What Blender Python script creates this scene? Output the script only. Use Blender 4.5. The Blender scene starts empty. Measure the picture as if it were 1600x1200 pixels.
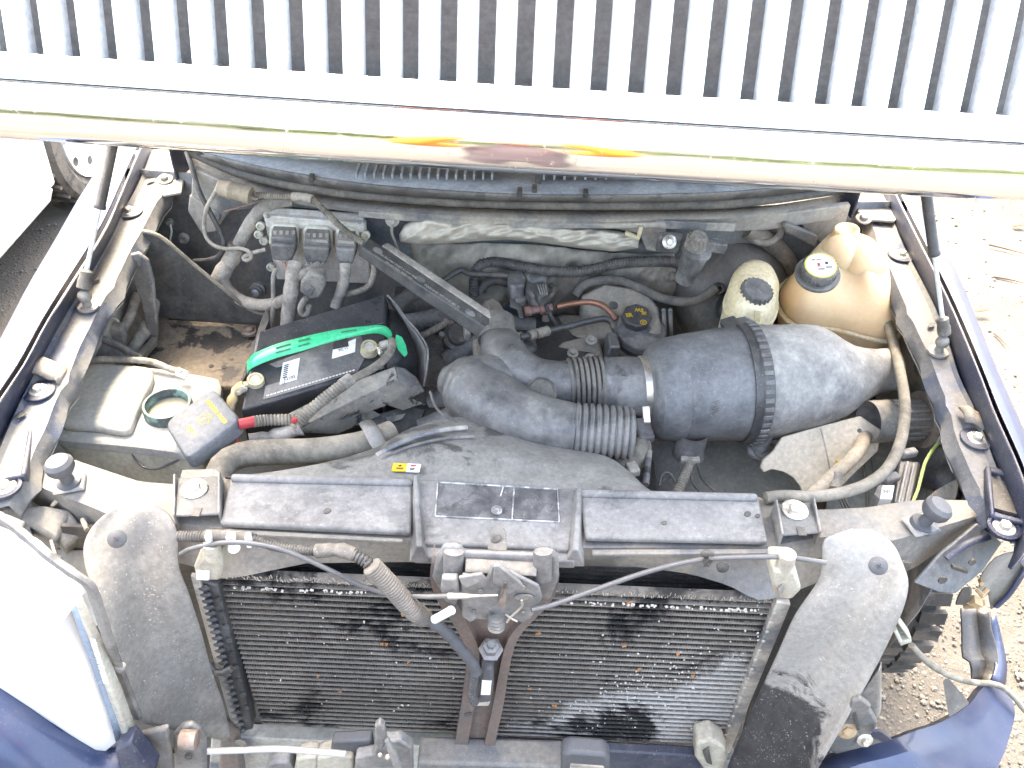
import bpy, bmesh, math, random
from mathutils import Vector, Matrix, Euler
random.seed(7)
R = math.radians
SC = bpy.context.scene
COL = SC.collection

# ------------------------------------------------------------------ camera
FPX, PITCH, ROLL, CAM = 1350.0, R(40.7), R(2.5), Vector((0.008, 0.0, 1.98))
_f = Vector((0, math.cos(PITCH), -math.sin(PITCH)))
_u0 = Vector((0, math.sin(PITCH), math.cos(PITCH)))
_r0 = Vector((1, 0, 0))
_r = _r0*math.cos(ROLL) + _u0*math.sin(ROLL)
_u = _u0*math.cos(ROLL) - _r0*math.sin(ROLL)
cd = bpy.data.cameras.new('camera')
cam = bpy.data.objects.new('camera', cd); COL.objects.link(cam)
cam.matrix_world = Matrix(((_r.x, _u.x, -_f.x, CAM.x), (_r.y, _u.y, -_f.y, CAM.y), (_r.z, _u.z, -_f.z, CAM.z), (0, 0, 0, 1)))
cd.sensor_fit = 'HORIZONTAL'; cd.sensor_width = 36.0; cd.lens = 36.0*FPX/1600.0
cd.clip_start = 0.02; cd.clip_end = 500
SC.camera = cam

# ------------------------------------------------------------------ sky and sun
SUN_EL, SUN_AZ = R(56), R(-13)         # azimuth from +Y (rear of the truck) towards +X
w = bpy.data.worlds.new('World'); SC.world = w; w.use_nodes = True
nt = w.node_tree
sky = nt.nodes.new('ShaderNodeTexSky'); sky.sky_type = 'NISHITA'; sky.sun_disc = False
sky.sun_elevation = SUN_EL; sky.sun_rotation = SUN_AZ
sky.air_density = 1.0; sky.dust_density = 7.0; sky.ozone_density = 0.3
nt.links.new(sky.outputs[0], nt.nodes['Background'].inputs[0])
nt.nodes['Background'].inputs[1].default_value = 0.15
sl = bpy.data.lights.new('sun', 'SUN'); sl.energy = 0.65; sl.angle = R(12); sl.color = (1, .95, .87)
so = bpy.data.objects.new('sun', sl); COL.objects.link(so)
_sd = Vector((math.sin(SUN_AZ)*math.cos(SUN_EL), math.cos(SUN_AZ)*math.cos(SUN_EL), math.sin(SUN_EL)))
so.rotation_euler = _sd.to_track_quat('Z', 'Y').to_euler(); so.location = (0, 0, 6)
SC.view_settings.view_transform = 'Standard'; SC.view_settings.look = 'None'
SC.view_settings.exposure = 3.72; SC.view_settings.gamma = 1
SC.view_settings.use_white_balance = True; SC.view_settings.white_balance_temperature = 7350; SC.view_settings.white_balance_tint = 7
SC.render.engine = 'CYCLES'
SC.cycles.max_bounces = 6; SC.cycles.diffuse_bounces = 4; SC.cycles.glossy_bounces = 3
SC.cycles.transmission_bounces = 4; SC.cycles.use_denoising = True
SC.cycles.caustics_reflective = False; SC.cycles.caustics_refractive = False

# ------------------------------------------------------------------ placing: a sight line through the photograph meets a height or a depth
def _ray(x, y): return _f + _r*((x-800)/FPX) + _u*((600-y)/FPX)
def P(x, y, z):
    d = _ray(x, y); return CAM + d*((z-CAM.z)/d.z)
def PY(x, y, Y):
    d = _ray(x, y); return CAM + d*((Y-CAM.y)/d.y)
def PX(x, y, X):
    d = _ray(x, y); return CAM + d*((X-CAM.x)/d.x)
def mpp(p): return (Vector(p)-CAM).dot(_f)/FPX       # metres per photo pixel at a point
def px(p, n): return n*mpp(p)
def zr(y): return 1.0 + max(-60, 800-y)/500*.08       # height of the fender rails along the bay

# ------------------------------------------------------------------ mesh building
def catmull(pts, n):
    pts = [Vector(p) for p in pts]
    if len(pts) < 3:
        return [pts[0].lerp(pts[1], i/n) for i in range(n+1)]
    ext = [pts[0]*2-pts[1]] + pts + [pts[-1]*2-pts[-2]]
    seg = [(ext[i+1]-ext[i+2]).length for i in range(len(pts)-1)]
    tot = sum(seg); out = []
    cum = [0]
    for s in seg: cum.append(cum[-1]+s)
    k = 0
    for i in range(n+1):
        d = tot*i/n
        while k < len(seg)-1 and d > cum[k+1]: k += 1
        t = (d-cum[k])/max(seg[k], 1e-9)
        a, b, c, e = ext[k], ext[k+1], ext[k+2], ext[k+3]
        out.append(.5*((2*b)+(c-a)*t+(2*a-5*b+4*c-e)*t*t+(3*b-a-3*c+e)*t**3))
    return out
def lerpl(vals, t):
    if not isinstance(vals, (list, tuple)): return vals
    f = t*(len(vals)-1); i = min(int(f), len(vals)-2); return vals[i]+(vals[i+1]-vals[i])*(f-i)

class MB:
    def __init__(s): s.v = []; s.f = []
    def add(s, vs, fs):
        o = len(s.v); s.v += [Vector(q) for q in vs]; s.f += [tuple(i+o for i in q) for q in fs]; return s
    def prism(s, top, down=.01):
        top = [Vector(q) for q in top]; d = Vector((0, 0, -down)) if isinstance(down, (int, float)) else Vector(down)
        n = len(top)
        return s.add(top+[q+d for q in top], [tuple(range(n)), tuple(range(2*n-1, n-1, -1))]+[(i, (i+1) % n, n+(i+1) % n, n+i) for i in range(n)])
    def box(s, c, sz, rot=None):
        m = rot if isinstance(rot, Matrix) else (Euler(rot).to_matrix() if rot else Matrix.Identity(3))
        c = Vector(c); vs = [c+m.to_3x3() @ Vector((x*sz[0]/2, y*sz[1]/2, z*sz[2]/2)) for x in (-1, 1) for y in (-1, 1) for z in (-1, 1)]
        return s.add(vs, [(0, 1, 3, 2), (4, 6, 7, 5), (0, 4, 5, 1), (2, 3, 7, 6), (0, 2, 6, 4), (1, 5, 7, 3)])
    def hull8(s, a, b):          # two quads joined
        return s.add(list(a)+list(b), [(0, 1, 2, 3), (7, 6, 5, 4)]+[(i, 4+i, 4+(i+1) % 4, (i+1) % 4) for i in range(4)])
    def loft(s, rings, cap=True, closed=True):
        n = len(rings[0]); vs = [q for r in rings for q in r]; fs = []
        for k in range(len(rings)-1):
            for i in range(n if closed else n-1):
                j = (i+1) % n; fs.append((k*n+i, k*n+j, (k+1)*n+j, (k+1)*n+i))
        if cap and closed: fs += [tuple(range(n)), tuple(range(len(vs)-1, len(vs)-n-1, -1))]
        return s.add(vs, fs)
    def grid(s, rows): return s.loft(rows, False, False)
    def tube(s, pts, r, seg=10, n=None, corr=None, cap=True, sq=(1, 1), tape=None):
        L = sum((Vector(pts[i+1])-Vector(pts[i])).length for i in range(len(pts)-1))
        rr = r if not isinstance(r, (list, tuple)) else sum(r)/len(r)
        if n is None: n = max(6, min(60, int(L/max(rr, .003)*1.2)))
        if corr: n = max(n, int(L/corr[0]*3))
        c = catmull(pts, n); rings = []; up = Vector((0, 0, 1)); pv = None
        for i, p in enumerate(c):
            t = (c[min(i+1, n)]-c[max(i-1, 0)]).normalized()
            if pv is None:
                x = t.cross(up); x = t.cross(Vector((0, 1, 0))) if x.length < .1 else x
            else: x = pv-t*pv.dot(t)
            x.normalize(); y = x.cross(t).normalized(); pv = x
            q = lerpl(r, i/n)
            if corr: q *= 1+corr[1]*(1 if i % 3 else -1)
            if tape: q *= 1+tape*(math.sin(i*1.7)+math.sin(i*3.1+1))*.5
            rings.append([p+x*(q*sq[0]*math.cos(2*math.pi*k/seg))+y*(q*sq[1]*math.sin(2*math.pi*k/seg)) for k in range(seg)])
        return s.loft(rings, cap)
    def lathe(s, o, ax, prof, seg=28, cap=True, xdir=None, sq=1.0):
        o = Vector(o); ax = Vector(ax).normalized()
        x = Vector(xdir) if xdir else ax.orthogonal()
        x = (x-ax*x.dot(ax)).normalized(); y = ax.cross(x)
        return s.loft([[o+ax*t+x*(r*math.cos(2*math.pi*k/seg))+y*(r*sq*math.sin(2*math.pi*k/seg)) for k in range(seg)] for t, r in prof], cap)
    def ball(s, c, r, seg=14, sc=(1, 1, 1)):
        rings = []; c = Vector(c)
        for i in range(1, seg//2):
            a = math.pi*i/(seg//2)
            rings.append([c+Vector((r*sc[0]*math.sin(a)*math.cos(2*math.pi*k/seg), r*sc[1]*math.sin(a)*math.sin(2*math.pi*k/seg), r*sc[2]*math.cos(a))) for k in range(seg)])
        return s.loft(rings, True)

OFF = {}
def base(ob):
    o = ob
    while o.parent: o = o.parent
    return OFF.get(o.name, Vector())
def mesh(name, mb, mat, off, smooth=40, bevel=0, sub=0, solid=0, soff=-1):
    me = bpy.data.meshes.new(name)
    me.from_pydata([tuple(q-off) for q in mb.v], [], mb.f); me.validate()
    bm = bmesh.new(); bm.from_mesh(me); bmesh.ops.recalc_face_normals(bm, faces=bm.faces); bm.to_mesh(me); bm.free()
    me.materials.append(mat)
    if smooth:
        for p in me.polygons: p.use_smooth = True
        me.set_sharp_from_angle(angle=R(smooth))
    ob = bpy.data.objects.new(name, me); COL.objects.link(ob)
    if solid:
        m = ob.modifiers.new('solid', 'SOLIDIFY'); m.thickness = solid; m.offset = soff
    if bevel:
        m = ob.modifiers.new('bevel', 'BEVEL'); m.width = bevel; m.segments = 2; m.limit_method = 'ANGLE'; m.angle_limit = R(35)
        m.harden_normals = False
    if sub:
        m = ob.modifiers.new('sub', 'SUBSURF'); m.levels = sub; m.render_levels = sub
    return ob
def tag(o, label=None, cat=None, group=None, kind=None):
    for k, v in (('label', label), ('category', cat), ('group', group), ('kind', kind)):
        if v: o[k] = v
    return o
def thing(name, label, cat, loc, group=None):
    o = bpy.data.objects.new(name, None); COL.objects.link(o); o.location = loc; o.empty_display_size = .02
    OFF[o.name] = Vector(loc); return tag(o, label, cat, group)
def part(par, name, mb, mat, **k):
    ob = mesh(name, mb, mat, base(par), **k); ob.parent = par; return ob
def single(name, label, cat, mb, mat, group=None, kind=None, **k):
    n = len(mb.v); off = Vector((sum(q.x for q in mb.v)/n, sum(q.y for q in mb.v)/n, min(q.z for q in mb.v)))
    ob = mesh(name, mb, mat, off, **k); ob.location = off; OFF[ob.name] = off; return tag(ob, label, cat, group, kind)
def dup(root, delta, label=None, rot=None):
    r = root.copy(); COL.objects.link(r); r.location = root.location+Vector(delta); OFF[r.name] = Vector(r.location)
    if label: r['label'] = label
    if rot: r.rotation_euler = rot
    for ch in root.children:
        c = ch.copy(); COL.objects.link(c); c.parent = r
        for g in ch.children:
            d = g.copy(); COL.objects.link(d); d.parent = c
    return r
def frame(a, b, c):
    """origin a, x towards b, y in the plane of c"""
    a, b, c = Vector(a), Vector(b), Vector(c); x = (b-a).normalized(); n = x.cross(c-a).normalized(); y = n.cross(x)
    return Matrix(((x.x, y.x, n.x, a.x), (x.y, y.y, n.y, a.y), (x.z, y.z, n.z, a.z), (0, 0, 0, 1)))
def text(par, name, s, size, m, mat, ext=.0004, align='CENTER', bold=0):
    cu = bpy.data.curves.new(name, 'FONT'); cu.body = s; cu.size = size; cu.align_x = align; cu.align_y = 'CENTER'; cu.extrude = ext; cu.offset = bold
    to = bpy.data.objects.new(name, cu); COL.objects.link(to)
    dg = bpy.context.evaluated_depsgraph_get(); me = bpy.data.meshes.new_from_object(to.evaluated_get(dg))
    bpy.data.objects.remove(to); off = base(par)
    me.transform(Matrix.Translation(-off) @ m); me.materials.clear(); me.materials.append(mat)
    ob = bpy.data.objects.new(name, me); COL.objects.link(ob); ob.parent = par; return ob
def bolt_mb(c, n, r, h=None, washer=1.8):
    mb = MB(); n = Vector(n).normalized(); h = h or r*.9
    mb.lathe(c, n, [(-.001, r*washer), (.0015, r*washer), (.0022, r*washer*.93)], 18)
    mb.lathe(Vector(c)+n*.0015, n, [(0, r), (h*.8, r), (h, r*.8)], 6)
    return mb

# ------------------------------------------------------------------ materials
def nd(t, ty, **k):
    n = t.nodes.new(ty)
    for a, b in k.items():
        if hasattr(n, a): setattr(n, a, b)
        else: n.inputs[a.replace('_', ' ')].default_value = b
    return n
def noise(t, vec, scale, detail=4, rough=.55, dist=0):
    n = t.nodes.new('ShaderNodeTexNoise'); n.inputs['Scale'].default_value = scale; n.inputs['Detail'].default_value = detail
    n.inputs['Roughness'].default_value = rough; n.inputs['Distortion'].default_value = dist; t.links.new(vec, n.inputs['Vector']); return n.outputs['Fac']
def rng(t, val, a, b, lo=0, hi=1):
    n = t.nodes.new('ShaderNodeMapRange'); n.inputs[1].default_value = a; n.inputs[2].default_value = b; n.inputs[3].default_value = lo; n.inputs[4].default_value = hi
    n.clamp = True; t.links.new(val, n.inputs[0]); return n.outputs[0]
def mth(t, op, a, b):
    n = t.nodes.new('ShaderNodeMath'); n.operation = op
    for i, q in enumerate((a, b)):
        if isinstance(q, (int, float)): n.inputs[i].default_value = q
        else: t.links.new(q, n.inputs[i])
    return n.outputs[0]
def mix(t, fac, a, b, mode='MIX'):
    n = t.nodes.new('ShaderNodeMix'); n.data_type = 'RGBA'; n.blend_type = mode
    ins = [q for q in n.inputs if q.type == 'RGBA']; fi = n.inputs[0]
    if isinstance(fac, (int, float)): fi.default_value = fac
    else: t.links.new(fac, fi)
    for i, q in zip(ins, (a, b)):
        if isinstance(q, tuple): i.default_value = (*q, 1)
        else: t.links.new(q, i)
    return [o for o in n.outputs if o.type == 'RGBA'][0]
def newmat(name):
    m = bpy.data.materials.new(name); m.use_nodes = True; t = m.node_tree
    return m, t, t.nodes['Principled BSDF']
DUST = (.37, .335, .28)
def M(name, col, dust=DUST, amt=.5, dm=.8, d0=.15, ps=9, sharp=.06, rough=.5, drough=.9, metal=0, bump=.2, bs=120, speck=.25, spec=.5, coat=0, var=.25, sss=0, trans=0, stretch=None, third=None, tamt=.4, tps=14, pos=False, pale=None):
    m, t, b = newmat(name)
    tc = t.nodes.new('ShaderNodeTexCoord'); vec = tc.outputs['Object']
    if pos: vec = t.nodes.new('ShaderNodeNewGeometry').outputs['Position']
    if stretch:
        mp = t.nodes.new('ShaderNodeMapping'); mp.inputs['Scale'].default_value = stretch; t.links.new(vec, mp.inputs[0]); pv = mp.outputs[0]
    else: pv = vec
    big = noise(t, pv, ps, 6, .6, .4); th = .5+(.5-amt)*.45
    mask = rng(t, big, th-sharp, th+sharp)
    med = noise(t, vec, ps*4, 4, .6)
    fine = noise(t, vec, bs, 5, .65)
    mm = mth(t, 'MULTIPLY', mask, rng(t, med, .3, .7, .65, 1.0))
    fac = mth(t, 'MAXIMUM', mth(t, 'MULTIPLY', mm, dm), mth(t, 'MULTIPLY', rng(t, med, .35, .75, .4, 1.5), d0))
    cvar = rng(t, fine, .25, .75, 1-var, 1+var)
    c = mix(t, fac, tuple(col), tuple(dust))
    if pale:      # a bank of pale dried mud with a ragged edge: (a, b, c) plane plus noise
        sx = t.nodes.new('ShaderNodeSeparateXYZ'); t.links.new(vec, sx.inputs[0])
        pl_ = mth(t, 'ADD', mth(t, 'MULTIPLY', sx.outputs[0], pale[0]), mth(t, 'MULTIPLY', sx.outputs[2], pale[1]))
        pn = noise(t, vec, 6, 6, .7, .8)
        c = mix(t, rng(t, mth(t, 'ADD', pl_, mth(t, 'MULTIPLY', pn, .9)), pale[2], pale[2]+.06, 0, .85), c, tuple(pale[3]))
    if third:
        tb = noise(t, vec, tps, 5, .65, .6); tt = .5+(.5-tamt)*.45
        c = mix(t, rng(t, tb, tt-.03, tt+.03), c, tuple(third))
    vm = t.nodes.new('ShaderNodeVectorMath'); vm.operation = 'SCALE'; t.links.new(c, vm.inputs[0]); t.links.new(cvar, vm.inputs['Scale'])
    c = vm.outputs[0]
    if speck:
        sp = noise(t, vec, 330, 2, .5); sm = rng(t, sp, .635, .67)
        sp2 = noise(t, vec, 45, 3, .6); sm = mth(t, 'MULTIPLY', sm, rng(t, sp2, .45, .6))
        c = mix(t, mth(t, 'MULTIPLY', sm, speck), c, (.6, .56, .5))
    t.links.new(c, b.inputs['Base Color'])
    r1 = t.nodes.new('ShaderNodeMapRange'); r1.inputs[3].default_value = rough; r1.inputs[4].default_value = drough; t.links.new(fac, r1.inputs[0])
    t.links.new(mth(t, 'ADD', r1.outputs[0], rng(t, med, .3, .7, -.08, .08)), b.inputs['Roughness'])
    if metal: t.links.new(mth(t, 'MULTIPLY', mth(t, 'SUBTRACT', 1, fac), metal), b.inputs['Metallic'])
    b.inputs['Specular IOR Level'].default_value = spec
    if coat: b.inputs['Coat Weight'].default_value = coat; b.inputs['Coat Roughness'].default_value = .08
    if sss:
        b.inputs['Subsurface Weight'].default_value = sss; b.inputs['Subsurface Radius'].default_value = (.05, .03, .015); b.inputs['Subsurface Scale'].default_value = .6
    if trans: b.inputs['Transmission Weight'].default_value = trans
    if bump:
        bp = t.nodes.new('ShaderNodeBump'); bp.inputs['Strength'].default_value = bump; bp.inputs['Distance'].default_value = .0015
        t.links.new(mth(t, 'ADD', fine, mth(t, 'MULTIPLY', mask, .4)), bp.inputs['Height']); t.links.new(bp.outputs[0], b.inputs['Normal'])
    return m
def flat(name, col, rough=.5, metal=0, spec=.5, bump=0):
    return M(name, col, amt=.2, dm=.25, d0=.05, rough=rough, drough=rough+.2, metal=metal, speck=.1, spec=spec, bump=bump, var=.12)

BLK = (.042, .045, .049)
m_plastic = M('dusty_black_plastic', BLK, dust=(.40, .385, .36), amt=.52, dm=.6, d0=.34, ps=7, sharp=.03, rough=.42, bump=.12)
m_plastic_clean = M('black_plastic', BLK, amt=.4, dm=.3, d0=.10, ps=9, rough=.35, bump=.1)
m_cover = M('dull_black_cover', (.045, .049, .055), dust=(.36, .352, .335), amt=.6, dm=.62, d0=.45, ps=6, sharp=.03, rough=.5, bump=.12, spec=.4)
m_duct = M('wet_black_duct', (.05, .052, .056), dust=(.40, .385, .35), amt=.46, dm=.5, d0=.3, ps=6, sharp=.05, rough=.27, bump=.08)
m_rubber = M('dusty_rubber', (.045, .045, .045), amt=.55, dm=.45, d0=.28, ps=11, rough=.7, bump=.2)
m_hose = M('dirty_hose', (.03, .03, .03), dust=(.40, .36, .285), amt=.7, dm=.75, d0=.4, ps=12, sharp=.12, rough=.7, bump=.25)
m_tape = M('dusty_taped_loom', (.06, .06, .06), dust=(.48, .44, .375), amt=.75, dm=.85, d0=.45, ps=20, sharp=.15, rough=.8, bump=.4, bs=200)
m_loom = M('black_loom', (.035, .036, .039), amt=.45, dm=.4, d0=.12, ps=20, sharp=.15, rough=.5, bump=.2)
m_insul = M('insulation', (.42, .39, .33), dust=(.70, .65, .55), amt=.6, dm=.8, d0=.4, ps=9, sharp=.2, rough=.6, bump=.8, bs=45, speck=0)
m_steel = M('grey_steel', (.20, .205, .21), dust=(.34, .31, .27), amt=.5, dm=.8, d0=.2, ps=9, rough=.42, metal=.7, bump=.12)
m_body = M('painted_inner_metal', (.06, .08, .11), dust=(.50, .46, .39), amt=.6, dm=.9, d0=.30, ps=7, sharp=.07, rough=.38, bump=.12)
m_flange = M('dusty_flange', (.11, .13, .155), dust=(.50, .45, .37), amt=.6, dm=.85, d0=.45, ps=5, sharp=.06, rough=.4, bump=.12)  # same dusty paint as the beam, kept paler for the shaded cowl
m_beam_dimmed = M('dusty_beam_dimmed', (.08, .093, .112), dust=(.29, .262, .215), amt=.58, dm=.85, d0=.42, ps=5, sharp=.06, rough=.4, bump=.12)  # flange mix darkened in colour to offset the stronger sky light in front
m_firewall = M('firewall_paint', (.035, .055, .085), dust=(.42, .40, .35), amt=.5, dm=.65, d0=.2, ps=5, sharp=.2, rough=.4, bump=.1)
m_paint = M('navy_paint', (.014, .030, .085), amt=.35, dm=.16, d0=.05, ps=5, sharp=.2, rough=.36, drough=.5, bump=.0, speck=.06, coat=.3, var=.06, spec=.4)
m_paint_in = M('navy_inner_paint', (.010, .017, .045), dust=(.15, .15, .15), amt=.45, dm=.4, d0=.07, ps=7, sharp=.12, rough=.45, bump=.04)
m_dark = M('grimy_black', (.026, .028, .031), amt=.45, dm=.35, d0=.09, ps=12, sharp=.15, rough=.5, bump=.3)
m_alu = M('cast_aluminium', (.42, .42, .40), dust=(.47, .42, .34), amt=.6, dm=.8, d0=.4, ps=14, sharp=.1, rough=.5, metal=.5, bump=.35)
m_zinc = M('zinc_bolt', (.62, .60, .55), amt=.4, dm=.5, d0=.15, ps=60, rough=.3, metal=.9, bump=.1)
m_rust = M('rusty_steel', (.16, .10, .07), dust=(.34, .31, .28), amt=.5, dm=.7, d0=.2, ps=14, rough=.6, metal=.3, bump=.25)
m_white_plastic = M('yellowed_tank_plastic', (.62, .60, .48), dust=(.42, .39, .32), amt=.42, dm=.7, d0=.1, ps=9, sharp=.1, rough=.5, bump=.1, sss=.15)
m_washer_top = M('dusty_tank_top', (.50, .485, .42), dust=(.29, .295, .295), amt=.6, dm=.85, d0=.25, ps=5, sharp=.15, rough=.6, bump=.2)
m_cream = M('cream_reservoir', (.88, .76, .50), dust=(.55, .45, .3), amt=.15, dm=.4, d0=.03, ps=16, sharp=.12, rough=.35, bump=.05, sss=.3, speck=0)
m_amber = M('amber_coolant_plastic', (.88, .62, .35), dust=(.92, .76, .54), amt=.5, dm=.8, d0=.1, ps=4, sharp=.3, rough=.28, bump=.02, sss=.5, speck=.0, var=.06)
m_green = flat('green_strap', (.03, .55, .25), .25)
m_label = flat('white_label', (.80, .80, .78), .5)
m_yellow = flat('yellow_print', (.70, .45, .02), .5)
m_cap_yellow = flat('yellow_rim', (.75, .72, .08), .5)
m_white_print = flat('white_print', (.75, .75, .72), .5)
m_grey_print = flat('grey_print', (.26, .26, .25), .6)
m_black_print = flat('black_print', (.02, .02, .02), .5)
m_red = flat('red_sleeve', (.40, .03, .04), .4)
m_copper = M('coppery_pipe', (.50, .24, .15), dust=(.30, .21, .17), amt=.5, dm=.8, d0=.2, ps=10, rough=.35, metal=.8, bump=.1)
m_lens_glare = M('glare_white_lens', (.84, .84, .82), dust=(.7, .69, .66), amt=.3, dm=.2, d0=.02, ps=6, rough=.08, bump=0, coat=1, speck=0, var=.02)  # white colour stands in for blown sky glare on the clear lens
m_whitecar = flat('white_car_paint', (.80, .80, .80), .25)
m_ceramic = M('grey_ecu', (.66, .66, .64), dust=(.40, .36, .30), amt=.5, dm=.7, d0=.2, ps=14, rough=.5, metal=.3, bump=.15)
m_ecu_ring = M('cream_plastic', (.60, .60, .50), amt=.45, dm=.6, d0=.15, ps=18, rough=.5, bump=.1)
# ------------------------------------------------------------------ chrome, ground
def chrome_mat(name, rough=.05, col=(.88, .89, .90)):
    m, t, b = newmat(name); b.inputs['Metallic'].default_value = 1
    tc = t.nodes.new('ShaderNodeTexCoord'); v = tc.outputs['Object']
    sp = rng(t, noise(t, v, 90, 3, .6), .62, .72); f = noise(t, v, 6, 4)
    t.links.new(mix(t, mth(t, 'MULTIPLY', sp, .35), col, (.75, .73, .7)), b.inputs['Base Color'])
    t.links.new(mth(t, 'ADD', mth(t, 'MULTIPLY', sp, .25), rng(t, f, .3, .7, rough, rough+.05)), b.inputs['Roughness'])
    return m
m_chrome = chrome_mat('chrome')
m_chrome_side = M('dull_plated_plastic', (.74, .77, .79), dust=(.66, .67, .66), amt=.4, dm=.5, d0=.2, ps=20, rough=.4, metal=0, bump=.1)

def ground_mat():
    m, t, b = newmat('dirt_and_gravel'); tc = t.nodes.new('ShaderNodeTexCoord'); v = tc.outputs['Object']
    big = noise(t, v, .9, 6, .6, .5); med = noise(t, v, 9, 6, .65); fine = noise(t, v, 70, 5, .7)
    c = mix(t, rng(t, big, .44, .56), (.072, .068, .063), (.105, .10, .094))
    c = mix(t, rng(t, med, .40, .66), c, (.094, .088, .081))
    vo = t.nodes.new('ShaderNodeTexVoronoi'); vo.inputs['Scale'].default_value = 55; vo.inputs['Randomness'].default_value = 1; t.links.new(v, vo.inputs['Vector'])
    peb = rng(t, vo.outputs['Distance'], .12, .34); c = mix(t, mth(t, 'MULTIPLY', mth(t, 'SUBTRACT', 1, peb), .35), c, (.15, .14, .125))
    c = mix(t, rng(t, fine, .60, .70, 0, .6), c, (.05, .042, .034))
    t.links.new(c, b.inputs['Base Color']); b.inputs['Roughness'].default_value = .95; b.inputs['Specular IOR Level'].default_value = .2
    bp = t.nodes.new('ShaderNodeBump'); bp.inputs['Strength'].default_value = .8; bp.inputs['Distance'].default_value = .012
    t.links.new(mth(t, 'ADD', fine, mth(t, 'ADD', med, mth(t, 'MULTIPLY', peb, -.5))), bp.inputs['Height']); t.links.new(bp.outputs[0], b.inputs['Normal'])
    return m
m_ground = ground_mat()
g = MB(); S = 150
xs = [-S, -20, -6]+[-4+i*.12 for i in range(68)]+[6, 20, S]; ys = [-S, -20, -3]+[-1+i*.12 for i in range(56)]+[8, 20, S]
def gz(x, y):
    if not (-4 < x < 4.1 and -1 < y < 5.7): return 0
    return .012*math.sin(x*7+y*3)*math.sin(y*5-x*2)+.008*math.sin(x*17+1)*math.sin(y*19)
g.grid([[Vector((x, y, gz(x, y))) for x in xs] for y in ys])
ob = mesh('ground', g, m_ground, Vector(), smooth=80); tag(ob, 'pale dirt and gravel yard beside the truck', 'ground', kind='structure')

# loose stones on the ground: nobody could count them
m_stone = M('pebble', (.135, .125, .112), dust=(.08, .073, .063), amt=.5, dm=.8, d0=.1, ps=30, sharp=.2, rough=.9, bump=.1)
st = MB()
rs = random.Random(3)
def stone(x, y, r):
    n = 6; c = Vector((x, y, gz(x, y)+r*.25)); a0 = rs.random()*6
    ring = lambda rad, z: [c+Vector((rad*rs.uniform(.75, 1.2)*math.cos(a0+6.283*k/n), rad*rs.uniform(.75, 1.2)*math.sin(a0+6.283*k/n), z)) for k in range(n)]
    st.loft([ring(r*.9, -r*.4), ring(r, r*.15), ring(r*.55, r*.55)])
for i in range(9000):
    if i < 6000: x, y = rs.uniform(.75, 2.0), rs.uniform(.5, 2.2)
    else: x, y = rs.uniform(1.2, 4), rs.uniform(1.5, 5.2)
    stone(x, y, rs.choice([.003, .003, .003, .004, .004, .005, .006, .008])*rs.uniform(.7, 1.2)*1)
for i in range(700): stone(rs.uniform(-2.6, -1.0), rs.uniform(1.0, 3.2), rs.uniform(.003, .008))
single('gravel', 'loose pale pebbles scattered over the dirt', 'gravel', st, m_stone, kind='stuff', smooth=30)

# a few twigs and dry leaves lying out on the dirt
m_twig = flat('twig_bark', (.10, .07, .05), .9)
for lab, pts in (('long thin dark twig beside a puddle of pale dirt, upper right', [(1545, 382), (1570, 388), (1600, 396)]),
                 ('thin bent twig across the dirt beyond the right gas strut', [(1552, 432), (1575, 436), (1600, 442)]),
                 ('short thick stick by the right fender edge', [(1553, 520), (1565, 530), (1576, 543)])):
    t_ = MB(); t_.tube([P(x, y, .015) for x, y in pts], [.005, .004, .002], 6); single('twig', lab, 'twig', t_, m_twig, group='twigs on the dirt')
for lab, (x, y) in (('small curled dark leaf nearest the fender, on the dirt', (1533, 488)), ('dry leaf lying on pale dirt at the far right', (1590, 280+75))):
    t_ = MB(); c = P(x, y, .012); t_.grid([[c+Vector((i*.016-.024, j*.012-.012, .010*abs(j-1)+.004*i)) for j in range(3)] for i in range(4)])
    single('dry_leaf', lab, 'leaf', t_, m_twig, group='dry leaves on the dirt', solid=.002)

# ------------------------------------------------------------------ the white car at the left
car = thing('white_car', 'white car parked at the left with one steel wheel showing', 'car', (-2.3, 3.0, 0))
Xc = -1.87
b_ = MB()      # body side in profile: sill line up over the door, wheel arch cut at the rear of the picture
wc = Vector((Xc-.02, 3.53, .325)); arch = [(wc.y-.40*math.cos(a), .325+.40*math.sin(a)) for a in [R(q) for q in range(0, 181, 15)]]
prof = [(1.2, .252)]+[(3.128, .252)]+arch[1:-1]+[(3.932, .252), (5.2, .252), (5.2, .80), (1.2, .95)]
b_.prism([Vector((Xc, y, z)) for y, z in prof], (-.03, 0, 0))
b_.prism([Vector((Xc, 1.2, .95)), Vector((Xc, 5.2, .80)), Vector((Xc-.15, 5.0, 1.35)), Vector((Xc-.15, 1.6, 1.38))], (-.05, 0, 0))
b_.box((Xc-.9, 3.2, 1.38), (1.4, 3.2, .06)); b_.box((Xc-.9, 3.2, .9), (1.6, 3.9, .08))
part(car, 'body', b_, m_whitecar, bevel=.012)
s_ = MB(); s_.prism([Vector((Xc-.004, 1.2, .246)), Vector((Xc-.004, 3.11, .246)), Vector((Xc-.03, 3.10, .185)), Vector((Xc-.03, 1.2, .185))], (-.25, 0, 0))
part(car, 'sill', s_, m_whitecar, bevel=.01)
s_ = MB(); s_.box((Xc-.004, 2.1, .60), (.02, 1.8, .03)); s_.box((Xc-.002, 3.0, .62), (.01, .006, .6)); part(car, 'trim_strip', s_, flat('pale_trim', (.62, .70, .70), .4), bevel=.003)
s_ = MB(); s_.box((Xc-.5, 3.4, .28), (.8, 3.8, .12)); part(car, 'underbody', s_, m_dark)
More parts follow.
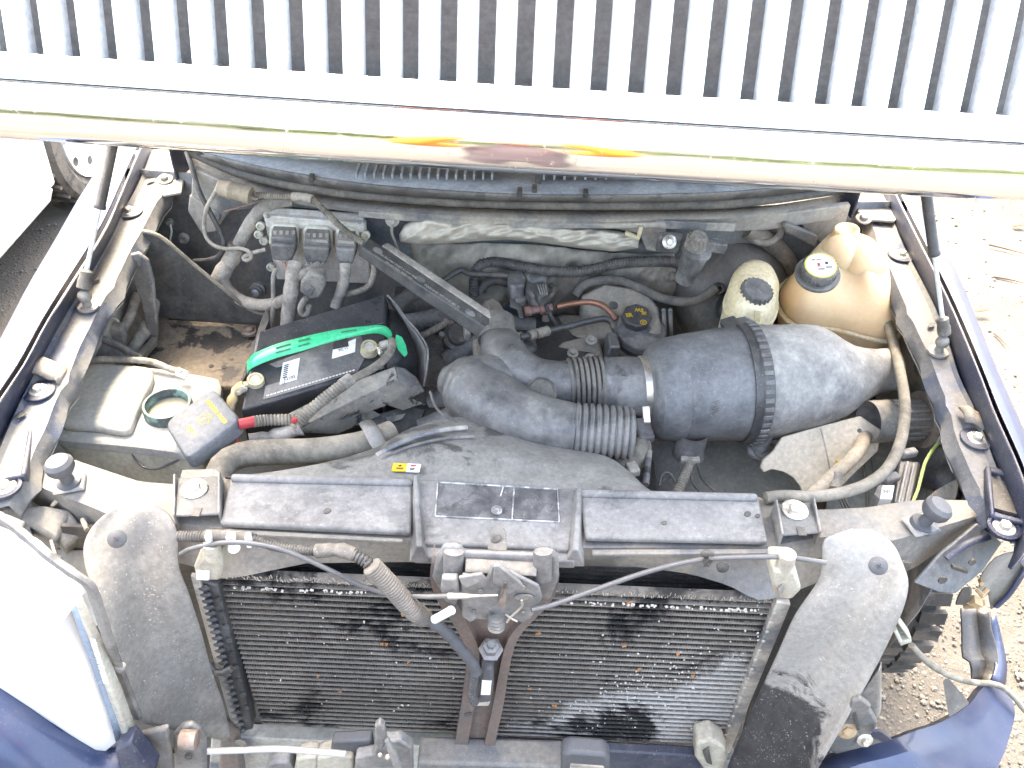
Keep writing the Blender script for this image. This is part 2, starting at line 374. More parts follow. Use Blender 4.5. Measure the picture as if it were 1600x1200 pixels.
wh = MB(); wh.lathe(wc, (1, 0, 0), [(-.19, .22), (-.19, .29), (-.16, .325), (-.03, .325), (-.005, .31), (0, .255), (-.02, .215), (-.19, .2)], 48, cap=False)
for k in range(56):
    a = 6.2832*k/56; wh.box(wc+Vector((-.10, .326*math.cos(a), .326*math.sin(a))), (.17, .012, .014), Euler((a-math.pi/2, 0, .25 if k % 2 else -.25)).to_matrix())
tyre = part(car, 'tyre', wh, M('tyre_rubber', (.035, .035, .036), dust=(.25, .22, .19), amt=.45, dm=.6, d0=.15, rough=.75), smooth=30)
wh = MB(); wh.lathe(wc, (1, 0, 0), [(-.05, .225), (-.004, .222), (-.012, .205), (-.035, .19), (-.03, .14), (.0, .10), (.012, .07), (.014, .0001)], 40)
rim = part(car, 'rim', wh, m_whitecar, smooth=30)
for k in range(8):
    a = 6.2832*k/8; q = MB(); q.lathe(wc+Vector((-.035, .168*math.cos(a), .168*math.sin(a))), (1, 0, 0), [(0, .02), (.004, .02), (.004, .0001)], 12); part(rim, 'vent_hole', q, m_dark)
for k in range(5):
    a = 6.2832*k/5+.3; q = MB(); q.lathe(wc+Vector((0, .065*math.cos(a), .065*math.sin(a))), (1, 0, 0), [(0, .011), (.02, .011), (.024, .007)], 6); part(rim, 'wheel_nut', q, m_zinc)
# ------------------------------------------------------------------ the pickup truck: body panels, grille, front structure
truck = thing('pickup_truck', 'dark blue pickup truck with its hood and chrome grille raised', 'truck', (0, 1.5, 0))
def polyl(pts, n, zf):
    c = catmull([Vector((x, y, 0)) for x, y in pts], n); return [P(q.x, q.y, zf(q.y) if callable(zf) else zf) for q in c]
# --- fenders: crest, outer shoulder and flank, rolled inner wall down to the gutter
def fender(outer, crest, gut, sgn):
    n = 26
    o = polyl(outer, n, lambda y: zr(y)+.025); c = polyl(crest, n, lambda y: zr(y)+.05); gt = polyl(gut, n, lambda y: zr(y)-.004)
    rows = []
    e = [q+Vector((sgn*.004, 0, -.012)) for q in o]
    dk = [1 if i < n*.62 else max(.10, 1-(i-n*.62)/(n*.2)) for i in range(n+1)]; f1 = [q+Vector((sgn*.03*k, 0, -.10*k)) for q, k in zip(o, dk)]; f2 = [q+Vector((sgn*.05*k, 0, -.30*k)) for q, k in zip(o, dk)]; f3 = [q+Vector((sgn*.03*k, 0, -.52*k)) for q, k in zip(o, dk)]
    m_ = [(a+b)/2+Vector((0, 0, .004)) for a, b in zip(o, c)]
    ob = MB(); ob.grid([c, m_, o, e, f1, f2, f3])
    fd = part(truck, 'fender', ob, m_paint, smooth=50, solid=.0015, sub=1)
    ob = MB(); lip = [q+Vector((-sgn*.006, 0, -.008)) for q in c]; w2 = [a.lerp(b, .55)+Vector((0, 0, -.02)) for a, b in zip(lip, gt)]
    ob.grid([[q+Vector((-sgn*.003, 0, -.005)) for q in c], lip, w2, [q+Vector((sgn*.004, 0, -.012)) for q in gt], gt])
    part(fd, 'inner_flange', ob, m_paint_in, smooth=60, solid=.0012)
    return fd
L_OUT = [(178, 205), (150, 262), (125, 300), (82, 375), (45, 437), (12, 500), (-25, 570), (-75, 670), (-120, 780), (-150, 860)]
L_CRE = [(236, 190), (214, 230), (164, 345), (110, 432), (67, 500), (32, 565), (0, 612), (-40, 680), (-75, 770), (-95, 850)]
L_GUT = [(232, 240), (212, 290), (180, 347), (140, 417), (94, 500), (67, 550), (36, 612), (10, 668), (-14, 730), (-34, 800)]
R_OUT = [(1395, 240), (1432, 300), (1455, 350), (1500, 430), (1562, 580), (1600, 665), (1628, 740), (1640, 800), (1625, 850), (1600, 888)]
R_CRE = [(1378, 240), (1405, 300), (1440, 370), (1490, 470), (1537, 580), (1560, 640), (1600, 730), (1622, 800), (1615, 850), (1590, 885)]
R_GUT = [(1372, 290), (1397, 343), (1416, 390), (1472, 500), (1500, 590), (1524, 640), (1555, 720), (1572, 770), (1590, 830), (1588, 860)]
fender(L_OUT, L_CRE, L_GUT, -1).__setitem__('label', 'left fender, sky-bright crest')
fender(R_OUT, R_CRE, R_GUT, 1).__setitem__('label', 'right fender, navy in the light')
# --- the dusty rails that carry the fenders
L_IN = [(275, 245), (254, 300), (225, 352), (200, 400), (165, 465), (145, 500), (100, 600), (60, 692), (42, 735), (15, 790)]
R_IN = [(1345, 295), (1362, 345), (1378, 395), (1400, 440), (1420, 490), (1440, 530), (1477, 620), (1502, 705), (1532, 765), (1552, 815)]
m_rail = M('dusty_rail_paint', (.05, .07, .12), dust=(.175, .17, .157), amt=.58, dm=.9, d0=.38, ps=7, sharp=.02, rough=.3, bump=.1)
def rail(gut, inn, sgn):
    n = 40
    a = polyl(gut, n, zr); b = polyl(inn, n, zr); rnd = random.Random(5+sgn)
    b = [q+Vector((-sgn*(.0012*math.sin(i*1.1+sgn)+(.005 if i % 11 == 4 else 0)), 0, 0)) for i, q in enumerate(b)]
    ridge = [p.lerp(q, .14)+Vector((0, 0, .007)) for p, q in zip(a, b)]; r2 = [p.lerp(q, .24) for p, q in zip(a, b)]
    mid = [p.lerp(q, .6) for i, (p, q) in enumerate(zip(a, b))]
    dn = [q+Vector((-sgn*.004, 0, -.010)) for q in b]; fl = [q+Vector((-sgn*(.012+.003*math.sin(i*.9)), 0, -.022)) for i, q in enumerate(b)]; f2 = [q+Vector((-sgn*.006, 0, -.034)) for q in b]
    ob = MB(); ob.grid([a, ridge, r2, mid, b, dn, fl, f2]); rl = part(truck, 'fender_rail', ob, m_rail, smooth=45, solid=.0015)
    # apron below
    ap = [[q+Vector((-sgn*.006, 0, -.034)) for q in b], [q+Vector((sgn*.04, 0, -.07)) for q in b], [q+Vector((sgn*.07, 0, -.16)) for q in b], [q+Vector((sgn*.07, 0, -.42)) for q in b], [q+Vector((sgn*.04, 0, -.62)) for q in b]]
    ap = [r[:33 if sgn > 0 else 37] for r in ap]
    ob = MB(); ob.grid(ap); part(truck, 'inner_apron', ob, m_body, smooth=60, solid=.002)
    return rl
railL = rail(L_GUT, L_IN, -1); railR = rail(R_GUT, R_IN, 1)
for rl, pts in ((railL, [(202, 330), (60, 610), (6, 750)]), (railR, [(1408, 398), (1526, 685), (1574, 824)])):
    for x, y in pts:
        c = P(x, y, zr(y)+.003); part(rl, 'bolt', bolt_mb(c, (0, -.1, 1), .008, .008), m_zinc)
        q = MB(); q.lathe(c+Vector((0, 0, -.001)), (0, 0, 1), [(0, .026), (.0015, .025), (.0015, .0001)], 24); part(rl, 'paint_ring', q, m_paint_in)
for rl, pts in ((railL, [(148, 437), (235, 282), (30, 650)]), (railR, [(1455, 508), (1377, 347), (1545, 750)])):
    for x, y in pts:
        q = MB(); c = P(x, y, zr(y)+.0045); q.lathe(c, (0, 0, 1), [(0, .010), (.001, .010), (.001, .0001)], 14, sq=.5); part(rl, 'slot', q, m_dark)
m_clip = M('tan_clip', (.10, .095, .09), dust=(.5, .44, .36), amt=.6, dm=.8, d0=.3, rough=.6)
for rl, (x0, y0), (x1, y1) in ((railL, (55, 558), (98, 568)), (railR, (1498, 634), (1536, 645))):
    a, b = P(x0, y0, zr(y0)+.012), P(x1, y1, zr(y1)+.010); q = MB(); d = Vector((0, -.035, -.004))
    q.grid([[a, a+d*.5+Vector((0, 0, .006)), a+d], [a.lerp(b, .35)+Vector((0, 0, .006)), a.lerp(b, .35)+d*.5+Vector((0, 0, .010)), a.lerp(b, .35)+d+Vector((0, 0, .004))], [a.lerp(b, .75), a.lerp(b, .75)+d*.5, a.lerp(b, .75)+d+Vector((0, 0, -.004))], [b, b+d*.5, b+d]])
    q.grid([[b, b+d*.5, b+d], [b+Vector((0, 0, -.02)), b+d*.5+Vector((0, 0, -.02)), b+d+Vector((0, 0, -.02))]])
    part(rl, 'clip', q, m_clip, smooth=40, solid=.005)
# slotted hood-bump brackets on the front ends of the rails
for rl, cx, cy, sg in ((railL, 22, 715, -1), (railR, 1567, 780, 1)):
    c = P(cx, cy, 1.008); q = MB(); rot = Euler((0, 0, -sg*.32)).to_matrix()
    for dx, sy in ((-.022, .11), (.022, .11)): q.box(c+rot @ Vector((dx, 0, .004)), (.008, sy, .018), rot)
    for dy in (-.05, .05): q.box(c+rot @ Vector((0, dy, .004)), (.05, .012, .016), rot)
    br = part(rl, 'latch_bracket', q, m_paint_in, bevel=.003)
    q = MB(); q.box(c+rot @ Vector((0, .01, 0)), (.034, .075, .006), rot); part(br, 'slot', q, m_dark)
    c2 = c+rot @ Vector((-.004, -.065, .004)); q = bolt_mb(c2, (0, 0, 1), .009); part(br, 'bolt', q, m_zinc)
    q = MB(); q.lathe(c2+Vector((0, 0, -.003)), (0, 0, 1), [(0, .024), (.005, .024), (.007, .020), (.003, .017)], 20); part(br, 'collar', q, m_paint_in)

# --- hinge pockets at the rear ends of the rails
for sg, pts, bx in ((-1, [(205, 235), (275, 232), (292, 255), (283, 300), (255, 305), (240, 275)], (258, 280)), (1, [(1342, 285), (1392, 290), (1412, 330), (1398, 345), (1362, 343), (1340, 330)], (1349, 342))):
    q = MB(); q.prism([P(x, y, 1.085) for x, y in pts], .006); hp = part(truck, 'hinge_plate', q, m_body, bevel=.002)
    c = P(bx[0], bx[1], 1.09); part(hp, 'bolt', bolt_mb(c, (0, -.2, 1), .009), m_steel)
    q = MB(); a = c+Vector((-sg*.03, .02, 0)); q.box(a+Vector((0, .03, .03)), (.005, .09, .07), (0, 0, sg*.2)); part(hp, 'hinge_arm', q, m_paint_in, bevel=.002)

# --- cowl: vent panel, rubber seal, pinch flange, firewall
n = 40
def row(pts, z, n=n): return polyl(pts, n, z)
L0 = [(330, 215), (420, 232), (560, 250), (700, 262), (830, 268), (1000, 268), (1150, 262), (1290, 250)]
L1 = [(320, 238), (420, 262), (560, 285), (700, 297), (830, 303), (1000, 303), (1150, 298), (1290, 283)]
L2 = [(305, 240), (400, 275), (520, 297), (680, 311), (830, 316), (1000, 317), (1150, 313), (1315, 294)]
L3 = [(300, 244), (390, 283), (510, 306), (660, 321), (830, 329), (1000, 330), (1160, 326), (1322, 303)]
L4 = [(296, 254), (380, 293), (500, 318), (650, 334), (830, 342), (1000, 343), (1160, 339), (1325, 318)]
m_vent = M('cowl_vent_grey', (.10, .12, .15), dust=(.42, .45, .48), amt=.6, dm=.7, d0=.45, rough=.5, ps=6)
cw = MB(); r0 = row(L0, 1.165); r1 = row(L1, 1.16); r1b = [q+Vector((0, .004, -.008)) for q in r1]; r2 = row(L2, 1.125)
cw.grid([r0, r1]); cowl = part(truck, 'cowl_vent_panel', cw, m_vent, smooth=50, solid=.004)
cw = MB(); cw.grid([r1, r1b, r2]); part(truck, 'cowl_apron', cw, m_plastic, smooth=50, solid=.004)
for (x0, x1) in ((560, 770), (850, 1090)):      # louvre bars in the vent
    for i in range(16):
        x = x0+(x1-x0)*i/15; f = (x-330)/960; y = 262+ (8*math.sin(f*3)) ; a = P(x, y-4, 1.176); q = MB()
        q.box(a, (.004, .06, .012)); part(cowl, 'louvre_bar', q, m_vent)
for x, y, h in ((840, 285, .05), (835, 298, .02), (487, 278, .012), (915, 302, .012), (812, 301, .016)):
    a = P(x, y, 1.16); q = MB(); q.box(a, (.010, .02, h)); part(truck, 'cowl_clip', q, m_dark, bevel=.002)
sl_ = [a.lerp(b, .5)+Vector((0, -.004, .006)) for a, b in zip(row(L2, 1.12), row(L3, 1.115))]
q = MB(); q.tube(sl_[::3]+[sl_[-1]], .0105, 10, n=60, sq=(1, .9)); part(truck, 'cowl_seal', q, m_rubber)
fl = MB(); r3 = row(L3, 1.108); r4 = row(L4, 1.102); r5 = [q+Vector((0, .004, -.012)) for q in r4]; r6 = [q+Vector((0, .035, -.028)) for q in r4]
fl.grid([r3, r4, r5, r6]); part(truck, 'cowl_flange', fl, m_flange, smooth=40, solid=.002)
fw = MB(); rows = []
for z in (1.10, 1.02, .92, .80, .65, .45, .3):
    rows.append([Vector((x, 1.66-.05*(1-(x/.75)**2)+.012*math.sin(x*9+z*7)-max(0, (.9-z))*.25, z)) for x in [-.84+i*.056 for i in range(31)]])
fw.grid(rows); part(truck, 'firewall', fw, m_firewall, smooth=60, solid=.003)
# rib panels hanging below the flange
for pts, Y, mt in (([(300, 262), (380, 300), (470, 318), (520, 330), (430, 322), (360, 330), (335, 362), (298, 330)], 1.60, m_body),
                   ([(296, 305), (345, 335), (338, 362), (315, 366), (293, 330)], 1.595, m_body),
                   ([(560, 330), (700, 340), (830, 349), (960, 350), (1040, 348), (1040, 356), (960, 358), (830, 358), (680, 350), (560, 340)], 1.535, m_flange),
                   ([(1040, 345), (1160, 342), (1330, 320), (1300, 345), (1200, 360), (1150, 362), (1040, 353)], 1.60, m_flange),
                   ([(945, 350), (1040, 350), (1042, 395), (1010, 392), (1000, 366), (950, 356)], 1.565, m_flange),
                   ([(1250, 345), (1330, 320), (1310, 390), (1260, 368)], 1.62, m_flange)):
    q = MB(); q.prism([PY(x, y, Y) for x, y in pts], (0, .02, -.002)); part(truck, 'cowl_bracket', q, mt, bevel=.003)
q = MB(); q.prism([PY(x, y, 1.563) for x, y in ((1042, 345), (1078, 347), (1075, 354), (1040, 352))], (0, .004, 0)); part(truck, 'slot', q, m_dark)

# --- hood with its chrome grille, standing open over the bay
hx, hs = .74, Vector((1, 0, -.020)).normalized()
G0 = PY(800, 172, .97); aG = R(18)
GD = Vector((0, -math.sin(aG), -math.cos(aG))); GN = Vector((0, -math.cos(aG), math.sin(aG)))
def GP(x, u, nn):          # point on the grille: across, down the face, out of the face; the face bows forward in the middle
    return G0+hs*x+GD*u+GN*(nn+.014-.034*(x/.75)**2)
grille = thing('tmp', None, None, (0, 0, 0)); bpy.data.objects.remove(grille)
hd = MB()      # hood skin, from the grille top back to the hinges
hrow = []
top_u = -.40
for t in [i/8 for i in range(9)]:
    hrow.append([GP(x, top_u, .0).lerp(Vector((x*.97, 1.74, 1.17)), t)+Vector((0, 0, .10*math.sin(t*math.pi)*(1-(x/.8)**4)-.05*t*(x/.8)**2)) for x in [-.74+i*.148 for i in range(11)]])
hd.grid(hrow); hood = part(truck, 'hood', hd, m_paint, smooth=60, solid=.004)
hd = MB(); hd.grid([[q+Vector((0, 0, -.045)) for q in r[1:-1]] for r in hrow[0:]]); part(hood, 'inner_liner', hd, flat('grey_bounce_liner', (.50, .49, .47), .8), smooth=60, solid=.003)  # unseen underside, made pale to bounce light into the bay
gb = MB(); xs = [-.80+i*.08 for i in range(21)]
gb.grid([[GP(x, u, -.055) for x in xs] for u in (top_u, -.2, -.03, .06)])
grl = part(truck, 'grille', gb, M('grille_backing', (.30, .275, .25), dust=(.42, .39, .36), amt=.5, dm=.6, d0=.3, ps=12, stretch=(1, 1, 8), rough=.8), solid=.003); grl['label'] = 'chrome grille of vertical bars on the raised hood'
PR = [(-.029, -.06), (-.029, .012), (-.026, .0155), (-.0022, .0235), (-.0012, .0160), (.0012, .0165), (.0022, .0252), (.012, .0285), (.020, .0300), (.026, .0306), (.032, .0304), (.038, .0298), (.044, .0288), (.050, .0274), (.055, .0258), (.0595, .0232), (.063, .0198), (.066, .015), (.0680, .009), (.069, .002), (.069, -.006), (.066, -.016), (.055, -.06)]
gb = MB(); xs = [-.90+i*.045 for i in range(41)]; gb.grid([[GP(x, u, nn) for x in xs] for u, nn in PR]); part(grl, 'lower_frame', gb, m_chrome, smooth=35)
gb = MB(); gb.grid([[GP(x, u, nn) for x in xs] for u, nn in ((-.0010, .0190), (0, .0200), (.0010, .0195))]); part(grl, 'groove_shade', gb, flat('groove_shade_grey', (.17, .175, .19), .6), solid=.001)  # dark strip painting in the shade of the chrome groove
gb = MB(); gb.grid([[GP(x, u, nn) for x in xs] for u, nn in [(top_u-.06, -.06), (top_u-.06, .012), (top_u, .02), (top_u+.015, .005), (top_u+.015, -.06)]]); part(grl, 'upper_frame', gb, m_chrome, smooth=35)
for sd in (-.80, .80):
    gb = MB(); gb.loft([[GP(sd+dx, u, nn) for dx, nn in ((-.035, -.06), (-.035, .006), (-.022, .016), (.022, .016), (.035, .006), (.035, -.06))] for u in (top_u-.03, -.2, -.0245)]); part(grl, 'side_frame', gb, m_chrome, smooth=35)
sp = 57.3*mpp(G0); wb = 31.5*mpp(G0)
bmesh_src = None
x0 = (PY(793, 60, .97)-G0).dot(hs)
for k in range(-15, 16):
    x = x0+k*sp
    q = MB(); rows = []
    for i in range(9):
        u = top_u+.02+(-.026-top_u-.02)*i/8; cv = -.020*(1-i/8)**2+.010*(i/8)
        hw = wb/2
        rows.append([GP(x, u, 0)*1.0+hs*dx+GN*(dn+cv) for dx, dn in ((-hw*.97, -.020), (-hw, -.003), (-hw*.9, .002), (-hw*.45, .0035), (hw*.45, .0035), (hw*.9, .002), (hw, -.003), (hw*.97, -.020))])
    q.loft(rows, True, True)
    bar = part(grl, 'grille_bar', q, m_chrome, smooth=30); bar.data.materials.append(m_chrome_side)
    for p_ in bar.data.polygons:
        if abs(p_.normal.dot(hs)) > .9: p_.material_index = 1

# --- gas struts
def strut(lab, a, b, c, za, zc):
    A, Cc = P(*a, za), P(*c, zc); Bp = A.lerp(Cc, (Vector((b[0]-a[0], b[1]-a[1]))).length/(Vector((c[0]-a[0], c[1]-a[1]))).length*.93)
    th = thing('gas_strut', lab, 'gas strut', Cc, 'gas struts holding the hood up')
    r = px(Bp, 8.2); d = (A-Bp).normalized()
    q = MB(); q.lathe(Bp, d, [(0, r*1.05), (.002, r*1.15), (.006, r*1.15), (.008, r), ((A-Bp).length+.25, r)], 20); part(th, 'cylinder', q, m_plastic_clean)
    q = MB(); q.lathe(Bp-d*.001, d, [(-(Bp-Cc).length, r*.42), (.01, r*.42)], 14); part(th, 'rod', q, m_chrome_side)
    e = Cc-d*.005; q = MB(); q.lathe(e, d, [(-.004, r*.9), (-.002, r*1.25), (.012, r*1.25), (.016, r*1.1), (.028, r*1.15), (.031, r*.7)], 18); part(th, 'end_socket', q, m_rubber)
    q = MB(); q.ball(e+Vector((0, -.006, -.016)), r*1.35, 14); q.lathe(e+Vector((0, -.006, -.040)), (0, 0, 1), [(0, r*2.0), (.004, r*2.0), (.006, r*.9), (.02, r*.7)], 18); part(th, 'ball_stud', q, m_steel)
strut('black gas strut at the left, its lower ball end on the left rail', (176, 226), (154, 333), (131, 444), 1.30, zr(444)+.04)
strut('black gas strut at the right, its lower ball end on the right rail', (1447, 300), (1461, 402), (1475, 516), 1.32, zr(516)+.04)
# ------------------------------------------------------------------ radiator support, its cover, latch, condenser, flaps
def pl(par, name, pts, z, t, mat, bevel=.002, **k):
    q = MB(); q.prism([P(p[0], p[1], p[2] if len(p) > 2 else z) for p in pts], t); return part(par, name, q, mat, bevel=bevel, **k)
def spl(name, lab, cat, pts, z, t, mat, bevel=.002, group=None, **k):
    q = MB(); q.prism([P(p[0], p[1], p[2] if len(p) > 2 else z) for p in pts], t); return single(name, lab, cat, q, mat, group, bevel=bevel, **k)
def res(pts, n):
    pts = [Vector((p[0], p[1], p[2] if len(p) > 2 else 0)) for p in pts]
    L = [0]
    for a, b in zip(pts, pts[1:]): L.append(L[-1]+(b-a).length)
    out = []
    for i in range(n+1):
        d = L[-1]*i/n; k = 0
        while k < len(pts)-2 and d > L[k+1]: k += 1
        out.append(pts[k].lerp(pts[k+1], (d-L[k])/max(1e-6, L[k+1]-L[k])))
    return out
xs_ = [20+i*19.1 for i in range(80)]
def yat(pts, x):
    for a, b in zip(pts, pts[1:]):
        if a[0] <= x <= b[0]: return a[1]+(b[1]-a[1])*(x-a[0])/(b[0]-a[0])
    return pts[0][1] if x < pts[0][0] else pts[-1][1]
B_R = [(20, 706), (54, 707), (112, 718), (162, 735), (217, 753), (275, 757), (360, 745), (620, 752), (900, 768), (1185, 776), (1212, 790), (1285, 797), (1359, 793), (1425, 782), (1475, 781), (1545, 783)]
B_F = [(20, 735), (60, 760), (150, 795), (200, 818), (280, 818), (345, 826), (640, 842), (910, 856), (1200, 854), (1290, 838), (1390, 846), (1440, 832), (1545, 800)]
B_B = [(20, 760), (60, 790), (140, 832), (200, 864), (300, 884), (345, 903), (375, 902), (430, 890), (480, 880), (640, 878), (900, 884), (1000, 886), (1080, 897), (1140, 915), (1180, 938), (1215, 935), (1290, 905), (1421, 893), (1500, 838), (1545, 815)]
bm_ = MB(); rr_ = [P(x, yat(B_R, x), .985) for x in xs_]; ff_ = [P(x, yat(B_F, x), .982) for x in xs_]
f2_ = [P(x, yat(B_F, x)+8, .972) for x in xs_]; bb_ = [P(x, yat(B_B, x), .915) for x in xs_]
bm_.grid([[q+Vector((0, .01, -.06)) for q in rr_], [q+Vector((0, .004, -.004)) for q in rr_], rr_, [a.lerp(b, .5) for a, b in zip(rr_, ff_)], ff_, f2_, bb_, [q+Vector((0, .03, -.012)) for q in bb_]])
beam = part(truck, 'radiator_support', bm_, m_beam_dimmed, smooth=50, solid=.002)
# light joggle strips along the front edge of the beam
for pts in ([(360, 826), (630, 841), (630, 846), (360, 833)], [(925, 858), (1205, 857), (1205, 864), (925, 866)]):
    pl(beam, 'edge_strip', pts, .987, .006, m_beam_dimmed, .0015)
# knobs
m_knob = flat('grey_rubber_knob', (.07, .076, .088), .6)
for x, y, dx in ((110, 757, -.002), (1438, 822, .006)):
    c = P(x, y, .985); q = MB(); q.lathe(c, (dx, 0, .02), [(0, .019), (.008, .018), (.010, .010), (.026, .009), (.029, .017), (.036, .021), (.046, .021), (.052, .016), (.054, .001)], 20)
    kb = part(beam, 'rubber_stop', q, m_knob, smooth=35)
    q = MB(); q.box(c+Vector((0, 0, .003)), (.045, .038, .006), (0, 0, .3)); part(kb, 'foot', q, m_body, bevel=.003)
# black plastic cover in three bays with two ribs
m_worn = M('worn_white_edge', (.10, .10, .10), dust=(.55, .55, .54), amt=.5, dm=.9, d0=.2, ps=50, sharp=.08, rough=.7)
cov = thing('support_cover', 'dull black plastic cover in three bays along the radiator support', 'cover', P(780, 800, .98))
zc = 1.0
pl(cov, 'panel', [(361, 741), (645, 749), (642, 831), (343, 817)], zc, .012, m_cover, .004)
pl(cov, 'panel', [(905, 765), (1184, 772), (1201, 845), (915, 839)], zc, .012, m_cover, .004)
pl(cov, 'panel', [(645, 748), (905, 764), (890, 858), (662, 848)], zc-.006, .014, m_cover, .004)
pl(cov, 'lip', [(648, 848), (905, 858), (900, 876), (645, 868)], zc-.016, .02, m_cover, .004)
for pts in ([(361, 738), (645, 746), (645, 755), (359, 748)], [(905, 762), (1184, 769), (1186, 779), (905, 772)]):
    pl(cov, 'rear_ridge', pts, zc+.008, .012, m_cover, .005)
for a, b in (((650, 749), (656, 866)), ((905, 764), (898, 872))):
    q = MB(); A0, B0 = P(*a, zc), P(*b, zc-.012)
    for_ = [Vector((-.009, 0, 0)), Vector((.009, 0, 0))]
    q.loft([[A0+Vector((-.007, 0, -.01)), A0+Vector((.007, 0, -.01)), A0+Vector((.003, 0, .010)), A0+Vector((-.003, 0, .010))], [B0+Vector((-.016, 0, -.02)), B0+Vector((.016, 0, -.02)), B0+Vector((.004, 0, .018)), B0+Vector((-.004, 0, .018))]])
    part(cov, 'rib', q, m_cover, bevel=.002)
pl(cov, 'label_recess', [(684, 754), (870, 765), (873, 813), (679, 805)], zc-.0045, .004, M('worn_black_label', (.035, .037, .041), dust=(.28, .28, .275), amt=.5, dm=.45, d0=.25, ps=12, sharp=.02, rough=.4), .001)
for pts in ([(684, 752), (872, 763), (872, 765), (684, 754)], [(679, 805), (874, 814), (874, 816), (679, 807)], [(683, 754), (685, 754), (681, 806), (679, 806)], [(870, 764), (872, 764), (875, 815), (873, 815)], [(802, 763), (805, 763), (801, 812), (799, 812)], [(786, 758), (788, 758), (783, 775), (781, 775)]):
    pl(cov, 'worn_edge', pts, zc-.0036, .003, m_worn, .0003)
for x, y, r in ((776, 798, 9),):
    q = MB(); c = P(x, y, zc-.003); r = px(c, r); q.lathe(c, (0, 0, 1), [(0, r), (.002, r), (.002, r*.75), (.0008, r*.7), (.0008, .0001)], 20); part(cov, 'stud_ring', q, m_worn)
for x, y, r in ((511, 798, 6.5), (1038, 817, 4.5), (1168, 803, 6), (1184, 806, 4.5)):
    q = MB(); c = P(x, y, zc+.0008); r = px(c, r); q.lathe(c, (0, 0, 1), [(-.002, r), (.0008, r), (.0008, .0001)], 18, sq=.8); part(cov, 'hole', q, m_dark)
#tab with the oval hole in front of the label
q = MB(); tb = [(762, 858), (763, 830), (768, 822), (778, 819), (788, 823), (792, 832), (793, 862)]
q.prism([P(x, y, .995) for x, y in tb], .006); tab = part(beam, 'striker_tab', q, m_beam_dimmed, bevel=.003)
q = MB(); c = P(776, 842, .9965); q.lathe(c, (0, 0, 1), [(0, .009), (.001, .009), (.001, .0001)], 16, sq=.65); part(tab, 'hole', q, m_dark)
# saddle brackets either side of the cover, each with a washer and bolt
for nm, pts, bx, zz in (('left', [(276, 747), (343, 743), (341, 803), (273, 806)], (304, 764), 1.008), ('right', [(1212, 787), (1268, 784), (1281, 832), (1224, 836)], (1242, 797), 1.008)):
    lab = {'left': 'grey folded bracket with a bolt and washer at the left end of the support cover', 'right': 'grey folded bracket with a bolt and washer at the right end of the support cover'}[nm]
    ctr = P(*bx, zz); th = thing('saddle_bracket', lab, 'bracket', ctr, 'brackets beside the support cover')
    q = MB(); q.prism([P(x, y, zz) for x, y in pts], .004); br = part(th, 'plate', q, M('bracket_grey', (.04, .043, .047), dust=(.25, .25, .24), amt=.55, dm=.6, d0=.3, ps=10, rough=.35, metal=.3), bevel=.002)
    for i, j in ((0, 3), (1, 2)):
        a, b = P(*pts[i], zz), P(*pts[j], zz); sd = Vector((-.003, 0, 0)) if i == 0 else Vector((.003, 0, 0)); q = MB(); q.hull8([a+sd+Vector((0, 0, .010)), a-sd*.3+Vector((0, 0, .010)), b-sd*.3+Vector((0, 0, .003)), b+sd+Vector((0, 0, .003))], [a+sd+Vector((0, 0, -.03)), a-sd*.3+Vector((0, 0, -.03)), b-sd*.3+Vector((0, 0, -.03)), b+sd+Vector((0, 0, -.03))])
        part(th, 'flange', q, m_steel, bevel=.0015)
    part(th, 'bolt', bolt_mb(P(*bx, zz+.0005), (0, 0, 1), .0095, .007, 2.1), m_zinc)
    x, y = pts[3][0]+.5*(pts[2][0]-pts[3][0]), pts[3][1]-6; q = MB(); c = P(x, y, zz+.001); q.box(c, (.012, .016, .001)); part(th, 'notch', q, m_dark)
spl('hose_clamp_bracket', 'tan stamped bracket ring behind the left saddle bracket', 'bracket', [(284, 733), (340, 731), (348, 748), (345, 757), (280, 748)], .998, .012, m_clip, .003)

# --- condenser and radiator behind it
YC = .785
cond = thing('condenser', 'dirty black condenser with fine fins behind the center brace', 'condenser', PY(760, 1175, YC))
ctl, ctr_, cbl, cbr = PY(338, 893, YC), PY(1238, 938, YC), PY(392, 1148, YC), PY(1140, 1186, YC)
xl, xr = -.425, .43
def cz(t): return .893+( .452-.893)*t
m_fin = M('condenser_fin', (.07, .066, .058), dust=(.24, .222, .19), amt=.45, dm=.7, d0=.2, ps=6, sharp=.12, rough=.6, bump=0, third=(.018, .018, .018), tamt=.34, tps=5, pos=True, pale=(2.2, -3.0, -.93, (.42, .415, .39)), speck=.6)
m_core = M('condenser_core', (.01, .01, .01), dust=(.10, .09, .08), amt=.4, dm=.5, d0=.05, ps=8, rough=.6, pos=True, pale=(2.2, -3.0, -.93, (.24, .235, .22)))
m_tube = M('condenser_tube', (.15, .138, .12), dust=(.33, .305, .265), amt=.5, dm=.8, d0=.3, ps=7, sharp=.15, rough=.6, bump=.1, third=(.03, .03, .03), tamt=.34, tps=5, pos=True, pale=(2.2, -3.0, -.93, (.46, .45, .42)), speck=.5)
q = MB(); q.box(((xl+xr)/2, YC+.018, (cz(0)+cz(1))/2), (xr-xl-.004, .004, cz(0)-cz(1)-.004)); part(cond, 'core', q, m_core)
NT = 30
pitch = (cz(0)-cz(1))/NT
tsrc = None
for i in range(NT+1):
    z = cz(0)-i*pitch
    if tsrc is None:
        q = MB(); q.box((0, 0, 0), (xr-xl, .018, .0022)); tsrc = mesh('cooling_tube', q, m_tube, Vector(), bevel=0); o = tsrc
    else: o = tsrc.copy(); COL.objects.link(o)
    o.parent = cond; o.location = Vector(((xl+xr)/2, YC+.009, z))-base(cond)
fn = MB(); rf = random.Random(11)
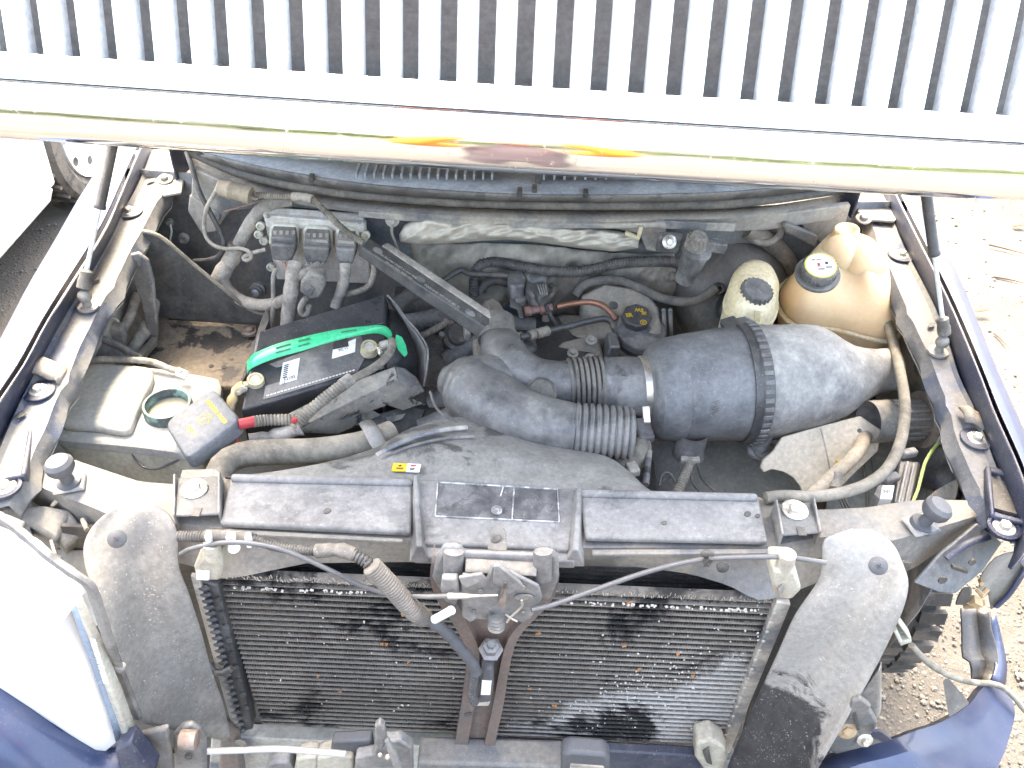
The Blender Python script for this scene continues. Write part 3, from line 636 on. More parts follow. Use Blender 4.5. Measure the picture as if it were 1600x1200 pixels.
for i in range(NT):
    z1 = cz(0)-i*pitch-.0011; z0 = z1-pitch+.0022; x = xl+.002; k = 0
    while x < xr-.003:
        dx = .0034; y = YC+.0015+rf.random()*.002*(1+3*(i < 2))
        b = rf.uniform(-.0008, .0008)*(3 if rf.random() < .06 else 1)
        a, c = (x, x+dx*.55) if k % 2 == 0 else (x+dx*.55, x)
        fn.add([(a, y, z0), (a, y+.012, z0), (c+b, y+.012, z1), (c+b, y, z1)], [(0, 1, 2, 3)])
        x += dx*.62; k += 1
ob = part(cond, 'fin_pack', fn, m_fin, smooth=0); ob['kind'] = 'stuff'
# bent fins standing up on the top edge
fn = MB(); x = xl+.01
while x < xr-.01:
    h = rf.uniform(.004, .013); d = rf.uniform(-.004, .004); a = Vector((x, YC-.001+rf.uniform(-.002, .004), cz(0)))
    fn.add([a, a+Vector((.0016, .001, 0)), a+Vector((.0016+d, -.001, h)), a+Vector((d, -.002, h))], [(0, 1, 2, 3)]); x += rf.uniform(.0018, .004)
ob = part(cond, 'bent_fins', fn, m_alu, smooth=0); ob['kind'] = 'stuff'
# debris: seeds and dry flecks caught in the fins
m_fleck = flat('dry_fleck', (.45, .20, .07), .8); m_fluff = flat('pale_fluff', (.62, .60, .55), .9)
fl1, fl2 = MB(), MB()
for i in range(16):
    c = Vector((rf.uniform(xl+.03, xr-.02), YC-.001, rf.uniform(.55, .88))); s = rf.uniform(.003, .006); a = rf.random()*3
    fl1.box(c, (s*1.6, .002, s*.5), (0, a, 0)); fl1.box(c+Vector((s*.4, 0, s*.4)), (s, .002, s*.35), (0, a+1, .3))
for i in range(260):
    t = rf.random(); xx = rf.uniform(xl+.01, xr-.01) if t < .5 else rf.gauss(.27, .09)
    zz = rf.uniform(.5, .89) if t < .5 else .62+.65*(xx-.2)+rf.gauss(0, .06)
    if not (xl < xx < xr-.005 and .47 < zz < .885): continue
    c = Vector((xx, YC-.001, zz)); s = rf.uniform(.0012, .0035); fl2.box(c, (s*rf.uniform(.5, 1.6), .0015, s*rf.uniform(.3, .9)), (0, rf.random()*3, 0))
for i in range(150):      # dust bank along the top of the fins
    xx = xl+.02+.8*abs(rf.random()); c = Vector((xx, YC-.002, .876-rf.random()*.006)); s = rf.uniform(.002, .005)
    if .05 < xx < .10 or -.15 < xx < -.02: continue
    fl2.box(c, (s, .002, s*.8), (0, rf.random()*3, 0))
single('dry_debris', 'orange dry flecks of leaf caught in the condenser fins', 'debris', fl1, m_fleck, kind='stuff', smooth=0)
single('pale_fluff', 'pale fluff and dust specks caught in the condenser fins', 'fluff', fl2, m_fluff, kind='stuff', smooth=0)
# manifold at the left with crimped ribs, plate at the right
m_manif = M('black_manifold', (.02, .022, .025), dust=(.17, .175, .18), amt=.5, dm=.6, d0=.3, ps=14, sharp=.12, rough=.45, bump=.15)
q = MB(); q.prism([PY(296, 905, YC-.012), PY(341, 915, YC-.012), PY(395, 1140, YC-.012), PY(368, 1145, YC-.012)], (0, .03, 0)); man = part(cond, 'manifold', q, m_manif, bevel=.003)
q = MB(); q.prism([PY(297, 900, YC-.02), PY(311, 903, YC-.02), PY(375, 1142, YC-.02), PY(364, 1142, YC-.02)], (0, .008, 0)); part(cond, 'side_plate', q, m_body, bevel=.002)
for i in range(24):
    t = i/23; a = PY(315+58*t, 917+222*t, YC-.016); q = MB(); q.ball(a+Vector((.004, -.002, 0)), .0062, 10, (1.5, .8, .85)); part(man, 'crimp', q, m_manif)
for i in range(9):
    t = (i+.3)/9; a = PY(341+48*t, 930+190*t, YC-.014); q = MB(); q.lathe(a, (0, -1, 0), [(0, .0055), (.002, .0052), (.0008, .0028), (.0008, .0001)], 12); part(man, 'rivet', q, m_manif)
q = MB(); q.prism([PY(1214, 940, YC-.01), PY(1236, 945, YC-.01), PY(1140, 1178, YC-.01), PY(1124, 1176, YC-.01)], (0, .025, 0)); sp_ = part(cond, 'side_plate', q, m_body, bevel=.002)
for i in range(15):
    t = (i+.5)/15; a = PY(1213-88*t, 950+220*t, YC-.012); q = MB(); q.lathe(a, (0, -1, 0), [(0, .003), (.0015, .0028), (.002, .001)], 8); part(sp_, 'rivet', q, m_alu)
q = MB(); a = PY(348, 1040, YC-.022); q.tube([a+Vector((-.022, 0, .004)), a+Vector((-.012, -.008, -.006)), a+Vector((.002, -.010, -.004)), a+Vector((.018, -.006, .004))], .006, 10); part(man, 'clip', q, m_plastic_clean)
# cream mounting blocks on the corners
m_block = M('old_cream_block', (.42, .40, .33), dust=(.25, .22, .18), amt=.5, dm=.7, d0=.15, ps=16, rough=.55)
def block(lab, pts, Y, d, extra=None):
    q = MB(); q.prism([PY(x, y, Y) for x, y in pts], (0, d, .0)); th = thing('mounting_block', lab, 'mounting block', PY(*pts[-1], Y), 'corner mounts of the condenser')
    part(th, 'body', q, m_block, bevel=.005); return th
bl = block('cream plastic mount on the top left corner of the condenser', [(302, 888), (318, 868), (345, 868), (349, 885), (344, 908), (306, 908)], YC-.05, .045)
q = MB(); a = PY(332, 862, YC-.045); q.tube([a+Vector((0, 0, -.012)), a+Vector((0, .004, .012))], .012, 14); part(bl, 'peg', q, m_block)
q = MB(); q.prism([PY(306, 893, YC-.054), PY(327, 894, YC-.054), PY(327, 908, YC-.054), PY(306, 907, YC-.054)], (0, .004, 0)); part(bl, 'pale_face', q, m_label, bevel=.002)
bl = block('white plastic mount on the top right corner of the condenser', [(1208, 892), (1244, 893), (1253, 922), (1238, 938), (1212, 936), (1206, 912)], YC-.05, .045)
q = MB(); a = PY(1230, 876, YC-.04); q.tube([a+Vector((0, 0, -.024)), a+Vector((-.002, .002, .012))], .012, 14); part(bl, 'peg', q, m_block)
q = MB(); q.prism([PY(1216, 922, YC-.055), PY(1224, 915, YC-.055), PY(1227, 922, YC-.055), PY(1218, 937, YC-.055)], (0, .006, 0)); part(bl, 'latch_tongue', q, m_steel, bevel=.002)
bl = block('grey and cream plastic mount at the bottom right corner of the condenser', [(1088, 1162), (1112, 1156), (1132, 1168), (1138, 1184), (1132, 1202), (1100, 1204), (1086, 1184)], YC-.045, .04)
q = MB(); q.prism([PY(1098, 1176, YC-.05), PY(1108, 1170, YC-.05), PY(1113, 1196, YC-.05), PY(1104, 1192, YC-.05)], (0, .006, 0)); part(bl, 'slot', q, m_dark, bevel=.001)
# radiator behind: dark rows seen over the condenser
rad = thing('radiator', 'black radiator core just showing above the condenser', 'radiator', (0, YC+.08, .45))
q = MB(); q.box((0, YC+.085, .68), (.86, .04, .44)); part(rad, 'core', q, m_core)
for i in range(9):
    q = MB(); q.box((0, YC+.062, .885-i*.011), (.86, .006, .003)); part(rad, 'cooling_tube', q, m_dark)
q = MB(); q.box((0, YC+.085, .915), (.90, .05, .03)); part(rad, 'top_tank', q, m_plastic, bevel=.006)

# --- hanging rubber flaps
def flap(lab, rows, mat, screw, Ys=None, group='rubber air flaps beside the condenser'):
    n = 14; g_ = []
    ls = catmull([Vector((r[0], r[1], r[2])) for r in rows], 40); rs_ = catmull([Vector((r[3], r[4], r[5])) for r in rows], 40)
    for a, b in zip(ls, rs_):
        g_.append([PY(a.x+(b.x-a.x)*i/n, a.y+(b.y-a.y)*i/n, a.z+(b.z-a.z)*i/n+(.006*math.sin(i/n*math.pi)-.003*math.sin(3*i/n*math.pi+a.y*.02))*min(1, ((b.x-a.x)/130)**2)) for i in range(n+1)])
    q = MB(); q.grid(g_); th = thing('rubber_flap', lab, 'rubber flap', g_[-1][n//2], group); part(th, 'sheet', q, mat, smooth=60, solid=.0035)
    c = PY(screw[0], screw[1], screw[2]-.012); nn = (CAM-c).normalized()*.6+Vector((0, -.4, .4)); q = MB(); q.lathe(c-nn.normalized()*.001, nn, [(0, .0125), (.003, .0125), (.0065, .008), (.0072, .0001)], 20); s_ = part(th, 'screw', q, m_knob)
    q = MB(); nn.normalize(); fx = nn.orthogonal().normalized(); fy = nn.cross(fx); c2 = c+nn*.0066
    for u_, v_ in ((fx, fy), (fy, fx)): q.prism([c2+u_*.004+v_*.0009, c2+u_*.004-v_*.0009, c2-u_*.004-v_*.0009, c2-u_*.004+v_*.0009], nn*.0008)
    part(s_, 'cross_slot', q, m_dark); return th
m_flapL = M('grey_rubber_sheet', (.11, .11, .11), dust=(.34, .33, .30), amt=.62, dm=.8, d0=.5, ps=4, sharp=.25, rough=.75, bump=.25, speck=.6)
m_flapR = M('wet_rubber_sheet', (.022, .024, .028), dust=(.30, .295, .28), amt=.3, dm=.5, d0=.06, ps=12, sharp=.025, pos=True, pale=(.6, 3.0, 2.93, (.30, .293, .272)), rough=.4, bump=.2, speck=.5)
flap('grey rubber flap hanging left of the condenser, dry and dusty',
     [(207, 780, .835, 224, 776, .84), (166, 803, .80, 262, 803, .815), (136, 838, .765, 276, 836, .79), (132, 876, .735, 279, 885, .765), (148, 930, .70, 296, 930, .75), (168, 988, .675, 314, 985, .74), (187, 1040, .655, 330, 1045, .735), (208, 1092, .64, 350, 1105, .73), (224, 1130, .63, 362, 1160, .725)], m_flapL, (183, 842, .755))
flap('black rubber flap hanging right of the condenser, with dark wet patches',
     [(1330, 826, .82, 1362, 826, .82), (1291, 842, .80, 1394, 848, .80), (1285, 872, .785, 1412, 884, .765), (1279, 905, .775, 1419, 915, .74), (1243, 960, .755, 1410, 955, .72), (1212, 1030, .745, 1376, 1028, .70), (1180, 1100, .735, 1342, 1085, .68), (1150, 1165, .725, 1306, 1148, .66), (1130, 1215, .72, 1270, 1210, .64)], m_flapR, (1372, 884, .755))

# --- center brace and hood latch
YB = .735
brace = thing('center_brace', 'rusty grey steel brace flaring up to the latch in front of the condenser', 'brace', PY(740, 1190, YB))
m_brace = M('weathered_brace', (.13, .13, .13), dust=(.20, .125, .09), amt=.58, dm=.8, d0=.15, ps=9, sharp=.2, rough=.5, metal=.25, bump=.12)
LO = [(676, 868), (672, 905), (684, 940), (708, 975), (726, 1010), (728, 1045), (722, 1095), (713, 1150), (707, 1192)]
LI = [(700, 880), (705, 925), (718, 950), (735, 985), (748, 1015), (748, 1050), (742, 1100), (733, 1150), (727, 1195)]
RI = [(845, 890), (838, 935), (824, 962), (800, 990), (788, 1015), (779, 1055), (770, 1105), (760, 1150), (752, 1196)]
RO = [(873, 876), (872, 915), (858, 945), (828, 975), (806, 1005), (795, 1050), (787, 1100), (776, 1150), (768, 1196)]
def ycol(pts, Y, n=24): return [PY(q.x, q.y, Y) for q in catmull([Vector((x, y, 0)) for x, y in pts], n)]
q = MB(); lo, li, ri, ro = ycol(LO, YB), ycol(LI, YB), ycol(RI, YB), ycol(RO, YB); dn = Vector((0, .014, 0))
rows = [[a+dn*1.5, a, b, b+dn, c+dn, c, d, d+dn*1.5] for a, b, c, d in zip(lo, li, ri, ro)]
q.grid(rows); part(brace, 'channel', q, m_brace, smooth=35, solid=.002)
for x, y in ((732, 1116), (722, 1183)):
    q = MB(); a = PY(x, y, YB-.001); q.lathe(a, (0, -1, 0), [(0, .008), (.001, .008), (.001, .0001)], 14, sq=.6); part(brace, 'hole', q, m_dark)
latch = thing('hood_latch', 'worn steel hood latch with a rusty slot on the center brace', 'latch', PY(775, 970, .70))
YL = .725
def yp(par, nm, pts, Y, d, mat, bevel=.002, **k):
    q = MB(); q.prism([PY(p[0], p[1], p[2] if len(p) > 2 else Y) for p in pts], (0, d, 0)); return part(par, nm, q, mat, bevel=bevel, **k)
m_latch = M('latch_steel', (.17, .175, .18), dust=(.36, .345, .32), amt=.5, dm=.7, d0=.25, ps=18, sharp=.15, rough=.42, metal=.5, bump=.25)
yp(latch, 'back_plate', [(690, 858), (700, 854), (720, 856), (725, 866), (838, 870), (842, 862), (862, 862), (872, 872), (874, 905), (860, 940), (690, 930), (675, 905), (680, 880)], YL, .012, m_latch, .005)
for cx, w_ in ((709, 16), (848, 15)):
    q = MB(); a, b = PY(cx, 862, YL-.004), PY(cx-1, 905, YL-.006); r = px(a, w_); q.tube([a, b], r, 14, sq=(1, .55)); part(latch, 'guide_lug', q, m_latch, smooth=50)
q = MB(); a, b = PY(728, 880, YL-.003), PY(838, 886, YL-.003); q.tube([a, b], px(a, 17), 16, sq=(1, .5)); part(latch, 'cross_roll', q, m_beam_dimmed)
yp(latch, 'face_plate', [(722, 898), (760, 905), (768, 884), (777, 884), (842, 916), (848, 935), (830, 968), (815, 975), (800, 966), (782, 976), (760, 970), (745, 968), (735, 974), (722, 965), (720, 930)], YL-.024, .006, m_latch, .003)
yp(latch, 'pawl', [(772, 885), (780, 884), (812, 910), (818, 918), (795, 930), (790, 948), (778, 948), (784, 918), (770, 912)], YL-.032, .006, m_latch, .002)
yp(latch, 'rust_slot', [(786, 911), (792, 911), (790, 948), (780, 949), (779, 940), (786, 930)], YL-.0345, .003, m_rust, .001)
yp(latch, 'slot', [(787, 912), (792, 912), (791, 920), (786, 920)], YL-.0355, .002, m_dark, .0005)
yp(latch, 'shoulder_plate', [(716, 903), (752, 897), (760, 905), (748, 912), (728, 920), (720, 912)], YL-.030, .005, m_latch, .002)
yp(latch, 'cable_bracket', [(690, 905), (715, 905), (718, 930), (712, 948), (694, 940), (688, 922)], YL-.026, .012, m_latch, .003)
q = MB(); a = PY(818, 932, YL-.026); q.lathe(a, (0, -1, 0), [(0, .0125), (.002, .0125), (.002, .010), (.0005, .009), (.0005, .0001)], 20, sq=.45, xdir=(1, 0, .1)); part(latch, 'oval_slot', q, m_beam_dimmed)
q = MB(); q.tube([PY(x, y, YL-.036) for x, y in ((815, 938), (815, 948), (800, 962), (792, 972))], .0018, 8); q.tube([PY(x, y, YL-.036) for x, y in ((790, 960), (800, 967), (808, 971))], .0015, 8); part(latch, 'spring_wire', q, m_zinc)
q = MB(); a = PY(776, 962, YL-.028); q.tube([a, a+Vector((0, -.004, -.022))], .0115, 16, corr=(.006, .06)); part(latch, 'coil_spring', q, m_beam_dimmed)
for x, y, r in ((751, 923, 4.5), (815, 917, 6), (740, 955, 3.5), (817, 956, 3.5), (768, 958, 3)):
    q = MB(); a = PY(x, y, YL-.0255); r = px(a, r); q.lathe(a, (0, -1, 0), [(0, r), (.002, r*.95), (.0025, r*.5), (.0025, .0001)], 14); part(latch, 'rivet', q, m_beam_dimmed if r > .003 else m_dark)
# bolt with long nut below the latch, and crash sensor
q = MB(); a = PY(768, 1000, YB-.004); q.lathe(PY(767, 1020, YB-.004), (0, -.25, 1), [(0, .012), (.012, .013), (.014, .019), (.017, .019), (.019, .0125), (.032, .012), (.034, .007), (.042, .006)], 6, xdir=(1, 0, 0)); th = single('long_nut', 'grey long nut and stud on the brace under the latch', 'nut', q, m_latch, smooth=30)
sen = thing('impact_sensor', 'grey sensor with a white sticker set in the brace, wires at its left', 'sensor', PY(758, 1085, YB-.02))
yp(sen, 'housing', [(752, 1050), (762, 1044), (770, 1046), (771, 1075), (767, 1098), (742, 1100), (748, 1085), (751, 1065)], YB-.026, .026, m_knob, .005)
yp(sen, 'sticker', [(753, 1064), (768, 1065), (766, 1086), (751, 1086)], YB-.0275, .002, m_label, .0003)
yp(sen, 'foot', [(735, 1088), (742, 1095), (767, 1094), (764, 1104), (742, 1104), (735, 1098)], YB-.02, .014, m_body, .003)

# --- cables and looms over the front
def tube1(name, lab, cat, pts, r, mat, group=None, seg=10, **k):
    q = MB(); q.tube(pts, r, seg, **k); return single(name, lab, cat, q, mat, group, smooth=60)
def pz(l, dz=0): return [P(x, y, z+dz) for x, y, z in l]
def py_(l): return [PY(x, y, Y) for x, y, Y in l]
m_cable = flat('grey_sheathed_cable', (.10, .103, .11), .35)
tube1('release_cable', 'slim grey cable arcing from the left flap down to the hood latch', 'cable', py_([(282, 866, .745), (300, 857, .742), (350, 848, .738), (400, 850, .73), (450, 862, .725), (520, 893, .72), (560, 913, .72), (610, 929, .715), (660, 932, .70), (705, 931, .692)]), .0034, m_cable)
tube1('cable_core', 'short bare cable end clamped at the left of the hood latch', 'cable', py_([(700, 931, .69), (740, 931, .687), (778, 930, .685)]), [.0045, .0045, .0016, .0016], m_zinc)
tube1('latch_cable', 'slim grey cable running from the latch up to the right flap', 'cable', py_([(830, 953, .69), (860, 946, .70), (920, 925, .72), (1000, 897, .735), (1060, 881, .74), (1110, 873, .742), (1190, 870, .745), (1240, 872, .75), (1290, 879, .755)]), .0036, m_cable)
q = MB(); a = PY(1105, 872, .735); q.ball(a+Vector((0, .004, .004)), .010, 12, (1, .5, .7)); q.box(a+Vector((.002, 0, -.004)), (.007, .012, .018), (0, .3, 0)); single('cable_clip', 'small black clip holding the right cable to the beam', 'clip', q, m_dark, bevel=.001)
q = MB(); a = PY(1129, 885, .772); q.lathe(a, (0, -1, .3), [(0, .009), (.003, .009), (.006, .005), (.007, .0001)], 14); single('plug', 'round black push plug in the face of the beam', 'plug', q, m_dark)
h = thing('sensor_harness', 'black taped wiring harness drooping across the condenser to the brace', 'harness', PY(740, 1085, .72))
q = MB(); q.tube(py_([(278, 838, .765), (330, 839, .762), (380, 840, .76), (400, 843, .76)]), .0075, 12, corr=(.004, .08)); part(h, 'loom', q, m_loom)
q = MB(); q.tube(py_([(322, 838, .757), (360, 838, .755), (392, 842, .755)]), .0095, 12, tape=.12); part(h, 'tape_wrap', q, m_rubber)
q = MB(); q.tube(py_([(392, 842, .755), (440, 856, .745), (490, 861, .74), (540, 862, .735), (560, 870, .73)]), .0065, 12, corr=(.004, .08)); part(h, 'loom', q, m_loom)
q = MB(); q.tube(py_([(495, 861, .737), (530, 859, .734), (552, 866, .73)]), .0095, 12, tape=.2); part(h, 'tape_wrap', q, m_rubber)
q = MB(); q.tube(py_([(552, 866, .728), (570, 876, .722), (585, 890, .715)]), .008, 12, corr=(.005, .12)); part(h, 'loom', q, m_loom)
q = MB(); q.tube(py_([(580, 884, .712), (610, 915, .705), (640, 948, .70), (662, 966, .70)]), .0135, 14, corr=(.0042, .05)); part(h, 'conduit', q, m_rubber)
q = MB(); q.tube(py_([(655, 962, .70), (690, 982, .70), (715, 1008, .70), (738, 1036, .70), (744, 1050, .70)]), .0085, 12, tape=.18); part(h, 'tape_wrap', q, m_knob)
q = MB(); q.tube(py_([(744, 1045, .70), (740, 1065, .70), (737, 1085, .70), (742, 1098, .702)]), .0065, 10, corr=(.006, .15)); part(h, 'pigtail', q, m_dark)
for x, y, w_ in ((327, 842, .007), (362, 843, .011), (389, 844, .007)):
    a = PY(x, y, .746); q = MB(); q.box(a, (w_, .012, .022)); part(h, 'white_clip', q, m_label, bevel=.002)
q = MB(); a = PY(366, 856, .743); q.lathe(a, (0, -1, .2), [(0, .010), (.003, .009), (.004, .0001)], 14, sq=.8); part(h, 'white_clip', q, m_label)
q = MB(); q.tube(py_([(679, 968, .69), (694, 960, .685), (706, 953, .682)]), .0062, 10); part(h, 'white_sleeve', q, m_label)

# --- headlamp at the left
lamp = thing('headlamp', 'left headlamp with its lens painted glare-white and a grey edge band', 'headlamp', PY(150, 1150, .62))
HL = [(-60, 800, .70), (0, 812, .68), (60, 850, .655), (115, 903, .635), (131, 926, .63), (112, 955, .628), (140, 1035, .615), (172, 1125, .60), (181, 1160, .595), (157, 1180, .585), (90, 1135, .59), (0, 1078, .61), (-60, 1040, .64)]
q = MB(); o_ = [PY(*p) for p in HL]; ce = sum(o_, Vector())/len(o_)+Vector((-.01, -.008, .0))
r1 = [p.lerp(ce, .12)+Vector((0, -.005, .001)) for p in o_]; r2 = [p.lerp(ce, .5)+Vector((0, -.008, .001)) for p in o_]; r3 = [p.lerp(ce, .97) for p in o_]
bk = [p+Vector((0, .015, -.07)) for p in o_]
q.loft([bk, [p+Vector((0, .006, -.002)) for p in o_], o_, r1, r2, r3], True); lens = part(lamp, 'lens', q, m_lens_glare, smooth=60)
bd = [[(112, 955, .618), (140, 1035, .606), (172, 1125, .592), (181, 1160, .588)], [(125, 942, .622), (150, 1005, .615), (178, 1075, .607), (203, 1140, .60)]]
q = MB(); q.grid([[PY(*p) for p in r] for r in bd]); part(lamp, 'etched_band', q, flat('blue_grey_band', (.20, .26, .33), .25), solid=.004)
ed = [[(123, 938, .624), (150, 1000, .613), (180, 1080, .602), (204, 1150, .594)], [(134, 930, .629), (170, 1010, .625), (196, 1075, .62), (216, 1130, .615)]]
q = MB(); q.grid([[PY(*p)+Vector((0, -.004, .002)) for p in r] for r in ed]); part(lamp, 'lens_edge', q, m_clip if False else M('fogged_lens_edge', (.48, .47, .40), dust=(.36, .33, .27), amt=.4, dm=.5, d0=.1, rough=.15, coat=1), smooth=50, solid=.012, bevel=.003)
m0 = frame(PY(137, 985, .600), PY(173, 1104, .586), PY(150, 985, .600)); text(lamp, 'etched_code', '888AM7AAP1SAE8888', .0098, m0 @ Matrix.Translation((.06, .004, .002)), m_label)
q = MB(); q.tube(py_([(-40, 788, .66), (0, 808, .65), (40, 838, .635), (80, 872, .62), (120, 900, .607), (140, 915, .605), (152, 945, .607), (170, 1000, .615), (192, 1062, .63), (215, 1120, .625)]), .0065, 8, sq=(.8, 1.3), tape=.1); part(lamp, 'gasket', q, m_plastic)
for x, y in ((18, 818), (78, 872), (180, 1040)):
    q = MB(); a = PY(x, y, .655 if y < 900 else .625); q.box(a, (.026, .012, .014), (0, .6, 0)); part(lamp, 'retainer', q, m_plastic, bevel=.003)
# pale inner box structure behind the lamp
m_pale = M('pale_dusty_plastic', (.10, .105, .112), dust=(.21, .195, .17), amt=.6, dm=.8, d0=.3, ps=8, sharp=.12, rough=.5, bump=.15)
hb = thing('lamp_housing', 'pale dusty ribbed housing between the headlamp and the left flap', 'lamp housing', P(80, 880, .80))
q = MB(); q.hull8([P(0, 790, .965), P(70, 788, .965), P(112, 795, .955), P(90, 850, .93)], [P(0, 830, .86), P(60, 870, .82), P(140, 850, .85), P(100, 880, .82)]); part(hb, 'box', q, m_pale, bevel=.008)
q = MB(); q.hull8([P(70, 790, .958), P(108, 796, .955), P(134, 830, .93), P(100, 860, .92)], [P(75, 850, .85), P(132, 856, .84), P(136, 872, .83), P(110, 890, .82)]); part(hb, 'corner', q, m_pale, bevel=.006)
pl(hb, 'ledge', [(5, 768, .965), (45, 770, .965), (52, 790, .96), (0, 800, .96)], .96, .03, m_pale, .006)
pl(hb, 'shelf', [(80, 856, .90), (135, 858, .90), (140, 905, .87), (120, 905, .87)], .9, .02, m_pale, .004)
for x, y in ((18, 812), (50, 840), (88, 868)):
    q = MB(); a = P(x, y, .93); q.box(a, (.004, .05, .02), (0, 0, .6)); part(hb, 'rib', q, m_pale)
for x0, y0, x1, y1 in ((82, 790, 88, 783), (129, 812, 136, 828)):
    q = MB(); q.tube([P(x0, y0, .955), P(x1, y1, .965)], .0035, 6); part(hb, 'tab', q, m_clip)

# --- bumper: left sweep under the lamp, right corner bent out over the gravel
BL1 = [(-80, 1030, .62), (0, 1076, .60), (80, 1132, .585), (155, 1182, .575), (178, 1168, .59), (200, 1162, .595), (238, 1205, .58)]
q = MB(); a = [PY(*p) for p in BL1]; n_ = len(a)
bl1 = a; bl2 = [p+Vector((0, -.045, -.02)) for p in a]; bl3 = [p+Vector((.0, -.09, -.09)) for p in a]; bl4 = [p+Vector((0, -.10, -.22)) for p in a]
q.grid([[p+Vector((0, .05, -.05)) for p in a], bl1, bl2, bl3, bl4]); bp_ = part(truck, 'bumper_skin', q, m_paint, smooth=60, solid=.003, sub=1); bp_['label'] = 'left end of the blue bumper skin under the headlamp'
q = MB(); q.prism([PY(178, 1172, .57), PY(202, 1162, .57), PY(242, 1210, .56), (PY(190, 1215, .55))], (0, .03, 0)); part(bp_, 'corner', q, m_paint_in, bevel=.004)
BR1 = [(1235, 1235, .66), (1272, 1199, .665), (1306, 1179, .675), (1345, 1168, .69), (1393, 1156, .71), (1430, 1142, .735), (1469, 1129, .76), (1512, 1103, .80), (1532, 1078, .84), (1548, 1066, .87), (1564, 1066, .88)]
BR2 = [(1275, 1235, .62), (1330, 1203, .635), (1359, 1193, .65), (1390, 1186, .665), (1425, 1175, .685), (1455, 1166, .71), (1482, 1156, .735), (1518, 1132, .78), (1540, 1106, .82), (1556, 1088, .85), (1568, 1074, .88)]
BR3 = [(1330, 1290, .58), (1370, 1270, .60), (1400, 1262, .61), (1430, 1258, .625), (1465, 1250, .64), (1500, 1238, .66), (1530, 1225, .69), (1560, 1196, .73), (1578, 1150, .79), (1586, 1112, .84), (1578, 1084, .88)]
def c3(l, n): return [PY(q.x, q.y, q.z) for q in catmull([Vector(p) for p in l], n)]
e1, e2, e3 = c3(BR1, 30), c3(BR2, 30), c3(BR3, 30); q = MB()
q.grid([[p+Vector((0, .012, -.02)) for p in e1], e1, [a.lerp(b, .9) for a, b in zip(e1, e2)], [a.lerp(b, .12)+Vector((0, -.004, 0)) for a, b in zip(e2, e3)], e3, [p+Vector((.01, -.01, -.10)) for p in e3]])
bp2 = part(truck, 'bumper_skin', q, m_paint, smooth=35, solid=.004); bp2['label'] = 'right corner of the blue bumper skin, torn loose over the gravel'
q = MB(); q.grid([c3([(1541, 975, .99), (1554, 1003, .96), (1557, 1043, .91), (1550, 1062, .885)], 8), c3([(1556, 958, 1.0), (1567, 1003, .965), (1574, 1043, .92), (1570, 1075, .885)], 8)]); part(bp2, 'side_strip', q, m_paint, solid=.004)
q = MB(); l1 = c3([(1503, 951, .99), (1505, 990, .955), (1506, 1026, .92), (1517, 1034, .91), (1520, 1050, .90), (1520, 1071, .88)], 10); l2 = c3([(1545, 955, .99), (1548, 985, .965), (1556, 1010, .945), (1558, 1035, .92), (1553, 1055, .90), (1540, 1066, .885)], 10)
q.grid([l1, [a.lerp(b, .45)+Vector((.02, .02, -.02)) for a, b in zip(l1, l2)], l2]); ln = single('wheel_liner', 'black curved wheel arch liner behind the torn bumper corner', 'liner', q, m_plastic_clean, solid=.004)
q = MB(); q.prism([PY(1473, 1066, .80), PY(1480, 1064, .81), PY(1494, 1080, .80), PY(1513, 1102, .79), PY(1483, 1122, .765)], (.004, .006, 0)); single('liner_fin', 'small black triangular liner fin standing at the bumper edge', 'liner fin', q, m_plastic_clean, bevel=.001)
# inside of the right fender nose and its blue edge
q = MB(); l1 = c3([(1600, 860, .86), (1560, 870, .86), (1540, 890, .86), (1530, 912, .86), (1535, 935, .87)], 8); l2 = c3([(1605, 885, .90), (1592, 905, .90), (1575, 930, .90), (1560, 946, .90), (1548, 952, .90)], 8)
q.grid([l1, [a.lerp(b, .5)+Vector((.01, .02, 0)) for a, b in zip(l1, l2)], l2]); part(truck, 'fender_nose', q, m_flapR, solid=.002)
q = MB(); q.tube(py_([(1606, 880, .895), (1592, 905, .895), (1575, 930, .895), (1556, 948, .895)]), .006, 8, sq=(1, .6)); part(truck, 'fender_lip', q, m_paint)
"""right corner ironwork"""
br = thing('fender_bracket', 'dark slotted steel bracket running down from the right rail to the fender nose', 'bracket', PY(1480, 925, .82))
q = MB(); q.prism([PY(x, y, Y) for x, y, Y in ((1429, 911, .80), (1470, 865, .84), (1528, 818, .88), (1566, 848, .87), (1536, 892, .84), (1493, 928, .81), (1469, 926, .80))], (0, .006, -.004)); bpl = part(br, 'plate', q, M('bracket_blue_grey', (.06, .07, .085), dust=(.30, .30, .29), amt=.5, dm=.6, d0=.3, ps=8, rough=.4), bevel=.002); 
q = MB(); q.tube(py_([(1478, 872, .828), (1510, 850, .845), (1545, 838, .86)]), .006, 8, sq=(1, .5)); part(br, 'swage', q, m_paint_in)
q = MB(); q.prism([PY(x, y, .812) for x, y in ((1489, 885), (1513, 893), (1511, 897), (1487, 889))], (0, .006, 0)); part(bpl, 'slot', q, m_dark)
for x, y, r in ((1518, 877, .006), (1472, 905, .007)):
    q = MB(); a = PY(x, y, .822 if y < 900 else .803); q.lathe(a, (0, -1, .3), [(0, r), (.004, r), (.004, .0001)], 12, sq=.7); part(bpl, 'hole', q, m_dark)
q = MB()
for k in range(7):
    a = PY(1525+rs.uniform(-6, 14), 925+rs.uniform(-14, 22), .84); q.tube([a, a+Vector((rs.uniform(-.012, .012), .01, rs.uniform(-.02, .01)))], .004, 6)
q.box(PY(1524, 940, .835), (.018, .014, .012), (.3, .5, 0)); single('broken_plug', 'broken tan plastic plug with frayed bits at the fender nose', 'plug', q, flat('tan_bits', (.42, .30, .16), .7), smooth=0)
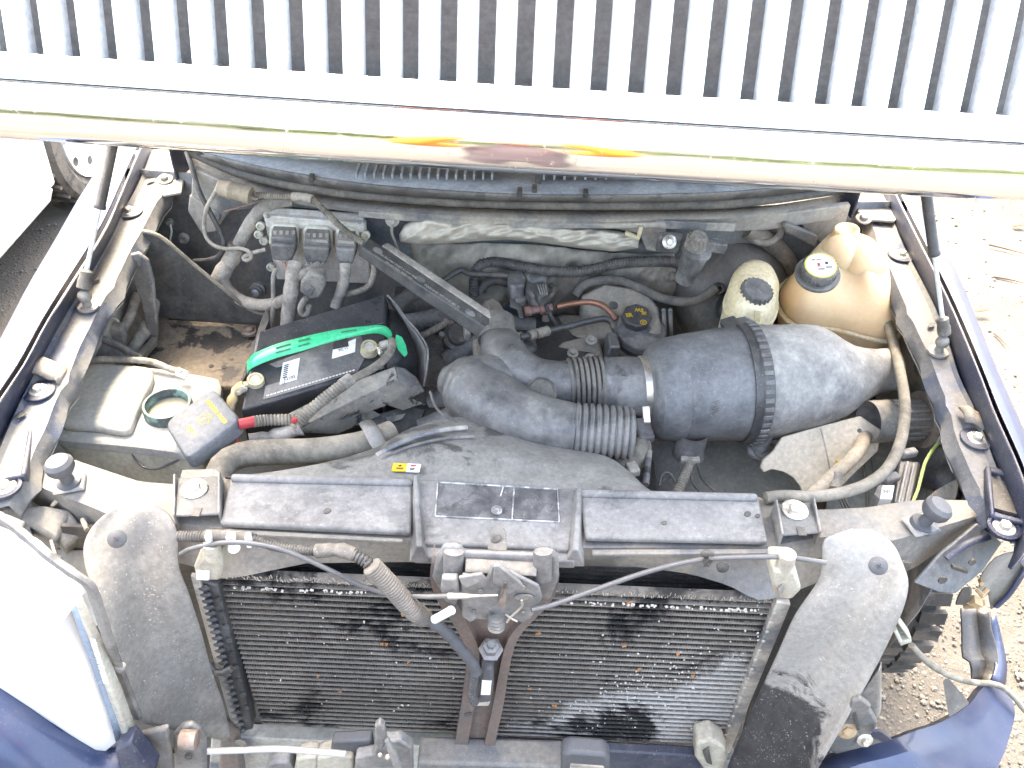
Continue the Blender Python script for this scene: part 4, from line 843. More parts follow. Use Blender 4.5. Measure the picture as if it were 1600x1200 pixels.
q = MB(); q.hull8([PY(1494, 935, .83), PY(1503, 918, .83), PY(1518, 915, .83), PY(1519, 938, .83)], [PY(1491, 946, .845), PY(1500, 925, .85), PY(1520, 925, .85), PY(1510, 946, .845)]); single('black_clip', 'shiny black clip under the tip of the fender bracket', 'clip', q, m_plastic_clean, bevel=.003)
# loose washer-hose / wire over the gravel with its connector
tube1('loose_wire', 'loose grey wire sagging from a pale connector over the gravel to the bumper corner', 'wire', py_([(1424, 1008, .80), (1440, 1026, .80), (1462, 1044, .81), (1490, 1058, .82), (1520, 1066, .84), (1548, 1068, .86), (1570, 1076, .86), (1585, 1090, .85), (1600, 1108, .84), (1625, 1135, .82)]), .0055, m_hose)
cn = thing('lamp_connector', 'pale rectangular wire connector hanging beside the right flap', 'connector', PY(1412, 1000, .80))
q = MB()
for pts in ([(1396, 988), (1402, 985), (1411, 1003), (1405, 1006)], [(1405, 1004), (1424, 998), (1425, 1004), (1407, 1010)], [(1402, 974), (1406, 972), (1425, 998), (1421, 1001)]): q.prism([PY(x, y, .80) for x, y in pts], (0, .02, 0))
part(cn, 'shell', q, m_ecu_ring, bevel=.002)
q = MB(); q.prism([PY(x, y, .81) for x, y in ((1399, 984), (1405, 976), (1418, 994), (1408, 1000))], (0, .02, 0)); part(cn, 'core', q, m_tape, bevel=.002)
# tyre standing on the gravel behind
tw = Vector((.825, 1.44, .37)); wt = thing('front_wheel', 'black front tyre seen through the gap beside the right flap', 'wheel', (tw.x, tw.y, 0))
q = MB(); q.lathe(tw, (1, 0, 0), [(-.12, .2), (-.12, .33), (-.10, .365), (.09, .365), (.115, .34), (.118, .30), (.10, .22)], 56, cap=False); part(wt, 'tyre', q, bpy.data.materials['tyre_rubber'], smooth=30)
q = MB()
for k in range(48):
    a = 6.2832*k/48
    for dx, of in ((-.06, 0), (.02, .5), (.085, .2)):
        a2 = a+of*6.2832/48; q.box(tw+Vector((dx, .368*math.cos(a2), .368*math.sin(a2))), (.055, .030, .014), Euler((a2-math.pi/2, 0, 0)).to_matrix())
o = part(wt, 'tread_block', q, bpy.data.materials['tyre_rubber'], smooth=0); o['kind'] = 'stuff'
q = MB(); q.lathe(tw, (1, 0, 0), [(.09, .22), (.05, .19), (.07, .08), (.08, .0001)], 30); part(wt, 'rim', q, m_steel)

# --- right lower ironwork, and the bits along the bottom edge
rb = thing('bumper_bracket', 'dusty pale bumper bracket with two bolts at the lower right of the black flap', 'bracket', PY(1340, 1160, .68))
q = MB(); q.prism([PY(x, y, .675) for x, y in ((1294, 1172), (1312, 1135), (1345, 1105), (1362, 1112), (1372, 1130), (1368, 1142), (1392, 1158), (1306, 1180))], (0, .012, 0)); part(rb, 'plate', q, m_pale, bevel=.004)
q = MB(); q.prism([PY(x, y, .69) for x, y in ((1340, 1082), (1350, 1078), (1374, 1048), (1374, 1120), (1362, 1135), (1344, 1110))], (.01, .02, 0)); part(rb, 'arm', q, m_steel, bevel=.004)
q = MB(); q.prism([PY(x, y, .672) for x, y in ((1332, 1098), (1345, 1092), (1362, 1105), (1346, 1128), (1325, 1122))], (0, .01, 0)); part(rb, 'tab', q, m_pale, bevel=.003)
part(rb, 'bolt', bolt_mb(PY(1324, 1141, .672), (0, -1, .4), .0085, .004), M('tan_bolt', (.35, .25, .14), amt=.5, rough=.6)); part(rb, 'bolt', bolt_mb(PY(1351, 1156, .672), (0, -1, .4), .007, .008), m_zinc)
q = MB(); q.prism([PY(x, y, .668) for x, y in ((1334, 1118), (1338, 1116), (1344, 1140), (1339, 1142))], (0, .004, 0)); part(rb, 'slot', q, m_dark)
q = MB(); q.prism([PY(x, y, .66) for x, y in ((1360, 1145), (1375, 1142), (1393, 1156), (1380, 1160), (1362, 1152))], (0, .004, 0)); part(rb, 'blue_tab', q, m_paint_in)
lb = thing('horn_bracket', 'grey painted upright bracket with a brown wrapped tube at the bottom left', 'bracket', PY(290, 1200, .60))
q = MB(); q.prism([PY(x, y, .62) for x, y in ((270, 1150), (280, 1138), (296, 1134), (312, 1142), (321, 1158), (322, 1215), (272, 1215))], (0, .012, 0)); part(lb, 'plate', q, m_latch, bevel=.005)
q = MB(); q.tube([PY(283, 1155, .60), PY(308, 1156, .60)], .014, 14); part(lb, 'brown_tube', q, m_rust)
q = MB(); a = PY(295, 1181, .616); q.lathe(a, (0, -1, 0), [(0, .006), (.003, .006), (.003, .0001)], 12); part(lb, 'hole', q, m_dark)
tube1('grey_hose', 'pale grey hose running level along the bottom from the left bracket', 'hose', py_([(322, 1174, .63), (380, 1172, .64), (430, 1170, .64), (480, 1173, .64), (540, 1178, .64)]), .0052, flat('pale_grey_hose', (.42, .42, .42), .5))
tube1('black_hose', 'thin black hose curving behind the bottom left bracket', 'hose', py_([(225, 1148, .62), (240, 1165, .625), (270, 1172, .63), (285, 1172, .635)]), .0045, m_loom)
q = MB(); q.prism([PY(x, y, .60) for x, y in ((215, 1150), (262, 1138), (270, 1205), (238, 1205))], (0, .01, 0)); single('inner_fascia', 'pale plastic panel between the bumper and the upright bracket', 'panel', q, m_pale, bevel=.004)
rl2 = thing('lower_rail', 'dirty lower crossmember under the condenser', 'crossmember', (0, .76, .38))
q = MB(); q.prism([PY(330, 1150, .80), PY(1150, 1190, .80), PY(1160, 1300, .80), PY(320, 1300, .80)], (0, .03, 0)); part(rl2, 'panel', q, m_body, bevel=.003)
q = MB(); q.prism([PY(344, 1130, .75), PY(372, 1150, .75), PY(385, 1230, .75), PY(340, 1230, .75)], (0, .02, 0)); part(rl2, 'left_horn', q, m_brace, bevel=.008)
q = MB(); a = PY(376, 1160, .745); q.lathe(a, (0, -1, 0), [(0, .010), (.002, .010), (.002, .0001)], 16); part(rl2, 'plug', q, m_beam_dimmed)
q = MB(); q.prism([PY(652, 1192, .70), PY(880, 1199, .70), PY(880, 1230, .70), PY(650, 1230, .70)], (0, .05, 0)); part(rl2, 'pale_bar', q, m_beam_dimmed, bevel=.006)
q = MB(); q.prism([PY(770, 1165, .755), PY(1100, 1182, .755), PY(1100, 1230, .755), PY(760, 1230, .755)], (0, .02, 0)); part(rl2, 'valance', q, m_paint_in, bevel=.004)
q = MB(); q.prism([PY(878, 1180, .66), PY(890, 1176, .66), PY(945, 1180, .66), PY(953, 1188, .66), PY(952, 1225, .66), PY(876, 1225, .66)], (0, .03, 0)); mk = single('grey_boss', 'grey plastic boss with a tan insert at the bottom middle', 'boss', q, m_knob, bevel=.006)
q = MB(); q.prism([PY(890, 1194, .658), PY(945, 1198, .658), PY(945, 1225, .658), PY(888, 1225, .658)], (0, .01, 0)); single('tan_insert', 'tan insert set in the grey boss at the bottom middle', 'insert', q, m_clip, bevel=.004)
la = thing('lower_latch', 'grey latch assembly with a lever at the bottom edge left of the brace', 'latch', PY(600, 1210, .62))
q = MB(); q.prism([PY(x, y, .66) for x, y in ((518, 1160), (580, 1157), (584, 1182), (515, 1182))], (0, .02, 0)); part(la, 'arm', q, m_knob, bevel=.004)
q = MB(); q.prism([PY(x, y, .64) for x, y in ((588, 1160), (625, 1158), (644, 1170), (645, 1220), (552, 1220), (555, 1185), (582, 1180))], (0, .02, 0)); part(la, 'body', q, m_latch, bevel=.004)
q = MB(); q.prism([PY(x, y, .615) for x, y in ((585, 1138), (593, 1131), (600, 1138), (604, 1162), (598, 1172), (586, 1166))], (0, .014, 0)); part(la, 'lever', q, m_plastic, bevel=.004)
q = MB(); q.prism([PY(x, y, .61) for x, y in ((599, 1160), (606, 1158), (628, 1200), (620, 1215))], (0, .01, 0)); part(la, 'link', q, m_plastic, bevel=.003)
q = MB(); a = PY(606, 1183, .632); q.ball(a, .005, 10); q.ball(PY(594, 1180, .632), .004, 10); part(la, 'spring', q, m_zinc)
for pts, lab in (([(462, 1188), (480, 1183), (495, 1185), (496, 1215), (460, 1215)], 'cream rounded block, left of two at the bottom edge'), ([(494, 1186), (520, 1180), (552, 1184), (554, 1215), (494, 1215)], 'cream rounded block nearest the lower latch at the bottom edge'), ([(416, 1196), (430, 1191), (450, 1192), (458, 1205), (456, 1220), (414, 1220)], 'grey round-topped post at the bottom edge')):
    q = MB(); q.prism([PY(x, y, .65) for x, y in pts], (0, .03, 0)); single('end_block', lab, 'block', q, m_block if 'cream' in lab else m_latch, 'blocks along the bottom edge', bevel=.005)
# ------------------------------------------------------------------ the engine bay
def rp(l, z, n=36):          # closed ring through photo points at one height
    l = [Vector((x, y, 0)) for x, y in l]; ext = l+l[:3]; out = []
    m = len(l); dense = []
    for i in range(m):
        a, b, c, e = l[(i-1) % m], l[i], l[(i+1) % m], l[(i+2) % m]
        for k in range(10):
            t = k/10; dense.append(.5*((2*b)+(c-a)*t+(2*a-5*b+4*c-e)*t*t+(3*b-a-3*c+e)*t**3))
    L = [0]
    for i in range(len(dense)): L.append(L[-1]+(dense[(i+1) % len(dense)]-dense[i]).length)
    for j in range(n):
        d = L[-1]*j/n; k = max(i for i in range(len(dense)) if L[i] <= d); t = (d-L[k])/max(1e-9, L[k+1]-L[k])
        q = dense[k].lerp(dense[(k+1) % len(dense)], t); out.append(P(q.x, q.y, z))
    return out
def dome(rings, shrink=.6):
    last = rings[-1]; c = sum(last, Vector())/len(last); return rings+[[p.lerp(c, 1-shrink)+Vector((0, 0, .0015)) for p in last]]
def tz(pts): return [P(x, y, z) for x, y, z in pts]

# --- engine mass, dark and low
en = thing('engine', 'dark grimy engine with cast covers down in the middle of the bay', 'engine', (0, 1.25, .4))
q = MB(); q.box((.02, 1.22, .60), (.56, .50, .34)); part(en, 'block', q, m_dark, bevel=.03)
q = MB(); q.box((-.12, 1.36, .80), (.20, .26, .10), (0, 0, .1)); part(en, 'left_valve_cover', q, m_plastic, bevel=.02)
q = MB(); q.box((.05, 1.40, .80), (.30, .30, .14)); part(en, 'intake_manifold', q, m_dark, bevel=.03)
for i in range(5):
    q = MB(); q.tube([Vector((-.16+.01*i, 1.18+.07*i, .84)), Vector((-.06, 1.20+.07*i, .875)), Vector((.05, 1.21+.07*i, .86))], .022, 14); part(en, 'intake_runner', q, m_plastic)
for a, b, r, m in (((-.20, 1.24, .80), (-.05, 1.20, .82), .045, m_dark), ((-.16, 1.12, .78), (-.06, 1.12, .80), .055, m_plastic), ((.01, 1.22, .84), (.07, 1.24, .84), .040, m_plastic_clean), ((.05, 1.34, .86), (.13, 1.33, .86), .030, m_plastic_clean)):
    q = MB(); A, B_ = Vector(a), Vector(b); q.lathe(A, B_-A, [(0, r*.8), (.006, r), ((B_-A).length-.006, r), ((B_-A).length, r*.8)], 24); part(en, 'accessory', q, m)
q = MB(); c = P(815, 548, .86); q.ball(c, .028, 18, (1.3, 1, 1)); part(en, 'black_dome', q, m_plastic_clean)
# cast covers at the right of the middle
m_cast = M('tan_cast_cover', (.22, .20, .17), dust=(.40, .355, .285), amt=.6, dm=.8, d0=.35, ps=14, sharp=.12, rough=.7, bump=.3)
for nm, pts, z, t in (('cam_cover', [(838, 572, .84), (878, 532, .88), (912, 524, .89), (938, 528, .89), (948, 572, .86), (900, 580, .84)], .88, .05),
                      ('side_cover', [(852, 500, .86), (880, 488, .88), (950, 492, .89), (962, 520, .89), (930, 526, .88), (862, 528, .86)], .88, .05),
                      ('valve_cover', [(905, 462, .93), (945, 440, .95), (1010, 452, .94), (1030, 478, .93), (1035, 520, .90), (985, 530, .89), (950, 505, .89), (915, 490, .90)], .93, .05),
                      ('filler_base', [(960, 520, .87), (1040, 520, .87), (1045, 550, .85), (985, 560, .85), (955, 545, .86)], .87, .06),
                      ('front_cover', [(950, 545, .85), (1010, 545, .86), (1020, 575, .84), (940, 580, .83)], .85, .06)):
    pl(en, nm, pts, z, t, m_cast, .008)
for x, y, z in ((924, 532, .893), (922, 560, .872), (895, 552, .873)): part(en, 'bolt', bolt_mb(P(x, y, z), (0, -.3, 1), .0065), m_alu)
q = MB(); a = P(958, 478, .945); q.lathe(a, (0, -.25, 1), [(0, .010), (.003, .010), (.003, .0001)], 18); part(en, 'hole_plug', q, m_dark)
q = MB(); q.box(P(955, 545, .885), (.022, .05, .05), (0, .1, .1)); part(en, 'coil_bracket', q, m_steel, bevel=.004)
# throttle body bracket castings under the dark bar
for pts, z in (([(754, 470), (770, 463), (782, 472), (790, 485), (800, 500), (795, 520), (775, 512), (760, 495)], .93), ([(738, 528), (760, 525), (775, 548), (755, 560), (740, 552)], .90), ([(752, 472), (765, 470), (768, 486), (755, 484)], .945)):
    pl(en, 'throttle_casting', pts, z, .03, m_cast, .006)
q = MB(); c = P(712, 520, .88); q.lathe(c+Vector((0, 0, -.04)), (.2, -.4, 1), [(0, .028), (.03, .030), (.034, .034), (.046, .034), (.05, .026), (.058, .024)], 22); part(en, 'sensor_housing', q, m_plastic_clean)
for i in range(4):
    q = MB(); a = 1.57*i+.4; q.lathe(c+Vector((.031*math.cos(a), .031*math.sin(a)-.008, .003)), (.2, -.4, 1), [(0, .006), (.012, .006)], 8); part(en, 'screw_boss', q, m_plastic)
q = MB(); q.box(P(728, 525, .885), (.012, .035, .05), (.2, .1, .2)); part(en, 'plate', q, m_alu, bevel=.002)
for pts, r, m in (([(640, 560, .80), (680, 552, .82), (715, 560, .82)], .010, m_plastic_clean), ([(620, 470, .90), (650, 470, .90), (700, 475, .88)], .03, m_dark), ([(630, 500, .86), (680, 497, .87), (720, 500, .86)], .026, m_plastic), ([(655, 590, .78), (690, 580, .80), (720, 582, .80)], .02, m_dark)):
    q = MB(); q.tube(tz(pts), r, 12); part(en, 'coolant_pipe', q, m)
q = MB(); q.tube(tz([(655, 525, .90), (672, 518, .905), (696, 506, .91)]), .0065, 10, corr=(.005, .12)); part(en, 'wire_loom', q, m_hose)
q = MB(); q.ball(P(697, 503, .912), .007, 8); part(en, 'frayed_wires', q, m_rust)
q = MB(); q.tube(tz([(610, 485, .93), (630, 470, .93), (650, 455, .93), (668, 440, .93)]), .016, 14); part(en, 'coolant_hose', q, m_loom)
# --- firewall insulation pads
def pad(lab, top, bot, Y, bulge, mat, seed, fold=.006):
    n, mrow = 90, 22; r_ = random.Random(seed); g_ = []; ph = [r_.uniform(0, 6) for _ in range(6)]
    tp, bt = res(top, n), res(bot, n)
    for j in range(mrow+1):
        t = j/mrow; row_ = []
        for i in range(n+1):
            x, y = tp[i].x+(bt[i].x-tp[i].x)*t, tp[i].y+(bt[i].y-tp[i].y)*t; s = i/n
            e = (1-abs(2*t-1)**4)*(1-abs(2*s-1)**12)
            w_ = fold*(math.sin(s*37+t*5+ph[0])*math.sin(t*7+ph[1]+s*9)+.6*abs(math.sin(s*61+t*t*13+ph[5]))*math.sin(s*23-t*11)+.7*math.sin(s*71+t*17+ph[2])*math.sin(s*13+ph[3])+.5*abs(math.sin(s*22-t*9+ph[4])))
            row_.append(PY(x, y, Y-bulge*e-w_*e))
        g_.append(row_)
    q = MB(); q.grid(g_); return single('insulation_pad', lab, 'insulation', q, mat, 'insulation pads on the firewall', smooth=70, solid=.006, soff=1, sub=1)
pad('long puffy grey-beige insulation pad just below the cowl flange', [(622, 368), (632, 350), (648, 342), (668, 337), (760, 345), (860, 352), (940, 356), (985, 364), (1000, 374)], [(624, 378), (650, 383), (700, 382), (740, 378), (790, 375), (840, 379), (900, 388), (960, 394), (998, 388)], 1.565, .035, m_insul, 1)
pad('crumpled lower insulation sheet under the puffy pad, behind the hoses', [(640, 376), (700, 380), (760, 378), (830, 380), (900, 388), (960, 394), (1055, 395)], [(655, 480), (700, 500), (760, 500), (830, 500), (900, 495), (970, 485), (1060, 460)], 1.60, .02, M('insulation_grey', (.24, .225, .19), dust=(.42, .39, .33), amt=.55, dm=.8, d0=.3, ps=11, sharp=.2, rough=.8, bump=.8, bs=60), 2, .011)
q = MB(); q.box(PY(988, 368, 1.53), (.032, .010, .008), (0, .35, 0)); q.box(PY(999, 364, 1.53), (.008, .008, .03), (0, .1, 0)); single('tan_clip', 'yellowed plastic clip on the firewall at the right end of the puffy pad', 'clip', q, flat('yellowed_clip', (.60, .52, .34), .5), bevel=.002)
# --- left side: battery tray with its triangular wall
m_tray = M('peeling_tray', (.016, .02, .026), dust=(.34, .28, .21), amt=.58, dm=.9, d0=.15, ps=10, sharp=.02, rough=.45, bump=.25)
tr = thing('battery_tray', 'empty black tray crusted with tan dirt, with a triangular back wall', 'tray', P(300, 540, .84))
pl(tr, 'floor', [(244, 497), (412, 508), (395, 560), (372, 605), (300, 600), (212, 572), (205, 560)], .842, .012, m_tray, .003)
m_wall = M('scuffed_black_wall', (.020, .022, .026), dust=(.26, .25, .23), amt=.42, dm=.5, d0=.28, ps=9, sharp=.15, rough=.45, bump=.15, stretch=(1, 1, .25))
q = MB(); q.prism([PY(x, y, 1.47) for x, y in ((222, 362), (240, 366), (258, 376), (300, 412), (340, 445), (378, 476), (398, 488), (413, 492), (408, 508), (330, 503), (246, 497), (232, 455), (220, 410))], (0, .006, 0)); part(tr, 'back_wall', q, m_wall, bevel=.002)
q = MB(); q.tube(py_([(222, 361, 1.468), (240, 365, 1.468), (258, 375, 1.468), (300, 411, 1.468), (340, 444, 1.468), (378, 475, 1.468), (398, 487, 1.468), (414, 491, 1.468)]), .004, 8); part(tr, 'rim', q, m_hose)
q = MB(); q.prism([P(410, 495, .90), P(418, 478, .93), P(420, 500, .90), P(380, 598, .86), P(374, 600, .86), P(404, 512, .88)], .02); part(tr, 'side_lip', q, m_dark, bevel=.002)
q = MB(); q.box(P(390, 518, .848), (.032, .028, .012), (0, 0, .2)); r_ = part(tr, 'rusty_nut_plate', q, m_rust, bevel=.003); part(tr, 'bolt', bolt_mb(P(390, 518, .854), (0, 0, 1), .008), m_rust)
q = MB(); q.box(P(228, 548, .86), (.012, .07, .02), (0, .2, -.2)); part(tr, 'clip', q, m_clip, bevel=.002)
for x, y in ((330, 572), (350, 574), (268, 580)):
    q = MB(); q.lathe(P(x, y, .8425), (0, 0, 1), [(0, .005), (.001, .005), (.001, .0001)], 12); part(tr, 'hole', q, m_dark)
q = MB(); q.prism([PY(x, y, 1.40) for x, y in ((198, 400), (215, 396), (231, 408), (240, 440), (243, 480), (247, 520), (240, 560), (230, 555), (228, 510), (220, 470), (206, 435))], (0, .01, 0)); single('splash_flap', 'curved black rubber leaf hanging between the left rail and the tray', 'flap', q, m_plastic, bevel=.003)
for lab, pts, r in (('tan dusty hose bending behind the washer tank, nearest the tray', [(205, 560, .84), (215, 535, .86), (232, 505, .88), (240, 470, .90)], 11), ('tan dusty hose under the left rail, second from the tray', [(175, 545, .84), (188, 520, .87), (205, 490, .90), (214, 460, .92)], 8)):
    tube1('drain_hose', lab, 'hose', tz(pts), px(P(210, 520, .87), r), m_tape, 'hoses beside the battery tray', tape=.05)
q = MB(); q.tube(tz([(134, 528, .93), (160, 530, .93), (190, 543, .92), (222, 562, .90)]), .006, 8, sq=(1, 1.6)); q.prism(tz([(136, 532, .925), (160, 534, .925), (188, 547, .915), (216, 562, .90), (150, 562, .90), (135, 553, .91)]), .008); single('splash_web', 'thin ribbed black web arching behind the washer tank', 'bracket', q, m_plastic, bevel=.002)
q = MB(); q.prism([PY(x, y, 1.36) for x, y in ((150, 512), (188, 512), (195, 540), (160, 535))], (0, .02, 0)); q.tube(py_([(168, 512, 1.35), (168, 500, 1.35), (178, 497, 1.35), (186, 503, 1.35)]), .003, 6); single('grey_bracket', 'small grey wire-topped bracket under the left rail', 'bracket', q, m_body, bevel=.002)
# --- washer tank with loose square cap
wt_ = thing('washer_tank', 'yellowed washer fluid tank, dusty on top, its square cap off', 'washer tank', P(200, 700, .72))
hi = [(139, 567), (180, 567), (230, 571), (240, 578), (238, 594), (226, 618), (212, 648), (199, 674), (150, 668), (96, 664), (92, 655), (108, 620), (126, 585)]
lo = [(138, 572), (235, 576), (285, 583), (335, 592), (345, 600), (340, 640), (330, 690), (310, 712), (282, 708), (200, 697), (110, 690), (86, 684), (84, 672), (108, 625)]
r_lo = rp(lo, .905, 44); q = MB()
q.loft(dome([[p+Vector((0, 0, -.17)) for p in r_lo], [p+Vector((0, 0, -.03)) for p in r_lo], [p+Vector((0, 0, -.012)) for p in r_lo], r_lo], .97)); part(wt_, 'body', q, m_white_plastic, bevel=.004, smooth=35)
q = MB(); r2_ = rp(lo, .906, 44); c_ = sum(r2_, Vector())/44
q.loft(dome([[p+(p-c_)*.012+Vector((0, 0, -.016)) for p in r2_], [p+(p-c_)*.006+Vector((0, 0, .000)) for p in r2_], [p.lerp(c_, .04)+Vector((0, 0, .004)) for p in r2_]], .96)); part(wt_, 'top_skin', q, m_washer_top, smooth=40)
q = MB(); r3_ = rp(hi, .928, 40); c3_ = sum(r3_, Vector())/40
q.loft(dome([[p+Vector((0, 0, -.026)) for p in r3_], [p+Vector((0, 0, -.006)) for p in r3_], [p.lerp(c3_, .06)+Vector((0, 0, .001)) for p in r3_], [p.lerp(c3_, .16)+Vector((0, 0, .003)) for p in r3_]], .9)); part(wt_, 'raised_top', q, m_washer_top, smooth=50, sub=1)
c = P(265, 645, .908); rr0 = px(c, 37)
q = MB(); q.lathe(c, (0, 0, 1), [(0, rr0*1.02), (.020, rr0), (.024, rr0*.97), (.024, rr0*.88), (.020, rr0*.84), (-.0, rr0*.84)], 40, cap=False); nk = part(wt_, 'filler_neck', q, M('neck_ring', (.05, .06, .07), dust=(.25, .42, .36), amt=.45, dm=.8, d0=.1, ps=30, sharp=.05, rough=.4), smooth=40)
q = MB(); q.lathe(c+Vector((0, 0, .002)), (0, 0, 1), [(0, rr0*.83), (.004, rr0*.83), (.004, .0001)], 30); part(nk, 'fluid', q, flat('dirty_fluid', (.30, .28, .21), .1))
q = MB(); q.prism(tz([(140, 738, .80), (205, 740, .80), (280, 752, .80), (280, 790, .80), (150, 770, .80)]), .1); part(wt_, 'lower_body', q, m_white_plastic, bevel=.02)
q = MB(); q.prism(tz([(66, 684, .91), (82, 680, .91), (112, 716, .87), (106, 738, .86), (70, 730, .86)]), .006); part(wt_, 'side_ear', q, m_beam_dimmed, bevel=.003)
cp = thing('washer_fluid_cover', 'square grey washer fluid cap with yellow print, flipped off its neck', 'cap', P(315, 690, .92))
T = [(332, 606), (375, 656), (293, 717), (258, 661)]; zt = [.972, .965, .945, .952]
tp = [P(x, y, z) for (x, y), z in zip(T, zt)]; cc = sum(tp, Vector())/4; nn = (tp[2]-tp[0]).cross(tp[3]-tp[1]).normalized(); nn = nn if nn.z > 0 else -nn
def sq_ring(quad, sc, d, rad=.16):
    c0 = sum(quad, Vector())/4; o = []
    for i in range(4):
        p, a, b = quad[i], quad[i-1], quad[(i+1) % 4]
        for t in (0, .25, .5, .75, 1):
            s0, s1 = p.lerp(a, rad), p.lerp(b, rad); w1 = s0.lerp(p, t); w2 = p.lerp(s1, t); o.append(c0+(w1.lerp(w2, t)-c0)*sc+nn*d)
    return o
q = MB(); q.loft([sq_ring(tp, 1.05, -.030), sq_ring(tp, 1.04, -.008), sq_ring(tp, 1.0, -.001), sq_ring(tp, .95, .0008), sq_ring(tp, .5, .001)]); part(cp, 'lid', q, M('grey_dusty_cap', (.085, .095, .11), dust=(.30, .31, .31), amt=.55, dm=.7, d0=.35, ps=8, sharp=.2, rough=.55, bump=.12), smooth=40)
e0 = tp[0].lerp(tp[3], .40)+nn*.0012; mcap = frame(tp[0]+nn*.0018, tp[1]+nn*.0018, tp[3]+nn*.0018)
Lx, Ly = (tp[1]-tp[0]).length, -(tp[3]-tp[0]).length
sgy = 1 if (mcap.inverted() @ (tp[3])).y > 0 else -1
if sgy > 0:          # text should read with its top towards the far right side
    mcap = frame(tp[0]+nn*.0018, tp[1]+nn*.0018, tp[3]+nn*.0018)
H = (tp[3]-tp[0]).length
FL = Matrix.Scale(-1, 4, (0, 1, 0)) if False else Matrix.Identity(4)
def cap_text(s, u, v, size):
    o = tp[0]+(tp[1]-tp[0])*u+(tp[3]-tp[0])*v+nn*.0016; x = (tp[1]-tp[0]).normalized(); y = nn.cross(x).normalized()
    m = Matrix(((x.x, y.x, nn.x, o.x), (x.y, y.y, nn.y, o.y), (x.z, y.z, nn.z, o.z), (0, 0, 0, 1))); text(cp, 'lettering', s, size, m, m_yellow, bold=.0003)
cap_text('WASHER FLUID', .52, .22, .0098); cap_text('ONLY', .52, .74, .0098)
q = MB(); o = tp[0]+(tp[1]-tp[0])*.5+(tp[3]-tp[0])*.47+nn*.0015; x = (tp[1]-tp[0]).normalized(); y = nn.cross(x)
shp = [(-.011, .003), (-.006, .008), (.006, .008), (.011, .003), (.007, -.008), (-.007, -.008)]
for (a, b), (c_x, d_) in zip(shp, shp[1:]+shp[:1]): q.tube([o+x*a+y*b, o+x*c_x+y*d_], .0007, 5)
q.tube([o+y*-.007, o+y*.010], .0006, 5); q.tube([o+y*.012+x*-.005, o+y*.0145, o+y*.012+x*.005], .0008, 5); part(cp, 'screen_symbol', q, m_yellow)
tube1('cap_tether', 'thin grey tether looping from the washer tank to its cap', 'tether', tz([(207, 694, .905), (206, 705, .89), (212, 718, .875), (225, 730, .868), (245, 732, .868), (266, 724, .876), (288, 714, .895)]), .0022, m_cable)
tube1('washer_hose', 'tan dusty hose lying along the back of the washer tank', 'hose', tz([(140, 563, .925), (165, 561, .93), (200, 562, .93), (235, 565, .93), (262, 575, .925), (285, 583, .92)]), .0062, m_tape, tape=.06)
tg = thing('hose_tag', 'white tag with a black letter on the end of the tan washer hose', 'tag', P(284, 583, .93)); q = MB(); tb_ = tz([(278, 573, .938), (294, 580, .938), (289, 590, .934), (273, 584, .934)]); q.prism(tb_, .006); part(tg, 'sleeve', q, m_label, bevel=.001)
m_ = frame(tb_[0]+Vector((0, 0, .0012)), tb_[1]+Vector((0, 0, .0012)), tb_[3]+Vector((0, 0, .0012))); o = sum(tb_, Vector())/4; x = (tb_[1]-tb_[0]).normalized(); n_ = Vector((0, -.2, 1)).normalized(); y = n_.cross(x).normalized()
text(tg, 'lettering', 'E', .011, Matrix(((x.x, y.x, n_.x, o.x), (x.y, y.y, n_.y, o.y), (x.z, y.z, n_.z, o.z+.0016), (0, 0, 0, 1))), m_black_print, bold=.0004)
# --- engine computer on the firewall with three plugs
Ye = 1.545
ecu = thing('engine_computer', 'pale grey engine computer with three black plugs on the left firewall', 'control module', PY(495, 440, Ye))
yp(ecu, 'case', [(411, 337), (570, 349), (577, 444), (500, 440), (432, 437)], Ye, .02, m_ceramic, .003)
q = MB(); q.hull8([PY(412, 323, Ye+.02), PY(568, 333, Ye+.02), PY(570, 350, Ye-.006), PY(411, 338, Ye-.006)], [PY(412, 327, Ye+.05), PY(568, 337, Ye+.05), PY(570, 356, Ye+.03), PY(411, 344, Ye+.03)]); part(ecu, 'top_flange', q, m_ceramic, bevel=.003)
yp(ecu, 'face_rail', [(413, 337), (568, 349), (569, 364), (415, 355)], Ye-.010, .012, m_ceramic, .002)
for x, y in ((418, 337+1), (562, 347)): part(ecu, 'screw', bolt_mb(PY(x, y, Ye-.012), (0, -1, .3), .0032, .002, 1.3), m_steel)
for x, y in ((408, 352), (405, 365), (413, 375), (572, 366), (424, 416)): q = MB(); a = PY(x, y, Ye-.006); q.lathe(a, (0, -1, .2), [(0, .009), (.008, .009), (.01, .006), (.004, .004), (.004, .0001)], 14); part(ecu, 'mount_boss', q, m_ecu_ring)
